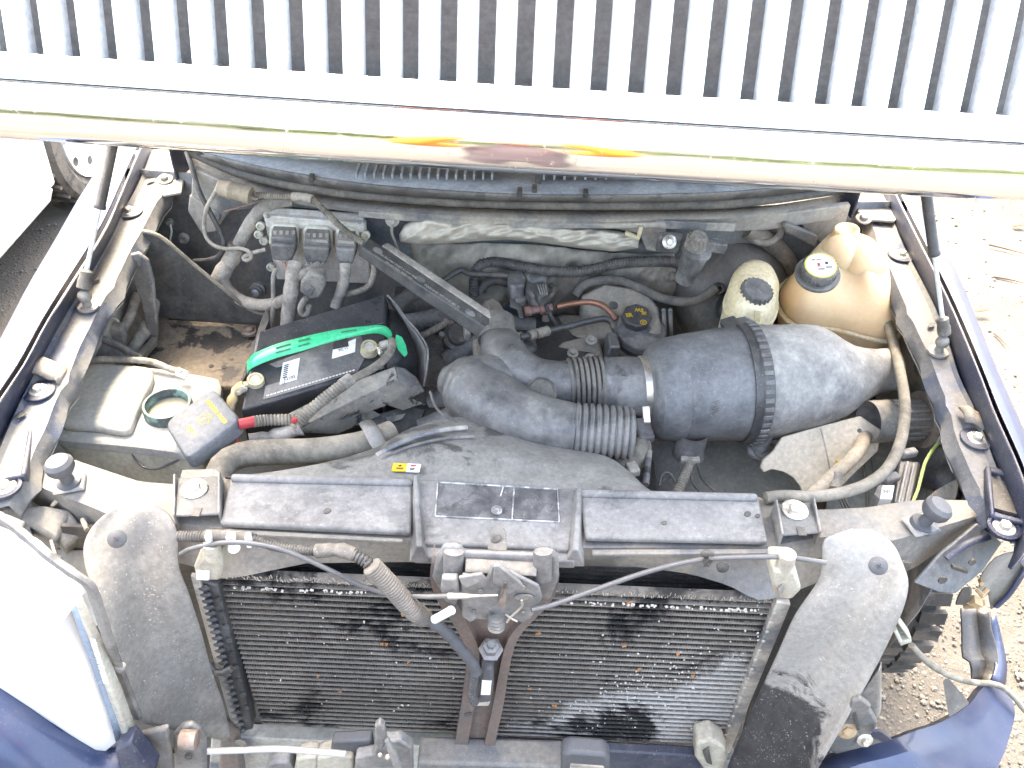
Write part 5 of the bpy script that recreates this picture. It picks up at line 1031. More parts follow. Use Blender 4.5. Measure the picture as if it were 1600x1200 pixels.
for (x0, x1, y0) in ((419, 467, 351), (471, 520, 355), (522, 561, 357)):
    w_ = x1-x0
    rg = yp(ecu, 'socket_ring', [(x0, y0+32), (x0+2, y0+6), (x0+8, y0), (x1-8, y0+2), (x1-1, y0+8), (x1, y0+34)], Ye-.022, .024, m_ecu_ring, .004)
    pg = yp(ecu, 'plug', [(x0+4, y0+34), (x0+5, y0+9), (x1-7, y0+11), (x1-4, y0+36)], Ye-.040, .020, m_plastic, .003)
    yp(ecu, 'plug_cover', [(x0+2, y0+31), (x1-6, y0+33), (x1-8, y0+50), (x1-12, y0+58), (x0+8, y0+56), (x0+4, y0+48)], Ye-.052, .04, m_plastic, .004)
    yp(pg, 'lever', [(x0+6, y0+19), (x1-8, y0+21), (x1-8, y0+25), (x0+6, y0+23)], Ye-.043, .004, m_body, .001)
    for k in range(4): yp(pg, 'tooth', [(x0+8+k*w_*.2, y0+10), (x0+13+k*w_*.2, y0+10), (x0+13+k*w_*.2, y0+16), (x0+8+k*w_*.2, y0+16)], Ye-.042, .003, m_tape, .0005)
eh = thing('computer_harness', 'thick dusty taped wiring trunks dropping from the engine computer', 'harness', PY(455, 500, 1.45))
def htube(th, nm, pts, rpx, mat, **k):
    a = py_(pts); q = MB(); q.tube(a, px(a[len(a)//2], rpx), 12, **k); return part(th, nm, q, mat)
htube(eh, 'trunk', [(462, 412, 1.48), (458, 430, 1.46), (455, 455, 1.44), (452, 480, 1.43), (450, 508, 1.42)], 12, m_tape, tape=.08)
for i in range(7): htube(eh, 'tape_edge', [(449-i*.0+(-1)*i*.6+1, 462+i*7, 1.428-i*.002), (464-i*.9+(-1)*0, 463+i*7, 1.428-i*.002)], 1.1, m_beam_dimmed)
htube(eh, 'branch', [(500, 415, 1.485), (488, 421, 1.475), (472, 428, 1.465), (460, 438, 1.455)], 8, m_tape, tape=.1)
htube(eh, 'branch', [(540, 412, 1.485), (539, 430, 1.47), (533, 455, 1.45), (524, 482, 1.43)], 9, m_tape, tape=.1)
htube(eh, 'branch', [(583, 405, 1.49), (584, 425, 1.48), (576, 446, 1.47), (560, 455, 1.46), (540, 460, 1.455)], 4.5, m_hose, corr=(.005, .1))
for k in range(9):
    htube(eh, 'bare_wire', [(440+k*2.6, 408+k*.5, 1.488), (446+k*1.5, 420, 1.475), (450+k, 432, 1.465)], 1.1, (m_copper, m_tape, m_loom)[k % 3])
for k in range(7):
    htube(eh, 'bare_wire', [(478+k*4.5, 410, 1.488), (482+k*3, 417, 1.478), (480+k*1.5, 424, 1.47)], 1.3, (m_tape, m_hose)[k % 2])
gp = thing('hanging_plug', 'grey rectangular plug hanging loose below the engine computer', 'plug', PY(488, 470, 1.42))
yp(gp, 'shell', [(470, 441), (485, 428), (505, 432), (508, 446), (500, 466), (484, 468), (468, 456)], 1.425, .03, M('grey_plug', (.11, .115, .11), dust=(.36, .34, .29), amt=.6, dm=.7, d0=.35, ps=20, rough=.6), .004)
yp(gp, 'latch', [(476, 456), (484, 447), (492, 452), (485, 463)], 1.42, .006, m_plastic, .002)
htube(gp, 'pigtail', [(478, 466, 1.42), (472, 474, 1.42), (469, 484, 1.42), (474, 492, 1.42), (482, 488, 1.42), (482, 478, 1.42)], 4.5, m_tape)
tube1('vertical_pipe', 'slim dusty pipe standing left of the computer trunk', 'pipe', py_([(432, 420, 1.48), (427, 432, 1.47), (427, 460, 1.46), (426, 490, 1.44), (422, 512, 1.43)]), .0048, m_tape)
lm = thing('main_loom', 'thick tan taped loom curving down the left firewall', 'harness', PY(372, 470, 1.5))
htube(lm, 'upper_run', [(455, 312, 1.58), (432, 315, 1.57), (408, 328, 1.56), (390, 352, 1.55), (376, 378, 1.54), (370, 395, 1.53)], 11, m_tape, tape=.06)
htube(lm, 'middle_run', [(371, 388, 1.53), (362, 405, 1.52), (350, 422, 1.51), (340, 440, 1.50)], 13, m_tape, tape=.1)
htube(lm, 'lower_run', [(345, 430, 1.505), (356, 452, 1.49), (375, 468, 1.48), (400, 476, 1.47), (425, 475, 1.46), (448, 468, 1.45)], 9.5, m_tape, tape=.04)
htube(lm, 'collar', [(371, 382, 1.533), (367, 400, 1.527)], 13, m_hose, tape=.12)
cn = thing('tan_connector', 'tan round wire connector on its side below the left cowl', 'connector', PY(365, 300, 1.55))
a, b = PY(340, 292, 1.56), PY(392, 306, 1.55); d = (b-a).normalized(); L_ = (b-a).length
q = MB(); q.lathe(a, d, [(0, .011), (.004, .016), (.022, .017), (.024, .0185), (.028, .0185), (.030, .017), (L_*.8, .017), (L_*.82, .019), (L_, .018)], 12); part(cn, 'shell', q, M('tan_shell', (.30, .25, .18), dust=(.42, .36, .27), amt=.6, dm=.7, d0=.3, ps=20, rough=.6))
for k in range(5):
    q = MB(); q.tube([b+Vector((-.002, .004*(k-2), .003*(k % 2))), b+d*.012+Vector((0, .003*(k-2), -.002)), PY(404, 306, 1.55)], .0016, 6); part(cn, 'bare_wire', q, m_tape)
htube(cn, 'conduit', [(400, 305, 1.55), (430, 307, 1.545), (460, 308, 1.54), (482, 308, 1.535), (492, 314, 1.53), (508, 330, 1.52), (530, 352, 1.50), (550, 368, 1.49), (568, 380, 1.48)], 4.8, m_hose, corr=(.0048, .12))
htube(cn, 'tape_wrap', [(458, 307, 1.54), (475, 308, 1.535), (488, 311, 1.53)], 7, m_tape, tape=.15)
tube1('left_cable', 'thin black cable looping down the left firewall from the cowl corner', 'cable', py_([(292, 238, 1.63), (300, 262, 1.60), (312, 300, 1.57), (330, 335, 1.55), (345, 365, 1.54), (350, 385, 1.53), (342, 400, 1.53), (325, 406, 1.53), (303, 408, 1.54)]), .0052, m_loom)
tube1('branch_cable', 'thin dusty cable dropping from the tan connector into a loop', 'cable', py_([(340, 292, 1.56), (334, 305, 1.55), (323, 325, 1.54), (319, 350, 1.54), (322, 370, 1.53), (335, 384, 1.52), (355, 389, 1.51), (375, 388, 1.505), (390, 394, 1.50), (392, 403, 1.50), (384, 407, 1.50), (380, 402, 1.505), (395, 395, 1.505), (415, 390, 1.51)]), .0042, m_tape)
tube1('diagonal_strip', 'dark metal strip slanting up to the thick loom', 'strip', py_([(350, 331, 1.58), (380, 322, 1.58), (420, 311, 1.58)]), .0042, m_rust, sq=(1, .5))
th = thing('firewall_sensor', 'dark round sensor with a pale stud low on the left firewall', 'sensor', PY(405, 458, 1.52))
q = MB(); a = PY(404, 452, 1.54); q.lathe(a, (0, -1, .3), [(0, .018), (.012, .018), (.014, .014), (.02, .0125), (.021, .0001)], 18); part(th, 'body', q, m_plastic); q = MB(); q.lathe(a+Vector((0, -.019, .005)), (0, -1, .3), [(0, .009), (.008, .009), (.009, .007), (.009, .0001)], 16); part(th, 'stud', q, m_steel)
th = thing('tag_stud', 'small pale tag hanging from a stud at the far left of the firewall', 'tag', PY(266, 360, 1.60))
q = MB(); q.lathe(PY(266, 347, 1.61), (0, -1, .3), [(0, .009), (.006, .009), (.009, .005), (.012, .005)], 12); part(th, 'stud', q, m_beam_dimmed); q = MB(); q.tube(py_([(266, 350, 1.60), (268, 362, 1.60), (266, 374, 1.60), (267, 380, 1.60)]), .0022, 6); part(th, 'cord', q, m_label)
q = MB(); q.lathe(PY(287, 372, 1.60), (.2, -1, .3), [(0, .012), (.002, .012), (.003, .004), (.026, .004), (.026, .0001)], 12); single('bare_stud', 'bare threaded stud in the left firewall', 'stud', q, m_steel)
th = thing('ground_strap', 'dusty ground strap bolted to the firewall right of the engine computer', 'strap', PY(615, 385, 1.54))
part(th, 'bolt', bolt_mb(PY(613, 344, 1.555), (0, -1, .2), .008), m_alu); q = MB(); q.tube(py_([(613, 346, 1.552), (612, 362, 1.55), (617, 378, 1.545), (622, 392, 1.54)]), .006, 8, sq=(1, .4)); part(th, 'braid', q, m_tape)
# --- long dark bar lying from the computer to the throttle
bar_ = thing('dark_bar', 'long dark plastic bar with faint print lying diagonally over the engine', 'bar', P(670, 460, 1.0))
TL, TR, RL, RR, BLo, BRo = P(577, 371, 1.05), P(784, 510, .985), P(564, 386, 1.045), P(777, 524, .98), P(559, 399, 1.018), P(764, 540, .955)
q = MB(); q.loft([[TL, RL, BLo, TL+Vector((0, .01, -.04))], [TR, RR, BRo, TR+Vector((0, .01, -.04))]]); part(bar_, 'body', q, M('bar_plastic', (.030, .033, .038), dust=(.20, .19, .165), amt=.5, dm=.5, d0=.35, ps=6, sharp=.2, rough=.4, bump=.1), bevel=.003)
q = MB(); d = TR-TL; q.loft([[TL+d*.10+Vector((0, 0, .002)), TL+d*.10+Vector((.01, .012, .002)), TL+d*.10+Vector((.01, .012, -.02)), TL+d*.10+Vector((0, 0, -.02))], [TL+d*.97+Vector((0, 0, .002)), TL+d*.97+Vector((.01, .012, .002)), TL+d*.97+Vector((.01, .012, -.02)), TL+d*.97+Vector((0, 0, -.02))]]); part(bar_, 'back_ledge', q, m_tape, bevel=.002)
x = (TR-TL).normalized(); n_ = (RL-TL).cross(TR-TL).normalized(); n_ = n_ if n_.z > 0 else -n_; y = n_.cross(x)
def bar_text(s, u, v, size, mat):
    o = TL+(TR-TL)*u+(RL-TL)*v+n_*.0008; text(bar_, 'lettering', s, size, Matrix(((x.x, y.x, n_.x, o.x), (x.y, y.y, n_.y, o.y), (x.z, y.z, n_.z, o.z), (0, 0, 0, 1))), mat)
m_faint = flat('faint_print', (.36, .34, .30), .7)
bar_text('CAUTION: FAN MAY START AT ANY TIME', .24, .62, .0062, m_faint); bar_text('DO NOT OPEN WHEN HOT', .29, .86, .0055, m_faint); bar_text('WARNING MOVING BELTS', .60, .66, .0075, m_label if False else m_faint)
for u_ in (.10, .43, .80):
    q = MB(); o = TL+(TR-TL)*u_+(RL-TL)*.5+n_*.0006; q.lathe(o, n_, [(-.001, .012), (.0005, .012), (.0005, .0001)], 24, sq=.55, xdir=x); part(bar_, 'oval_boss', q, m_plastic)
q = MB(); o = TL+(TR-TL)*.9+(RL-TL)*.6+n_*.0006; q.lathe(o, n_, [(-.001, .004), (.0004, .004), (.0004, .0001)], 12); part(bar_, 'hole', q, m_dark)
# --- hoses over the back of the engine
tube1('ribbed_hose', 'black ribbed hose rising and running right across the firewall', 'hose', tz([(741, 462, .90), (741, 440, .93), (746, 420, .955), (760, 410, .965), (785, 411, .965), (810, 416, .97), (860, 424, .975), (910, 424, .98), (960, 413, .99), (1000, 409, .995), (1045, 409, .995), (1070, 414, .985)]), .0112, m_loom, corr=(.006, .07), seg=14)
tube1('vacuum_hose', 'thin black hose behind the ribbed hose, ducking under the bar', 'hose', tz([(690, 440, .95), (708, 428, .96), (722, 422, .965), (735, 428, .96), (780, 430, .96), (800, 433, .955)]), .0065, m_loom)
tube1('bypass_hose', 'short black hose below the ribbed hose, left of the solenoid block', 'hose', tz([(752, 455, .91), (758, 444, .925), (775, 438, .93), (800, 444, .925)]), .0105, m_loom)
tube1('heater_hose', 'dusty black hose snaking to the brake booster', 'hose', tz([(898, 462, .93), (908, 448, .945), (925, 440, .955), (950, 437, .96), (975, 440, .96), (1000, 450, .955), (1030, 464, .945), (1060, 471, .94), (1085, 470, .94), (1105, 460, .95), (1118, 450, .96)]), .0098, m_rubber, seg=14)
th = thing('check_valve', 'round black valve where the snaking hose meets the booster', 'valve', P(1122, 449, .95)); q = MB(); q.lathe(P(1120, 452, .945), (.15, -.8, .6), [(0, .014), (.010, .014), (.014, .011), (.014, .006), (.008, .005), (.008, .0001)], 18); part(th, 'body', q, m_loom)
q = MB(); q.tube(tz([(1000, 416, .95), (1015, 424, .945), (1020, 432, .94)]), .011, 12); q.tube(tz([(1018, 430, .94), (1040, 432, .94), (1060, 432, .945)]), .010, 12, corr=(.012, .12)); single('hose_elbow', 'ribbed grey-brown hose elbow under the purge valve', 'hose', q, m_hose)
sv = thing('purge_valve', 'dark ribbed canister valve standing on the right firewall', 'valve', P(1075, 420, .97))
a = PY(1074, 412, 1.50); up_ = Vector((.15, -.12, 1)); q = MB(); q.lathe(a+Vector((0, 0, -.04)), up_, [(0, .02), (.03, .021), (.034, .024), (.07, .026), (.074, .030), (.08, .030), (.083, .024)], 22); part(sv, 'body', q, m_plastic)
q = MB(); b = a+up_.normalized()*.042; q.lathe(b, up_, [(0, .022), (.006, .022), (.03, .016), (.034, .014), (.034, .0001)], 22)
for k in range(14): an = 6.283*k/14; q.box(b+up_.normalized()*.014+Vector((.019*math.cos(an), .019*math.sin(an), 0)), (.004, .004, .026))
part(sv, 'cap', q, m_tape)
q = MB(); q.box(a+Vector((-.04, .02, .035)), (.05, .02, .045), (.2, 0, 0)); part(sv, 'mount', q, m_plastic, bevel=.006); part(sv, 'bolt', bolt_mb(PY(1046, 378, 1.50), (0, -1, .6), .008), m_zinc)
q = MB(); q.box(a+Vector((.045, .0, .045)), (.05, .022, .022), (0, .1, 0)); part(sv, 'plug', q, m_plastic, bevel=.003); part(sv, 'bolt', bolt_mb(PY(1117, 379, 1.505), (0, -1, .6), .005), m_steel)
q = MB(); q.box(a+Vector((.01, .04, .065)), (.16, .004, .018)); part(sv, 'bracket', q, m_body, bevel=.001)
tube1('thin_wire', 'thin wire looping from the purge valve over the booster', 'wire', tz([(1122, 388, .99), (1132, 397, .985), (1144, 401, .985), (1155, 385, 1.0), (1163, 368, 1.02), (1165, 355, 1.04)]), .0025, m_hose)
tube1('booster_wire', 'thin wire falling down the face of the booster', 'wire', tz([(1146, 400, .985), (1140, 412, .975), (1138, 425, .965), (1140, 435, .955)]), .002, m_hose)
# --- solenoid block and pipes in the middle
sb = thing('solenoid_block', 'dark blocky solenoid with a wire bracket above the pink fuel pipe', 'solenoid', P(830, 460, .92))
for pts, z, t in (([(794, 425), (815, 418), (822, 430), (820, 445), (800, 447), (793, 440)], .965, .04), ([(815, 418), (845, 412), (855, 420), (856, 432), (832, 440), (822, 432)], .965, .04), ([(820, 436), (842, 433), (852, 445), (848, 462), (832, 462), (822, 450)], .96, .03), ([(798, 445), (822, 446), (824, 466), (806, 470)], .935, .03)):
    pl(sb, 'body', pts, z, t, m_plastic, .006)
pl(sb, 'plug', [(836, 441), (848, 439), (856, 450), (855, 460), (842, 464), (836, 452)], .975, .025, m_plastic_clean, .003)
for k in range(4): pl(sb, 'plug_rib', [(839+k*4, 444), (841+k*4, 443), (846+k*3.4, 458), (844+k*3.4, 459)], .978, .004, m_body, .0005)
q = MB(); q.tube(tz([(800, 446, .94), (797, 456, .93), (802, 466, .92), (815, 472, .915), (832, 474, .915)]), .0045, 8, sq=(1.4, .7)); part(sb, 'wire_bracket', q, m_steel)
for k in range(6):
    s = .1+k*.16; q = MB(); q.box(P(798+32*s, 450+24*s, .925), (.006, .006, .010), (0, 0, k)); part(sb, 'bracket_tooth', q, m_rust)
q = MB(); q.tube(tz([(830, 462, .94), (845, 470, .935), (860, 462, .94), (866, 452, .945), (860, 446, .945)]), .006, 10); part(sb, 'short_hose', q, m_loom)
fr = thing('fuel_pipe', 'pinkish metal fuel pipe with a hex fitting across the engine', 'pipe', P(880, 480, .91))
q = MB(); q.lathe(P(818, 487, .915), P(876, 478, .915)-P(818, 487, .915), [(0, .008), (.004, .011), (.016, .011), (.018, .0085), (.034, .0085), (.036, .012), (.052, .012), (.054, .009), (.062, .009)], 8); part(fr, 'fitting', q, M('pink_oxide', (.30, .17, .14), dust=(.33, .24, .21), amt=.5, dm=.7, d0=.2, ps=20, rough=.6))
q = MB(); q.tube(tz([(870, 479, .915), (890, 475, .918), (918, 472, .92), (938, 476, .918), (953, 487, .91), (962, 500, .90)]), .0062, 12); part(fr, 'pipe', q, m_copper)
pl(fr, 'bracket', [(797, 463), (806, 470), (815, 478), (818, 495), (812, 496), (808, 482), (797, 478)], .93, .004, m_steel, .001)
q = MB(); q.tube(tz([(850, 470, .93), (856, 485, .92), (866, 502, .91), (874, 515, .905)]), .0042, 8, corr=(.005, .1)); part(fr, 'wire_loom', q, m_loom)
vh = thing('vent_hose', 'black hose with clamps running from the elbow up to the valve cover', 'hose', P(885, 512, .90))
q = MB(); q.tube(tz([(812, 527, .945), (840, 521, .94), (880, 512, .93), (920, 502, .925), (945, 498, .92), (956, 503, .915)]), .0068, 12); part(vh, 'hose', q, m_plastic_clean)
for s0, s1 in (((826, 525), (836, 522)), ((838, 522), (856, 517)), ((800, 528), (815, 526))):
    q = MB(); q.tube(tz([(*s0, .943), (*s1, .94)]), .010, 12, corr=(.008, .08)); part(vh, 'clamp', q, m_hose)
pl(en, 'tan_shield', [(846, 492, .88), (856, 490, .88), (870, 540, .84), (850, 545, .83)], .88, .02, m_cast, .003)
# --- oil filler cap with yellow symbols
oc = thing('oil_filler_cap', 'round black oil filler cap with yellow symbols on its knob', 'oil cap', P(1003, 520, .90))
on = Vector((.05, -.30, 1)).normalized(); c = P(1003, 512, .905); r = px(c, 41)
q = MB(); q.lathe(c-on*.03, on, [(-.03, r*.8), (.0, r*.92), (.008, r), (.012, r*1.0), (.014, r*.96), (.017, r*1.0), (.021, r*.99), (.025, r*.93), (.027, .0001)], 44); part(oc, 'skirt', q, m_plastic, smooth=35)
kc = P(996, 492, .925); kr = px(kc, 25)
q = MB(); q.lathe(kc-on*.02, on, [(-.004, kr*.95), (.016, kr*.95), (.020, kr*.88), (.020, .0001)], 8); part(oc, 'knob', q, m_plastic_clean, bevel=.003)
def sym(s, x, y, size, rot):
    o = kc+(P(x, y, kc.z)-P(996, 487, kc.z))*1.0; o = o-on*((o-kc).dot(on))+on*.0008; xa = (Vector((1, 0, 0))-on*on.x).normalized(); ya = on.cross(xa); xr_ = xa*math.cos(rot)+ya*math.sin(rot); yr_ = on.cross(xr_)
    text(oc, 'lettering', s, size, Matrix(((xr_.x, yr_.x, on.x, o.x), (xr_.y, yr_.y, on.y, o.y), (xr_.z, yr_.z, on.z, o.z), (0, 0, 0, 1))), m_yellow, bold=.0003)
sym('ER', 983, 488, .013, .2); sym('5W', 998, 481, .012, math.pi+.0); sym('20', 1006, 485, .010, math.pi)
o = kc+(P(1006, 496, kc.z)-P(996, 487, kc.z)); o = o-on*((o-kc).dot(on))+on*.001; q = MB(); xa = (Vector((1, 0, 0))-on*on.x).normalized(); ya = on.cross(xa)
ring = [o+xa*(.0065*math.cos(t))+ya*(.0055*math.sin(t)) for t in [6.283*i/20 for i in range(21)]]; q.tube(ring, .0008, 5, n=30); q.tube([o+xa*-.004+ya*.001, o+xa*.004+ya*.001], .0007, 5); q.tube([o+xa*-.003+ya*-.002, o+xa*.003+ya*-.002], .0007, 5); part(oc, 'oil_symbol', q, m_yellow)
for dx in (-6, 4): tube1('dipstick_tube', ('left' if dx < 0 else 'right')+' of two slim upright tubes between the oil cap and booster', 'tube', tz([(1045+dx, 535, .84), (1044+dx, 505, .90), (1043+dx, 484, .935)]), .0045, m_body, 'slim tubes by the oil cap')
# --- brake booster, fluid reservoir
bo = thing('brake_booster', 'large dusty black brake booster drum on the right firewall', 'brake booster', PY(1140, 500, 1.50))
bx_ = Vector((-.04, -1, .28)).normalized(); a = PY(1146, 470, 1.57); R0 = px(a, 92)
q = MB(); q.lathe(a-bx_*.07, bx_, [(-.02, R0*.9), (0, R0*1.02), (.02, R0*1.03), (.026, R0*1.06), (.034, R0*1.06), (.04, R0), (.06, R0*.97), (.085, R0*.86), (.105, R0*.66), (.112, R0*.45), (.112, .0001)], 56); part(bo, 'shell', q, M('booster_black', (.03, .033, .037), dust=(.42, .38, .32), amt=.58, dm=.7, d0=.28, ps=5, sharp=.2, rough=.35, bump=.08), smooth=40)
q = MB(); q.lathe(a+bx_*.03, bx_, [(0, R0*.36), (.05, R0*.34), (.06, R0*.25), (.16, R0*.22), (.17, .0001)], 24); part(bo, 'master_cylinder', q, m_dark)
for x, y in ((1167, 415), (1132, 412)): q = MB(); q.lathe(P(x, y, .985), (-.02, -.4, 1), [(0, .008), (.003, .007), (.004, .0001)], 12); part(bo, 'label_spot', q, m_label if x > 1150 else m_clip)
br_ = thing('brake_reservoir', 'cream brake fluid reservoir with a black ribbed cap', 'brake reservoir', P(1172, 505, .93))
rgs = [rp([(1132, 470), (1136, 492), (1150, 508), (1172, 512), (1198, 508), (1212, 492), (1214, 468), (1200, 445), (1172, 436), (1146, 445)], .992, 36)]
c0 = sum(rgs[0], Vector())/36
rgs = [[p+Vector((0, 0, -.09)) for p in rgs[0]], [p+Vector((0, 0, -.006)) for p in rgs[0]], [p+(p-c0)*.05+Vector((0, 0, -.005)) for p in rgs[0]], [p+(p-c0)*.05+Vector((0, 0, .001)) for p in rgs[0]], [p+Vector((0, 0, .002)) for p in rgs[0]], [c0+(p-c0)*.97+Vector((0, .006, .022)) for p in rgs[0]], [c0+(p-c0)*.92+Vector((0, .008, .040)) for p in rgs[0]], [c0+(p-c0)*.76+Vector((0, .010, .054)) for p in rgs[0]], [c0+(p-c0)*.45+Vector((0, .012, .062)) for p in rgs[0]]]
q = MB(); q.loft(rgs); part(br_, 'tank', q, m_cream, smooth=35)
c = P(1184, 452, 1.052); r = px(c, 23.5); ax = Vector((.12, -.22, 1)); q = MB(); q.lathe(c-ax.normalized()*.014, ax, [(-.012, r*.8), (.0, r*.9), (.002, r), (.014, r), (.017, r*.94), (.017, .0001)], 40)
for k in range(20): an = 6.283*k/20; xa = ax.orthogonal().normalized(); ya = ax.normalized().cross(xa); q.box(c-ax.normalized()*.006+(xa*math.cos(an)+ya*math.sin(an))*r*1.01, (.004, .004, .013), ax.to_track_quat('Z', 'Y').to_matrix())
part(br_, 'cap', q, m_plastic)
q = MB(); o = P(1183, 494, 1.021); q.box(o+Vector((0, 0, 0)), (.012, .002, .02), (-.6, 0, 0)); part(br_, 'moulded_label', q, M('cream_mark', (.50, .42, .22), amt=.3, rough=.4, speck=0), bevel=.0008)
q = MB(); q.ball(P(1138, 510, .93), .017, 14, (1, 1, .8)); single('white_cup', 'white rounded plastic cup peeking above the air filter band', 'cup', q, m_label)
tube1('tan_hose', 'tan hose hooking round at the right rear firewall', 'hose', tz([(1165, 355, 1.05), (1172, 370, 1.035), (1190, 379, 1.03), (1208, 376, 1.035), (1219, 365, 1.045), (1219, 352, 1.06)]), .0082, m_tape)
tube1('wrapped_hose', 'thick dusty wrapped hose going down behind the cream reservoir', 'hose', tz([(1168, 358, 1.05), (1195, 372, 1.03), (1215, 388, 1.01), (1230, 408, .98), (1236, 435, .93)]), .0195, m_hose, tape=.05, seg=16)
q = MB(); q.prism([PY(x, y, 1.58) for x, y in ((1222, 352), (1230, 349), (1278, 368), (1276, 388), (1228, 364))], (0, .02, -.004)); single('shield_lip', 'pale dusty curved lip behind the coolant tank', 'bracket', q, m_beam_dimmed, bevel=.004)
# --- coolant tank
ct = thing('coolant_tank', 'amber stained plastic coolant tank with a seam round it', 'coolant tank', P(1300, 540, .85))
s0 = rp([(1216, 456), (1222, 486), (1243, 506), (1272, 511), (1300, 512), (1330, 519), (1360, 527), (1392, 530), (1412, 506), (1414, 470), (1402, 438), (1374, 408), (1330, 398), (1286, 405), (1245, 428)], .955, 44)
s1 = rp([(1226, 446), (1232, 470), (1252, 486), (1275, 489), (1300, 488), (1330, 494), (1360, 500), (1392, 502), (1410, 480), (1410, 448), (1398, 422), (1370, 396), (1330, 384), (1290, 390), (1250, 416)], .995, 44)
s2 = rp([(1242, 430), (1248, 450), (1264, 462), (1285, 463), (1306, 456), (1330, 458), (1358, 468), (1388, 468), (1404, 448), (1402, 426), (1388, 406), (1356, 384), (1328, 372), (1294, 376), (1262, 400)], 1.035, 44)
s3 = rp([(1266, 408), (1272, 424), (1288, 432), (1302, 426), (1314, 418), (1332, 424), (1356, 438), (1374, 434), (1382, 416), (1381, 400), (1374, 382), (1356, 368), (1324, 362), (1296, 366), (1276, 386)], 1.068, 44)
s4 = rp([(1288, 388), (1292, 396), (1302, 400), (1312, 396), (1322, 394), (1336, 402), (1354, 414), (1368, 410), (1374, 396), (1371, 382), (1362, 372), (1344, 364), (1322, 358), (1302, 360), (1292, 374)], 1.09, 44)
cs = sum(s0, Vector())/44
q = MB(); q.loft(dome([[p+(cs-p)*.10+Vector((0, 0, -.13)) for p in s0], [p+(cs-p)*.05+Vector((0, 0, -.005)) for p in s0], [p+Vector((0, 0, .003)) for p in s0], s1, s2, s3, s4], .5)); part(ct, 'tank', q, m_amber, smooth=50, sub=1)
q = MB(); a = P(1349, 408, 1.074); q.ball(a, px(a, 34), 24, (1, 1.1, .9)); part(ct, 'shoulder_lobe', q, m_amber, smooth=80)
q = MB(); a = P(1316, 396, 1.078); q.ball(a, px(a, 32), 24, (1, 1.1, .85)); part(ct, 'neck_step', q, m_amber, smooth=80)
sm = [p+(p-cs)*.055 for p in s0]; q = MB(); q.loft([[p+Vector((0, 0, -.004)) for p in s0], [p+Vector((0, 0, -.005)) for p in sm], [p+Vector((0, 0, .001)) for p in sm], [p+Vector((0, 0, .002)) for p in s0]], False); part(ct, 'seam', q, M('seam_amber', (.80, .60, .36), dust=(.86, .74, .56), amt=.5, dm=.7, d0=.1, ps=8, rough=.4, sss=.3, speck=0), smooth=40, bevel=.001)
c = P(1319, 372, 1.085); r = px(c, 23); q = MB(); q.lathe(c, (0, .0, 1), [(-.03, r*1.25), (.0, r*1.1), (.014, r), (.020, r), (.022, r*.94), (.022, r*.75), (.018, r*.6), (.018, .0001)], 30, sq=.8); part(ct, 'neck', q, M('pale_amber', (.72, .52, .30), dust=(.78, .64, .44), amt=.5, dm=.7, d0=.1, ps=8, rough=.35, sss=.3, speck=0), smooth=50)
cc_ = part(ct, 'cap', MB().lathe(P(1277, 429, 1.085), (-.1, -.33, 1), [(-.03, .02), (.0, .02)], 20), m_plastic); cc_['label'] = 'black ridged coolant cap with a round white label'
ax = Vector((-.10, -.33, 1)).normalized(); c = P(1277, 429, 1.085); r = px(c, 34.5)
q = MB(); q.lathe(c, ax, [(-.012, r*.8), (-.004, r*.98), (0, r), (.004, r), (.006, r*.95), (.006, r*.80)], 44, cap=False); part(cc_, 'flange', q, m_plastic, smooth=35)
q = MB(); r2 = r*.78; q.lathe(c, ax, [(.004, r2), (.024, r2*.97), (.027, r2*.92), (.027, .0001)], 44); xa = ax.orthogonal().normalized(); ya = ax.cross(xa)
for k in range(30): an = 6.283*k/30; q.box(c+ax*.014+(xa*math.cos(an)+ya*math.sin(an))*r2*.99, (.003, .003, .018), ax.to_track_quat('Z', 'Y').to_matrix())
part(cc_, 'grip', q, m_plastic)
q = MB(); q.lathe(c+ax*.0272, ax, [(0, r2*.90), (.0006, r2*.90), (.0006, .0001)], 40); part(cc_, 'label_rim', q, m_cap_yellow)
q = MB(); q.lathe(c+ax*.0279, ax, [(0, r2*.83), (.0004, r2*.83), (.0004, .0001)], 40); part(cc_, 'label', q, m_label); lb_ = cc_
xa = (Vector((1, 0, 0))-ax*ax.x).normalized(); ya = ax.cross(xa)
for (u, v, w_, h_, mm_) in ((-.35, .40, .18, .10, m_copper), (-.05, .42, .28, .06, m_grey_print), (-.10, .05, .14, .20, m_red), (.35, .15, .16, .18, m_black_print), (.00, -.28, .36, .07, m_black_print), (.45, -.15, .36, .07, m_black_print), (-.1, -.1, .3, .03, m_copper)):
    q = MB(); o = c+ax*.0285+xa*(u*r2)+ya*(v*r2); q.box(o, (w_*r2, h_*r2, .0004), Matrix((xa, ya, ax)).transposed()); part(lb_, 'printed_mark', q, mm_)
chh = thing('overflow_hose', 'long grey hose from the coolant tank sweeping round the right side to the radiator', 'hose', P(1400, 650, .95))
pts_h = tz([(1374, 482, .985), (1384, 496, .985), (1394, 530, .985), (1405, 575, .99), (1413, 620, .99), (1413, 660, .99), (1404, 700, .99), (1384, 735, .99), (1352, 758, .99), (1310, 771, .99), (1268, 776, .992), (1225, 775, .995), (1196, 778, .995)])
q = MB(); q.tube(pts_h, .0095, 14); part(chh, 'hose', q, m_hose, smooth=60)
q = MB(); q.tube(tz([(1370, 474, .99), (1378, 486, .987)]), .0115, 12, corr=(.005, .05)); part(chh, 'spring_clip', q, m_zinc)
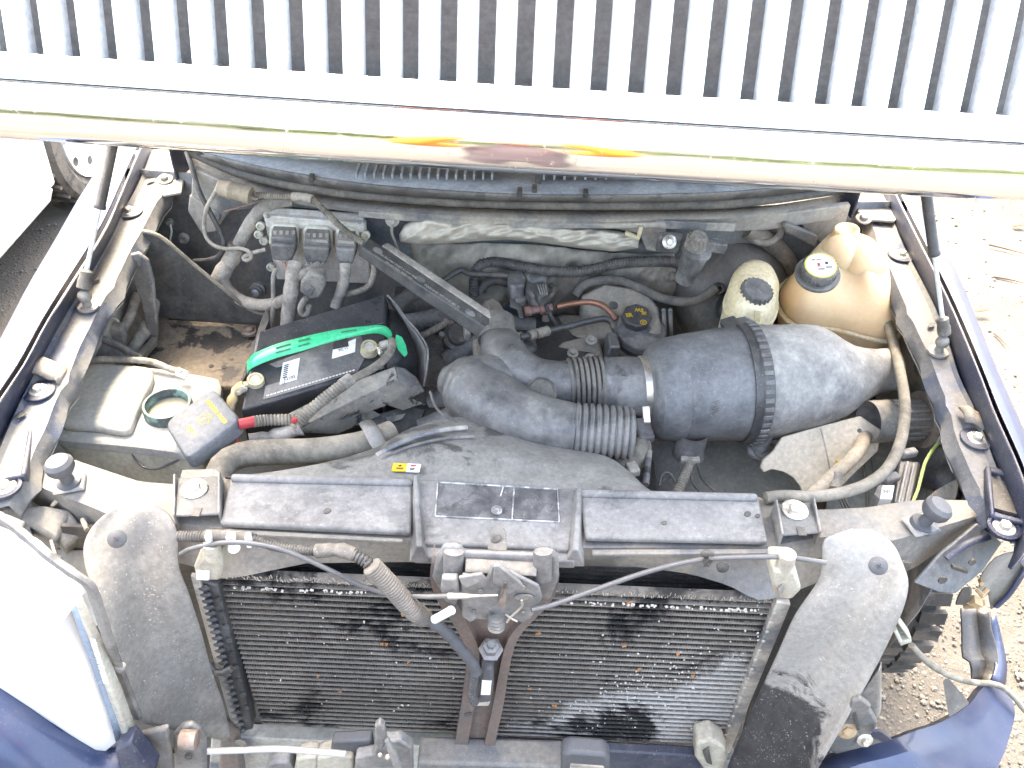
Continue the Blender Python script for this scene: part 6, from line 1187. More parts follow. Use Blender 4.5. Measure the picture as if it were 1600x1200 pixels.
# --- air filter canister
afc = thing('air_filter_canister', 'large grey-black cylindrical air filter canister with a toothed band', 'air filter', P(1180, 690, .86))
AX = (P(1397, 588, .95)-P(1015, 612, .93)).normalized(); ux = Vector((0, 0, 1)); ux = (ux-AX*ux.dot(AX)).normalized(); uy = AX.cross(ux)
def acr(x, yc, rpx, z, sx=1, sy=1, n=44):
    c = P(x, yc, z); r = px(c, rpx); return [c+uy*(r*sx*math.cos(6.2832*k/n))+ux*(r*sy*math.sin(6.2832*k/n)) for k in range(n)]
zf = .945
q = MB(); q.loft([acr(1012, 612, 52, zf), acr(1014, 612, 66, zf), acr(1021, 611, 75, zf), acr(1034, 609, 80, zf), acr(1056, 607, 82.5, zf), acr(1060, 606, 82, zf), acr(1064, 606, 83.5, zf), acr(1110, 602, 87, zf), acr(1152, 598, 91, zf)]); part(afc, 'front_shell', q, M('satin_shell', (.06, .065, .072), dust=(.36, .36, .35), amt=.5, dm=.5, d0=.35, ps=5, sharp=.1, rough=.36, bump=.06), smooth=35)
q = MB(); q.loft([acr(1176, 597, 91, zf), acr(1200, 596, 89, zf), acr(1228, 593, 86, zf), acr(1255, 590, 84, zf), acr(1278, 588, 80, zf), acr(1298, 588, 72, zf, 1, .97), acr(1316, 589, 62, zf, 1, .95), acr(1334, 588, 51, zf, 1, .94), acr(1352, 584, 42, zf, 1, .95), acr(1370, 580, 36, zf, 1, .95), acr(1386, 578, 34, zf), acr(1398, 577, 34, zf), acr(1397, 577, 30, zf), acr(1372, 580, 29, zf)]); part(afc, 'rear_shell', q, M('dusty_grey_shell', (.07, .073, .077), dust=(.50, .485, .445), amt=.62, dm=.8, d0=.55, ps=5, sharp=.25, rough=.6, bump=.15), smooth=50)
q = MB(); q.loft([acr(1150, 598, 91, zf), acr(1150, 598, 94, zf), acr(1160, 598, 94.5, zf), acr(1163, 598, 96.5, zf), acr(1176, 597, 96.5, zf), acr(1178, 597, 94, zf), acr(1178, 597, 90, zf)], False); bd_ = part(afc, 'band', q, m_plastic_clean, smooth=30)
cen = P(1169, 598, zf); rb_ = px(cen, 97)
for k in range(44):
    an = 6.2832*k/44; d = uy*math.cos(an)+ux*math.sin(an)
    if d.y > .55 and d.z < .2: continue
    q = MB(); m3 = Matrix((AX, d.cross(AX), d)).transposed(); q.box(cen+d*(rb_-.0015), (px(cen, 14), .0085, .005), m3); part(bd_, 'tooth', q, m_plastic, bevel=.001)
q = MB(); c = P(1158, 508, 1.035); q.box(c+Vector((-.02, 0, 0)), (.03, .03, .016), (0, -.2, .3)); q.box(c, (.03, .024, .022), (0, .1, .5)); lt = part(afc, 'band_latch', q, m_plastic_clean, bevel=.004)
q = MB(); q.tube([c+Vector((-.02, -.016, .006)), c+Vector((.0, -.02, .0)), c+Vector((.018, -.014, -.004)), c+Vector((.022, .006, .004)), c+Vector((.006, .014, .010))], .0022, 6); part(lt, 'wire_loop', q, m_steel)
q = MB(); q.lathe(P(1168, 526, 1.02), (0, -.5, 1), [(0, .006), (.004, .006), (.004, .003), (.002, .003)], 12); part(afc, 'band_stud', q, m_plastic)
q = MB(); q.tube(tz([(1050, 681, .90), (1100, 677, .90), (1150, 674, .90)]), .003, 6); part(afc, 'seam', q, m_body)
q = MB(); a = P(1080, 686, .885); q.lathe(a, (0, -.05, -1), [(-.02, px(a, 24)), (.030, px(a, 24)), (.034, px(a, 26)), (.038, px(a, 26)), (.038, px(a, 22)), (.01, px(a, 21))], 28, cap=False); part(afc, 'drain_stub', q, m_plastic)
q = MB(); a = P(1190, 688, .87); q.lathe(a, (0, 0, -1), [(-.02, .018), (.02, .016), (.024, .022), (.03, .022), (.032, .012)], 20); part(afc, 'foot', q, m_plastic)
q = MB(); ringp = [P(1197+17*math.cos(t), 704+10*math.sin(t), .85) for t in [6.283*i/16 for i in range(17)]]; q.tube(ringp, .0038, 8, n=30); part(afc, 'ring_clip', q, m_rubber)
on_ = (P(1096, 655, .96)-P(1096, 606, zf)); dd = (uy*-.85+ux*.52).normalized(); dd = dd if dd.y < 0 else -dd
cq = P(1092, 606, zf); dirv = Vector((0, -.93, .36)); dirv = (dirv-AX*dirv.dot(AX)).normalized(); o = cq+dirv*(px(cq, 87)+.0012); xr_ = dirv.cross(AX).normalized(); xr_ = xr_ if xr_.z < 0 else -xr_; yr_ = dirv.cross(xr_)
m_emb = M('embossed_plastic', (.05, .05, .052), dust=(.28, .27, .24), amt=.4, dm=.7, d0=.4, ps=40, rough=.6)
text(afc, 'moulded_letters', 'VTN', .014, Matrix(((xr_.x, yr_.x, dirv.x, o.x), (xr_.y, yr_.y, dirv.y, o.y), (xr_.z, yr_.z, dirv.z, o.z), (0, 0, 0, 1))), m_emb, ext=.0012)
# --- intake elbow, clamp, resonator snorkel
el = thing('intake_elbow', 'black rubber intake elbow with bellows between the filter and throttle', 'intake duct', P(880, 640, .88))
def trs(spec, n=28, sub=4, flatz=1.0, zz=.94):
    pts = [P(x, y, z) for x, y, r, z in spec]; rad = [px(p, s[2]) for p, s in zip(pts, spec)]; m = (len(pts)-1)*sub; c = catmull(pts, m); rings = []
    # radius eased along the length
    L = [0]
    for a_, b_ in zip(pts, pts[1:]): L.append(L[-1]+(b_-a_).length)
    pv = None
    for i, p in enumerate(c):
        d = L[-1]*i/m; k = 0
        while k < len(pts)-2 and d > L[k+1]: k += 1
        t = (d-L[k])/(L[k+1]-L[k]); t = t*t*(3-2*t); r = rad[k]+(rad[k+1]-rad[k])*t
        tg_ = (c[min(i+1, m)]-c[max(0, i-1)]).normalized()
        x_ = tg_.cross(Vector((0, 0, 1))) if pv is None else pv-tg_*pv.dot(tg_); x_.normalize(); y_ = x_.cross(tg_).normalized(); pv = x_
        rings.append([p+x_*r*math.cos(6.2832*q_/n)+y_*r*flatz*math.sin(6.2832*q_/n) for q_ in range(n)])
    return rings
ze = .945
q = MB(); q.loft(trs([(1014, 606, 46, ze), (985, 604, 47, ze), (940, 600, 43, ze)])); part(el, 'cone', q, m_plastic, smooth=50)
q = MB(); q.loft(trs([(895, 600, 38, ze), (870, 600, 36, ze), (835, 596, 38, ze), (806, 580, 39, ze+.01), (790, 558, 36, ze+.015), (782, 540, 31, ze+.01), (776, 522, 26, ze-.005)])); part(el, 'elbow', q, m_duct, smooth=60)
bell = []
for i in range(7):
    x = 942-i*8
    for dx, r in ((0, 39), (-1.2, 44.5), (-3.5, 45.5), (-5.8, 44.5), (-7, 39)): bell.append(acr(x+dx, 600+(.0), r-i*.7, ze, n=32))
q = MB(); q.loft(bell, True); part(el, 'bellows', q, m_rubber, smooth=50)
q = MB(); q.loft([acr(1000, 605, 46, ze), acr(1000, 605, 49, ze), acr(1016, 605, 51, ze), acr(1016, 605, 46, ze)], False); cl_ = part(el, 'hose_clamp', q, m_chrome_side if False else m_zinc, smooth=30)
q = MB(); q.box(P(1010, 648, .985), (.012, .030, .008), (.6, 0, .1)); part(cl_, 'clamp_screw', q, m_zinc, bevel=.002)
q = MB(); q.lathe(P(845, 614, .965), (0, -.5, .85), [(-.02, px(P(845, 614, .96), 25)), (.004, px(P(845, 614, .96), 25)), (.006, px(P(845, 614, .96), 21)), (.014, px(P(845, 614, .96), 18)), (.016, .0001)], 24); part(el, 'boss', q, m_rubber)
cq = P(966, 602, ze); dirv = Vector((0, -.35, .94)); dirv = (dirv-AX*dirv.dot(AX)).normalized(); o = cq+dirv*(px(cq, 46)+.001); yr_ = AX*-1; xr_ = yr_.cross(dirv)
text(el, 'moulded_letters', 'AVI', .016, Matrix(((xr_.x, yr_.x, dirv.x, o.x), (xr_.y, yr_.y, dirv.y, o.y), (xr_.z, yr_.z, dirv.z, o.z), (0, 0, 0, 1))), m_emb, ext=.001)
q = MB(); q.lathe(P(778, 532, .955), (-.05, .8, .2), [(0, px(P(778, 530, .95), 31)), (.012, px(P(778, 530, .95), 31)), (.014, px(P(778, 530, .95), 27)), (.05, px(P(778, 530, .95), 27))], 24); part(el, 'throttle_collar', q, m_rubber)
rs_th = thing('resonator_duct', 'fat wet-looking black duct curling round in front of the engine, ribbed at its end', 'air duct', P(800, 700, .88))
q = MB(); q.loft(trs([(900, 672, 44, .945), (872, 668, 46, .945), (840, 661, 49, .945), (800, 647, 52, .945), (765, 627, 54, .945), (735, 607, 54, .945), (716, 598, 46, .945), (694, 592, 24, .945), (686, 590, 6, .945)], 32, 5, .9)); part(rs_th, 'duct', q, m_duct, smooth=60)
q = MB(); q.loft(trs([(712, 600, 34, .95), (740, 592, 38, .955), (768, 592, 40, .955), (785, 598, 36, .95), (798, 606, 18, .94), (802, 608, 4, .94)], 28, 5, .9)); part(rs_th, 'side_lobe', q, m_duct, smooth=60)
rib_ = []
AX2 = (P(990, 678, .945)-P(890, 671, .945)).normalized()
def acr2(x, yc, r, z, n=32):
    c = P(x, yc, z); r = px(c, r); u2 = (Vector((0, 0, 1))-AX2*AX2.z).normalized(); v2 = AX2.cross(u2); return [c+v2*r*math.cos(6.2832*k/n)+u2*r*.92*math.sin(6.2832*k/n) for k in range(n)]
rib_.append(acr2(892, 671.5, 44, .945))
for i in range(8):
    x = 897+i*10.6
    for dx, r in ((0, 41), (2, 45), (4.5, 46), (7, 45), (9, 41)): rib_.append(acr2(x+dx, 672+(x-897)*.06, r-i*.25, .945))
rib_ += [acr2(984, 677.5, 43, .945), acr2(989, 678, 39, .945), acr2(991, 678, 28, .945)]
q = MB(); q.loft(rib_); part(rs_th, 'ribbed_end', q, m_duct, smooth=50)
q = MB(); q.tube(tz([(672, 612, .955), (684, 640, .952), (720, 664, .948), (760, 684, .944), (810, 702, .94), (860, 712, .938), (890, 716, .937)]), .0025, 6); part(rs_th, 'seam', q, m_rubber)
# --- fan shroud
fs = thing('fan_shroud', 'dusty black fan shroud arching behind the radiator support', 'fan shroud', P(700, 720, .90))
FR = [(352, 745, .99), (450, 747, .99), (560, 750, .99), (650, 753, .99), (760, 760, .99), (860, 766, .99), (950, 771, .99), (1030, 776, .985)]
MD = [(420, 738, .985), (490, 727, .985), (565, 715, .985), (640, 702, .99), (740, 700, .99), (840, 717, .985), (930, 730, .98), (1005, 758, .975)]
BK = [(440, 735, .975), (510, 722, .97), (585, 700, .965), (645, 668, .95), (730, 652, .94), (850, 690, .94), (945, 712, .94), (985, 738, .95)]
n = 40; g_ = [[P(v.x, v.y, v.z) for v in catmull([Vector(p) for p in l], n)] for l in (FR, MD, BK)]
rows = []
for t in [i/8 for i in range(9)]:
    rows.append([a_*(1-t)*(1-t)+b_*2*t*(1-t)+c_*t*t if False else (a_.lerp(b_, t*2) if t < .5 else b_.lerp(c_, t*2-1)) for a_, b_, c_ in zip(*g_)])
rows.append([p+Vector((0, .004, -.05)) for p in rows[-1]]); q = MB(); q.grid(rows); part(fs, 'panel', q, M('shroud_plastic', (.030, .032, .035), dust=(.27, .265, .24), amt=.66, dm=.8, d0=.3, ps=8, sharp=.03, rough=.5, bump=.12), smooth=50, solid=.004)
q = MB(); q.tube(tz([(588, 712, .985), (620, 695, .987), (660, 680, .982), (700, 671, .975), (730, 668, .97)]), .0045, 10); part(fs, 'ridge', q, m_body); q = MB(); q.tube(tz([(595, 718, .988), (640, 698, .99), (690, 686, .985), (740, 682, .98)]), .0025, 8); part(fs, 'ridge', q, m_plastic)
stk = thing('warning_sticker', 'small yellow and white warning sticker on the fan shroud', 'sticker', P(636, 732, .995))
so_ = tz([(615, 726, .9925), (658, 728, .9925), (655, 740, .993), (612, 738, .993)])
def stick(u0, u1, mat, nm):
    q = MB(); f = lambda u, v: so_[0].lerp(so_[1], u).lerp(so_[3].lerp(so_[2], u), v)+Vector((0, 0, .004)); q.prism([f(u0, 0), f(u1, 0), f(u1, 1), f(u0, 1)], .002); part(stk, nm, q, mat)
stick(0, .51, m_yellow, 'yellow_half'); stick(.515, 1, m_label, 'white_half')
f = lambda u, v: so_[0].lerp(so_[1], u).lerp(so_[3].lerp(so_[2], u), v)+Vector((0, 0, .0048))
for pts, mm_ in (([(.20, .42), (.27, .18), (.34, .42)], m_black_print), ([(.14, .60), (.40, .60), (.40, .78), (.14, .78)], m_rust), ([(.64, .2), (.84, .16), (.84, .34), (.64, .40)], m_red), ([(.62, .56), (.86, .52), (.80, .66), (.64, .66)], m_black_print), ([(.64, .74), (.80, .74), (.80, .84), (.64, .84)], m_black_print)):
    q = MB(); q.prism([f(u, v) for u, v in pts], .0006); part(stk, 'printed_mark', q, mm_)
# --- upper radiator hose
rh = thing('radiator_hose', 'fat dusty black radiator hose along the back of the radiator support', 'hose', P(450, 710, .90))
q = MB(); q.tube(tz([(338, 760, .915), (342, 738, .925), (356, 720, .925), (385, 709, .925), (430, 706, .925), (480, 705, .925), (530, 700, .925), (575, 691, .925), (612, 676, .92)]), px(P(430, 706, .925), 20.5), 20); part(rh, 'hose', q, m_hose, smooth=60)
q = MB(); q.tube(tz([(572, 660, .93), (580, 672, .952), (588, 688, .95), (596, 700, .945)]), .012, 8, sq=(1.1, .35)); part(rh, 'strap', q, m_plastic)
# --- battery with strap, clamps and cables
bt = thing('battery', 'black car battery tipped in its tray, with a green carry strap', 'battery', P(500, 600, .78))
bq = [P(377, 641, .95), P(601, 575, .95), P(605, 461, .985), P(400, 521, .985)]; bn = (bq[1]-bq[0]).cross(bq[3]-bq[0]).normalized()
m_batt = M('battery_case', (.018, .022, .03), dust=(.25, .24, .22), amt=.4, dm=.3, d0=.12, ps=8, sharp=.15, rough=.3, bump=.08)
q = MB(); q.hull8(bq, [p-bn*.19 for p in bq]); part(bt, 'case', q, m_batt, bevel=.004)
def bf(u, v, h=0): return bq[0].lerp(bq[1], u).lerp(bq[3].lerp(bq[2], u), v)+bn*h
def bpatch(nm, uv, h, mat, t=.0006, bevel=0): q = MB(); q.prism([bf(u, v, h) for u, v in uv], bn*-t); return part(bt, nm, q, mat, bevel=bevel)
bpatch('vent_cover', [(.02, .58), (.985, .58), (.985, .985), (.02, .985)], .007, m_batt, .01, .003)
m_dlab = M('dusty_battery_label', (.055, .06, .07), dust=(.36, .345, .31), amt=.5, dm=.75, d0=.25, ps=9, sharp=.15, rough=.55, bump=.15)
bpatch('top_label', [(.14, .05), (.80, .05), (.86, .25), (.80, .56), (.60, .56), (.14, .50), (.20, .42), (.30, .42), (.32, .30), (.24, .22), (.14, .22)], .0012, m_dlab, .001)
bpatch('white_sticker', [(.24, .18), (.36, .18), (.36, .46), (.24, .46)], .002, m_label)
for k in range(7): bpatch('barcode_line', [(.255, .25+k*.026), (.285, .25+k*.026), (.285, .263+k*.026), (.255, .263+k*.026)], .0025, m_black_print, .0003)
def b_text(s, u, v, size, mat):
    o = bf(u, v, .0026); x_ = (bq[1]-bq[0]).normalized(); y_ = bn.cross(x_); text(bt, 'lettering', s, size, Matrix(((x_.x, y_.x, bn.x, o.x), (x_.y, y_.y, bn.y, o.y), (x_.z, y_.z, bn.z, o.z), (0, 0, 0, 1))), mat, ext=.0002)
b_text('E2102', .305, .225, .0085, m_black_print); b_text('12', .265, .19, .007, m_black_print)
bpatch('white_sticker', [(.60, .32), (.77, .32), (.77, .50), (.60, .46)], .0018, m_label); b_text('PC 11', .68, .40, .0075, m_black_print)
bpatch('cutout', [(.60, .44), (.72, .42), (.70, .56), (.64, .62), (.60, .58)], .0024, m_batt)
q = MB()
for k in range(26): u0 = .16+k*.024; q.prism([bf(u0, .075, .0022), bf(u0+.017, .075, .0022), bf(u0+.017, .088, .0022), bf(u0, .088, .0022)], bn*-.0004)
ob = part(bt, 'fine_print', q, m_white_print); ob['kind'] = 'stuff'
b_text('ELSP 4', .88, .78, .009, m_faint); b_text('MAINTENANCE FREE', .50, .90, .006, m_faint)
sp1 = [(385, 566, .965), (396, 553, .985), (430, 538, 1.0), (470, 527, 1.01), (520, 516, 1.012), (565, 510, 1.01), (595, 508, 1.0), (608, 513, .985), (613, 523, .97)]
sp2 = [(386, 585, .955), (393, 575, .975), (432, 559, .99), (472, 548, 1.0), (522, 533, 1.002), (562, 524, 1.0), (588, 521, .99), (602, 525, .975), (609, 533, .96)]
n = 40; sa, sb_ = [[P(v.x, v.y, v.z) for v in catmull([Vector(p) for p in l], n)] for l in (sp1, sp2)]
q = MB(); q.grid([sa, [a_.lerp(b_, .5)+Vector((0, -.0005, .0008)) for a_, b_ in zip(sa, sb_)], sb_]); st_ = part(bt, 'carry_strap', q, m_green, solid=.0014, smooth=25)
for i0, i1 in ((11, 15), (16, 20), (11, 15), (16, 20)): pass
m_gd = flat('dark_green', (.0, .16, .06), .4)
for i0, i1, v in ((9, 14, .35), (15, 19, .3), (9, 14, .7), (15, 19, .66), (26, 31, .4)):
    q = MB(); q.tube([sa[i].lerp(sb_[i], v)+Vector((0, -.0006, .0022)) for i in range(i0, i1)], .0014, 5); part(st_, 'moulded_slot', q, m_gd)
pl(bt, 'strap_tab', [(619, 522, .965), (628, 526, .963), (634, 538, .955), (637, 552, .945), (632, 557, .943), (622, 546, .95), (617, 532, .96)], .96, .003, m_green, .001)
m_brass = M('corroded_terminal', (.45, .40, .25), dust=(.52, .48, .36), amt=.5, dm=.8, d0=.2, ps=30, sharp=.1, rough=.5, metal=.5, bump=.3)
for nm, (x, y, z), sg in (('positive', (399, 593, .968), -1), ('negative', (577, 541, .98), 1)):
    c = P(x, y, z); tcm = thing('battery_clamp', 'corroded gold cable clamp on the left battery post' if sg < 0 else 'dull brass cable clamp on the right battery post', 'clamp', c, 'clamps on the battery posts')
    q = MB(); q.lathe(c-bn*.016, bn, [(0, .0165), (.014, .0155), (.018, .0145), (.018, .010), (.012, .010)], 22, cap=False); part(tcm, 'collar', q, m_brass)
    q = MB(); q.lathe(c-bn*.016, bn, [(0, .010), (.016, .0098), (.0175, .009), (.0175, .0001)], 20); part(tcm, 'post', q, m_alu)
    d1 = Vector((-.8, -.55, 0)) if sg < 0 else Vector((.9, .25, 0)); d1.normalize(); q = MB(); q.box(c+d1*.018-bn*.010, (.022, .014, .014), Euler((0, 0, math.atan2(d1.y, d1.x))).to_matrix()); part(tcm, 'lug', q, m_brass, bevel=.002)
    e = c+d1*.020+Vector((.0, -.008, -.006)); part(tcm, 'bolt', bolt_mb(e, (.3*sg, -1, .2), .0048, .016, 1.5), m_zinc)
    if sg < 0:
        q = MB(); q.tube([c+d1*.022-bn*.008, c+d1*.036-bn*.012, c+d1*.046+Vector((0, -.02, -.03)), c+d1*.05+Vector((.0, -.05, -.07))], [.010, .008, .009, .011], 10, tape=.3); part(tcm, 'corroded_lead', q, M('corroded_gold', (.42, .30, .12), dust=(.62, .58, .46), amt=.5, dm=.8, d0=.2, ps=40, sharp=.1, rough=.7, bump=.4))
    else:
        q = MB(); q.tube([c+d1*.022-bn*.006, c+d1*.036+Vector((0, .002, -.002)), c+d1*.044+Vector((0, -.01, 0))], [.010, .009, .007], 12); part(tcm, 'crimp', q, m_alu)
bc = thing('battery_cables', 'grey battery cables in split conduit crossing the front of the battery', 'cable', P(480, 660, .92))
q = MB(); q.tube(tz([(612, 532, .985), (612, 545, .985), (600, 562, .982), (580, 577, .978), (560, 588, .975), (542, 597, .972)]), .0075, 12); part(bc, 'cable', q, m_hose)
q = MB(); q.tube(tz([(548, 592, .973), (534, 602, .972)]), .0115, 14); part(bc, 'sleeve', q, m_tape)
q = MB(); q.tube(tz([(538, 600, .972), (518, 614, .968), (498, 630, .96), (482, 644, .95), (468, 658, .94), (458, 672, .93)]), .0100, 14, corr=(.0058, .09)); part(bc, 'conduit', q, m_hose)
q = MB(); q.tube(tz([(394, 659, .955), (412, 657, .95), (438, 656, .945), (462, 656, .94)]), .0095, 14, corr=(.0058, .09)); part(bc, 'conduit', q, m_hose)
q = MB(); q.tube(tz([(374, 663, .955), (385, 661, .955), (398, 658, .955)]), .0095, 14); part(bc, 'red_sleeve', q, m_red)
q = MB(); q.tube(tz([(390, 690, .92), (420, 684, .92), (450, 676, .925), (470, 668, .93)]), .013, 12, tape=.25); part(bc, 'taped_bundle', q, m_tape)
q = MB(); q.ball(P(460, 657, .955), .006, 8); part(bc, 'red_fray', q, m_red)
tube1('red_wire', 'thin pale red wire below the washer cap', 'wire', tz([(366, 682, .93), (372, 692, .92), (376, 702, .91)]), .003, m_red)
bs_ = thing('battery_shield', 'black rounded shield wall at the right end of the battery', 'shield', P(650, 560, .85))
q = MB(); q.grid([tz([(606, 463, .98), (620, 478, .98), (634, 498, .975), (655, 522, .965), (668, 545, .955), (667, 575, .93), (662, 604, .90)]), tz([(606, 470, .95), (622, 490, .94), (640, 515, .93), (650, 540, .92), (655, 560, .90), (654, 585, .87), (650, 610, .84)]), tz([(602, 575, .94), (606, 580, .93), (612, 584, .92), (620, 590, .90), (628, 596, .88), (634, 604, .86), (640, 612, .84)])]); part(bs_, 'wall', q, m_plastic_clean, smooth=60, solid=.004)
q = MB(); q.tube(tz([(606, 462, .982), (620, 477, .982), (634, 497, .977), (655, 521, .967), (668, 545, .957), (667, 575, .932), (662, 604, .902)]), .0022, 8); part(bs_, 'rim', q, m_plastic)
m_shield = M('dirty_heat_shield', (.16, .16, .15), dust=(.40, .37, .30), amt=.62, dm=.85, d0=.4, ps=12, sharp=.12, rough=.7, bump=.35, third=(.05, .05, .05), tamt=.30, tps=30)
hs_ = thing('heat_shield', 'torn grey-beige plastic shield slanting in front of the battery', 'shield', P(560, 650, .85))
def sheet(par, nm, pts, mat, t=(0, .006, -.004), **k): q = MB(); q.prism([P(*p) for p in pts], t); return part(par, nm, q, mat, bevel=.001, **k)
sheet(hs_, 'upper_fold', [(440, 652, .94), (500, 622, .945), (560, 594, .95), (617, 573, .955), (622, 592, .95), (560, 622, .94), (500, 652, .93), (470, 668, .925)], m_shield)
sheet(hs_, 'front_face', [(470, 668, .925), (500, 652, .93), (560, 622, .94), (622, 592, .95), (640, 606, .935), (662, 612, .92), (641, 622, .91), (660, 630, .90), (630, 641, .89), (605, 633, .90), (581, 641, .89), (594, 649, .88), (560, 664, .87), (528, 678, .86), (476, 676, .88)], m_shield)
sheet(hs_, 'end_fold', [(618, 573, .957), (632, 576, .95), (650, 590, .935), (663, 612, .92), (640, 606, .935), (622, 592, .95)], m_plastic)
q = MB(); q.prism(tz([(576, 650, .87), (640, 632, .87), (665, 640, .86), (650, 668, .84), (590, 690, .84)]), .01); part(hs_, 'lower_plate', q, m_dark, bevel=.002)
q = MB(); q.prism(tz([(603, 652, .875), (634, 646, .875), (628, 654, .872), (606, 661, .872)]), .002); part(hs_, 'light_gap', q, m_steel)
# --- right side: torn panel, air inlet cup, loom, fuse box
m_apr = M('grey_apron', (.13, .135, .14), dust=(.46, .43, .38), amt=.58, dm=.8, d0=.35, ps=5, sharp=.2, rough=.5, bump=.1)
sh = thing('side_apron', 'smooth grey dusty apron down under the air filter', 'apron', P(1130, 740, .70))
q = MB(); q.grid([tz([(1010, 690, .80), (1080, 680, .78), (1150, 680, .76), (1230, 690, .74)]), tz([(1010, 740, .72), (1080, 735, .70), (1150, 730, .69), (1240, 735, .69)]), tz([(1010, 800, .66), (1080, 800, .64), (1150, 800, .64), (1260, 800, .64)])]); part(sh, 'sheet', q, m_apr, solid=.004)
q = MB(); q.grid([tz([(1300, 640, .80), (1380, 640, .78), (1440, 640, .76), (1490, 640, .76)]), tz([(1300, 720, .74), (1380, 720, .72), (1440, 720, .72), (1510, 720, .72)]), tz([(1290, 810, .68), (1380, 810, .66), (1450, 810, .66), (1540, 810, .66)])]); part(sh, 'outer_sheet', q, m_apr, solid=.004)
for x in (1352, 1356, 1368):
    q = MB(); q.tube(tz([(x-10, 700, .745), (x, 760, .72), (x+2, 795, .70)]), .0015, 6); part(sh, 'crease', q, m_hose)
tp_ = thing('torn_panel', 'torn tan plastic panel with a curved cut under the air filter', 'panel', P(1290, 730, .80))
q = MB(); q.prism([P(*p) for p in ((1222, 683, .90), (1290, 664, .91), (1345, 650, .92), (1378, 672, .90), (1372, 705, .87), (1340, 735, .85), (1300, 775, .83), (1256, 776, .83), (1251, 760, .835), (1240, 746, .84), (1225, 737, .845), (1207, 733, .85), (1194, 738, .85), (1188, 730, .855), (1192, 718, .865), (1208, 705, .88))], (0, .006, -.006)); part(tp_, 'sheet', q, M('tan_plastic', (.52, .45, .34), dust=(.70, .62, .50), amt=.55, dm=.8, d0=.3, ps=6, sharp=.25, rough=.7, bump=.1), bevel=.002)
q = MB(); q.ball(P(1310, 722, .872), .005, 10); part(tp_, 'pin', q, m_yellow)
q = MB(); q.tube(tz([(1282, 668, .915), (1290, 700, .89), (1296, 730, .865), (1300, 755, .85)]), .0016, 6); part(tp_, 'crease', q, m_tape)
cu = thing('air_inlet_cup', 'dusty grey air inlet cup, open to the left, with a brown flange', 'air inlet', P(1390, 690, .85))
a, b = P(1357, 659, .915), P(1446, 655, .905); d = (b-a).normalized(); L_ = (b-a).length; r = px(a, 33)
q = MB(); q.lathe(a, d, [(.0, r*.97), (-.001, r), (L_*.33, r*1.02), (L_*.36, r*.94), (L_*.9, r*.90), (L_*.9, r*.7)], 40, cap=False); q.lathe(a, d, [(.0, r*.97), (L_*.3, r*.9), (L_*.5, r*.6), (L_*.5, .0001)], 40, cap=False); part(cu, 'cup', q, M('grey_cup', (.09, .09, .09), dust=(.38, .355, .30), amt=.6, dm=.8, d0=.4, ps=9, rough=.65, bump=.15), smooth=40)
xa = d.orthogonal().normalized(); ya = d.cross(xa)
for k in range(16):
    an = 6.283*k/16; q = MB(); q.box(a+d*L_*.62+(xa*math.cos(an)+ya*math.sin(an))*r*.93, (L_*.5, .006, .006), Matrix((d, (ya*math.cos(an)-xa*math.sin(an)), (xa*math.cos(an)+ya*math.sin(an)))).transposed()); part(cu, 'rib', q, m_apr, bevel=.001)
q = MB(); q.lathe(b-d*.012, d, [(0, r*.9), (.002, r*1.38), (.010, r*1.42), (.012, r*1.35), (.02, r*1.1)], 40); part(cu, 'flange', q, M('brown_flange', (.10, .08, .065), dust=(.27, .22, .17), amt=.6, dm=.8, d0=.3, ps=12, rough=.8))
for x, y in ((1343, 673), (1395, 632)): q = MB(); q.lathe(P(x, y, .945), (-.4, -.6, .6), [(0, .004), (.002, .004), (.002, .0001)], 10); part(cu, 'rivet', q, m_dark)
rw = thing('right_loom', 'fat tan taped loom with a branch, climbing to the air inlet cup', 'harness', P(1300, 745, .84))
q = MB(); q.tube(tz([(1262, 780, .87), (1285, 758, .88), (1305, 740, .89), (1325, 723, .90), (1342, 703, .90), (1352, 682, .89)]), .0125, 14, tape=.06); part(rw, 'trunk', q, M('tan_tape', (.36, .30, .22), dust=(.52, .45, .35), amt=.6, dm=.8, d0=.4, ps=18, rough=.8, bump=.35, bs=150))
q = MB(); q.tube(tz([(1308, 740, .895), (1308, 752, .89), (1304, 764, .885)]), .009, 12, tape=.15); part(rw, 'branch', q, m_tape)
for k in range(3): q = MB(); q.tube(tz([(1303+k*3, 760, .885), (1310+k*4, 775, .88), (1318+k*5, 795, .87)]), .0026, 6); part(rw, 'wire', q, m_loom)
fb = thing('fuse_box', 'narrow black ribbed box by the right end of the radiator support', 'fuse box', P(1415, 780, .86))
q = MB(); q.hull8(tz([(1404, 718, .94), (1438, 722, .94), (1424, 792, .93), (1394, 786, .93)]), tz([(1404, 726, .88), (1438, 730, .88), (1424, 800, .87), (1394, 794, .87)])); part(fb, 'case', q, m_plastic_clean, bevel=.004)
q = MB(); q.tube(tz([(1418, 722, .944), (1404, 786, .934)]), .003, 6); part(fb, 'rib', q, m_body)
q = MB(); q.tube(tz([(1428, 724, .944), (1414, 789, .934)]), .002, 6); part(fb, 'rib', q, m_body)
q = MB(); q.box(P(1420, 708, .945), (.028, .014, .014), (0, 0, .3)); part(fb, 'latch', q, m_plastic, bevel=.003)
wl = thing('labelled_plug', 'small plug with a white printed label left of the black ribbed box', 'plug', P(1382, 772, .92))
lb4 = tz([(1379, 758, .945), (1398, 758, .945), (1394, 780, .94), (1375, 779, .94)]); q = MB(); q.prism(lb4, .02); part(wl, 'label_face', q, m_label, bevel=.001)
q = MB(); q.prism(tz([(1366, 772, .938), (1372, 758, .942), (1379, 757, .944), (1375, 780, .94)]), .02); part(wl, 'side', q, m_steel, bevel=.001)
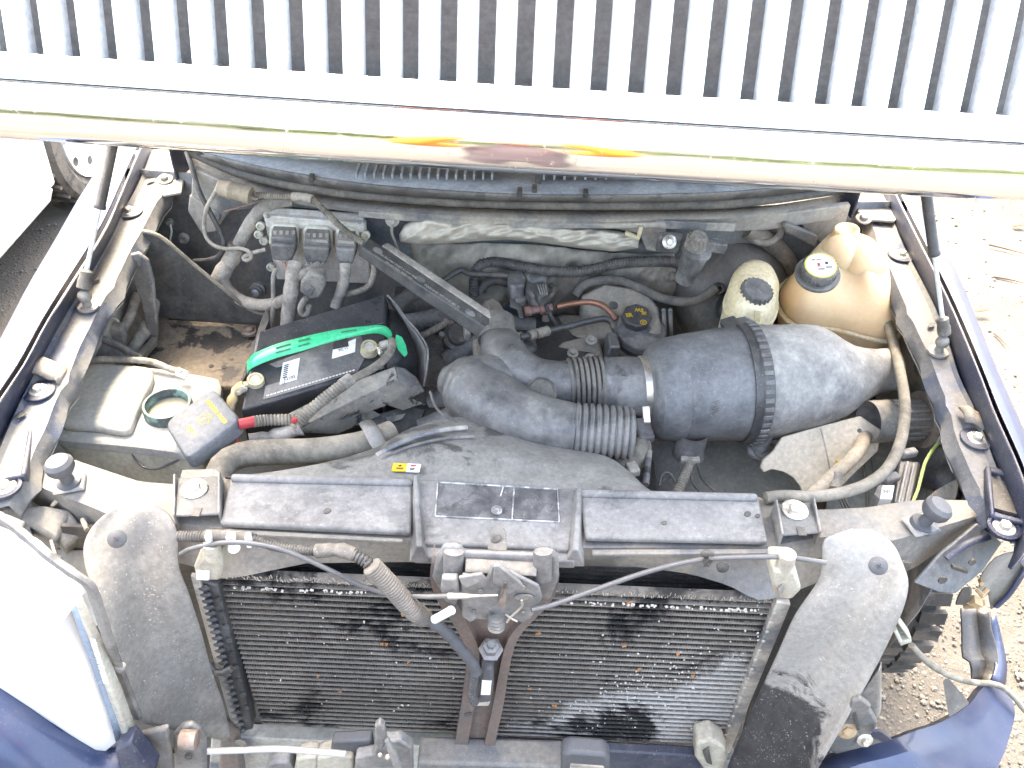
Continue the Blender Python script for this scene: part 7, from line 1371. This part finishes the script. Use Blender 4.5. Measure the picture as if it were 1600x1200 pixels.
o = sum(lb4, Vector())/4+Vector((0, 0, .0012)); n_ = (lb4[1]-lb4[0]).cross(lb4[3]-lb4[0]).normalized(); n_ = n_ if n_.z > 0 else -n_; x = (lb4[1]-lb4[0]).normalized(); y = n_.cross(x)
text(wl, 'lettering', 'NV', .010, Matrix(((x.x, y.x, n_.x, o.x), (x.y, y.y, n_.y, o.y), (x.z, y.z, n_.z, o.z), (0, 0, 0, 1))), m_grey_print)
q = MB(); q.box(P(1392, 747, .945), (.03, .016, .012), (0, 0, .4)); part(wl, 'wire_guard', q, m_plastic, bevel=.003)
gw = thing('earth_wire', 'thin yellow-green wire with a ring end under the right rail', 'wire', P(1450, 730, .93))
q = MB(); q.tube(tz([(1482, 670, .96), (1475, 680, .955), (1466, 692, .95)]), .0048, 8); part(gw, 'sleeve', q, m_body)
q = MB(); q.tube(tz([(1468, 690, .95), (1456, 705, .95), (1446, 722, .948), (1440, 742, .945), (1434, 765, .94), (1426, 785, .935)]), .0028, 8); part(gw, 'wire', q, flat('yellow_green', (.42, .55, .16), .5))
q = MB(); q.lathe(P(1484, 665, .96), (-.3, -.5, .8), [(0, .009), (.002, .009), (.002, .005), (.006, .005), (.006, .0001)], 14); part(gw, 'ring_end', q, m_body)
q = MB(); a = P(1472, 752, .90); q.lathe(a, (.5, -.5, .3), [(0, .032), (.02, .034), (.03, .028), (.012, .02), (-.03, .02)], 24, cap=False); single('corrugated_grommet', 'dark round corrugated grommet at the right end of the bay', 'grommet', q, m_dark)
q = MB(); q.prism(tz([(1449, 776, .93), (1462, 765, .935), (1500, 744, .95), (1497, 770, .94), (1490, 786, .93), (1455, 788, .925)]), .006); single('tan_baffle', 'tan folded plastic baffle beside the grommet', 'baffle', q, m_clip, bevel=.003)
# small things under the filter
dc = thing('drain_harness', 'ribbed black conduit with thin wires below the air filter', 'harness', P(1070, 760, .84))
q = MB(); q.tube(tz([(1080, 712, .86), (1075, 730, .86), (1067, 750, .86), (1058, 772, .86)]), .0088, 12, corr=(.006, .13)); part(dc, 'conduit', q, m_hose)
for pts in ([(1064, 716, .86), (1060, 730, .86), (1046, 745, .86), (1030, 755, .86)], [(1090, 718, .86), (1092, 735, .86), (1100, 752, .86), (1120, 770, .86)], [(1086, 718, .86), (1080, 745, .86), (1090, 765, .86), (1100, 772, .86)], [(1030, 760, .86), (1035, 742, .87), (1046, 740, .87), (1056, 755, .86), (1060, 768, .86)]):
    q = MB(); q.tube(tz(pts), .0028, 6); part(dc, 'wire', q, m_loom)
q = MB(); q.box(P(1078, 719, .862), (.035, .012, .012)); part(dc, 'clip', q, m_tape, bevel=.002)
uh = thing('lower_hose', 'fat dusty hose end and plug just below the ribbed duct end', 'hose', P(985, 725, .85))
q = MB(); q.tube(tz([(950, 735, .87), (975, 730, .87), (992, 715, .875), (1000, 695, .88)]), .022, 16); part(uh, 'hose', q, m_hose)
q = MB(); q.box(P(988, 733, .905), (.02, .026, .016), (0, 0, .3)); part(uh, 'plug', q, m_tape, bevel=.003)
q = MB(); q.tube(tz([(958, 745, .90), (972, 742, .90), (986, 741, .90)]), .007, 10, corr=(.005, .1)); part(uh, 'pigtail', q, m_tape)
sg_ = thing('striped_rod', 'upright tan and black sleeved rod right of the ribbed duct', 'rod', P(1010, 745, .86))
for y0, y1, mm_ in ((705, 718, m_tape), (718, 732, m_beam_dimmed), (732, 742, m_dark), (742, 758, m_beam_dimmed)):
    q = MB(); q.tube(tz([(1014-(y0-705)*.1, y0, .885), (1014-(y1-705)*.1, y1, .885)]), .0062, 10); part(sg_, 'sleeve', q, mm_)
q = MB(); q.box(P(1006, 672, .90), (.03, .045, .02), (.3, 0, .2)); part(sg_, 'plug', q, m_plastic, bevel=.004)
q = MB(); q.tube(tz([(1010, 682, .895), (1014, 694, .89), (1014, 706, .887)]), .004, 8, tape=.2); part(sg_, 'wires', q, m_rust)

# ------------------------------------------------------------------ side panels closing the gaps beside the condenser
for x0, x1, lab in ((-.66, -.43, 'left'), (.435, .62, 'right')):
    q = MB(); q.prism([Vector((x0*1.15, .835, .15)), Vector((x1, .835, .15)), Vector((x1, .825, .95)), Vector((x0, .825, .95))], (0, .006, 0)); part(truck, 'air_deflector', q, m_dark)
# ------------------------------------------------------------------ what the chrome mirrors: the photographer and the trees over the road
def skin(name, par, verts, edges, mat, sub=2, roots=(0,)):
    me = bpy.data.meshes.new(name); off = base(par); me.from_pydata([tuple(Vector(v[:3])-off) for v in verts], edges, []); ob = bpy.data.objects.new(name, me); COL.objects.link(ob); ob.parent = par
    m = ob.modifiers.new('skin', 'SKIN'); m.use_smooth_shade = True
    for v, d in zip(verts, me.skin_vertices[0].data): d.radius = (v[3], v[4] if len(v) > 4 else v[3])
    for r in roots: me.skin_vertices[0].data[r].use_root = True
    s = ob.modifiers.new('sub', 'SUBSURF'); s.levels = sub; s.render_levels = sub; me.materials.append(mat); return ob
pe = thing('person', 'person in a dark jacket with orange sleeves raising both hands, mirrored in the chrome', 'person', (0, -.42, 0))
m_jacket = flat('dark_jacket', (.035, .025, .04), .8); m_or = flat('orange_sleeve', (.85, .22, .02), .7); m_skin = flat('skin', (.50, .30, .21), .5); m_trs = flat('dark_trousers', (.03, .035, .05), .8); m_hair = flat('dark_hair', (.02, .015, .012), .6)
y0 = -.44
skin('body', pe, [(0, y0, .95, .16, .12), (0, y0, 1.10, .155, .11), (0, y0+.01, 1.28, .18, .12), (0, y0, 1.42, .17, .10), (0, y0, 1.50, .07), (0, y0+.02, 1.58, .06),
   (.10, y0, .88, .095), (.11, y0+.01, .50, .062), (.11, y0, .10, .045), (.11, y0+.12, .05, .04), (-.10, y0, .88, .095), (-.11, y0+.01, .50, .062), (-.11, y0, .10, .045), (-.11, y0+.12, .05, .04)],
   [(0, 1), (1, 2), (2, 3), (3, 4), (4, 5), (0, 6), (6, 7), (7, 8), (8, 9), (0, 10), (10, 11), (11, 12), (12, 13)], m_jacket)
for s in (-1, 1):
    skin('sleeve', pe, [(s*.17, y0, 1.43, .085), (s*.27, y0+.10, 1.42, .082), (s*.30, y0+.17, 1.45, .078), (s*.22, y0+.24, 1.62, .066), (s*.13, y0+.28, 1.76, .048)], [(0, 1), (1, 2), (2, 3), (3, 4)], m_or)
    hx_ = s*.11; hy, hz_ = y0+.30, 1.81
    vs = [(s*.125, y0+.285, 1.775, .022), (hx_, hy, hz_, .030, .016), (hx_-s*.012, hy+.005, hz_+.04, .036, .014)]; es = [(0, 1), (1, 2)]
    for k, l_ in enumerate((.06, .075, .07, .055)):
        b0 = len(vs); xk = hx_-s*(.036-.022*k); vs += [(xk, hy+.006, hz_+.065, .009), (xk-s*.006, hy+.022, hz_+.065+l_*.55, .0085), (xk-s*.012, hy+.012, hz_+.065+l_, .007)]; es += [(2, b0), (b0, b0+1), (b0+1, b0+2)]
    b0 = len(vs); vs += [(hx_-s*.045, hy+.02, hz_+.02, .010), (hx_-s*.062, hy+.03, hz_+.045, .008)]; es += [(1, b0), (b0, b0+1)]
    skin('hand', pe, vs, es, m_skin)
q = MB(); hc = Vector((0, y0+.03, 1.68)); rings = []
for i in range(1, 13):
    a = math.pi*i/13; z = .125*math.cos(a); w_ = math.sin(a)**.8
    rings.append([hc+Vector((.076*w_*math.cos(t), .095*w_*math.sin(t)+(.012 if (math.sin(t) > .9 and -.04 < z < .0) else 0), z)) for t in [6.2832*k/20 for k in range(20)]])
q.loft(rings); hd_ = part(pe, 'head', q, m_skin, smooth=80, sub=1)
q = MB(); q.loft([[p+(p-hc)*.06+Vector((0, -.012, .008)) for p in r] for r in rings[:6]]); part(pe, 'hair', q, m_hair, smooth=80)
for s in (-1, 1):
    q = MB(); q.ball(hc+Vector((s*.030, .088, .008)), .012, 10); part(hd_, 'eye', q, m_label); q = MB(); q.ball(hc+Vector((s*.078, 0, -.005)), .022, 10, (.4, .7, 1.2)); part(hd_, 'ear', q, m_skin)
q = MB(); q.box(hc+Vector((0, .086, -.058)), (.045, .012, .009)); part(hd_, 'mouth', q, m_red, bevel=.003)
# trees far behind the camera
rt_ = random.Random(21); m_leaf = M('roadside_leaves', (.05, .09, .03), dust=(.10, .13, .05), amt=.5, dm=.8, d0=.2, ps=.6, sharp=.2, rough=.7, bump=0, speck=0)
q = MB()
for i in range(5200):
    x = rt_.uniform(-45, 45); h = 2.6+1.6*math.sin(x*.31)+1.1*math.sin(x*.83+1)+.6*math.sin(x*2.1); z = max(.1, rt_.random()**.7*(h+1.2)); c = Vector((x, -30+rt_.uniform(-2.5, 2.5), z)); s = rt_.uniform(.15, .5)
    u = Vector((rt_.gauss(0, 1), rt_.gauss(0, 1), rt_.gauss(0, 1))).normalized()*s; v = u.orthogonal().normalized()*s*.7; q.add([c-u, c+v, c+u, c-v], [(0, 1, 2, 3)])
single('tree_line', 'far green tree line behind the photographer, mirrored in the chrome', 'trees', q, m_leaf, kind='stuff', smooth=0)
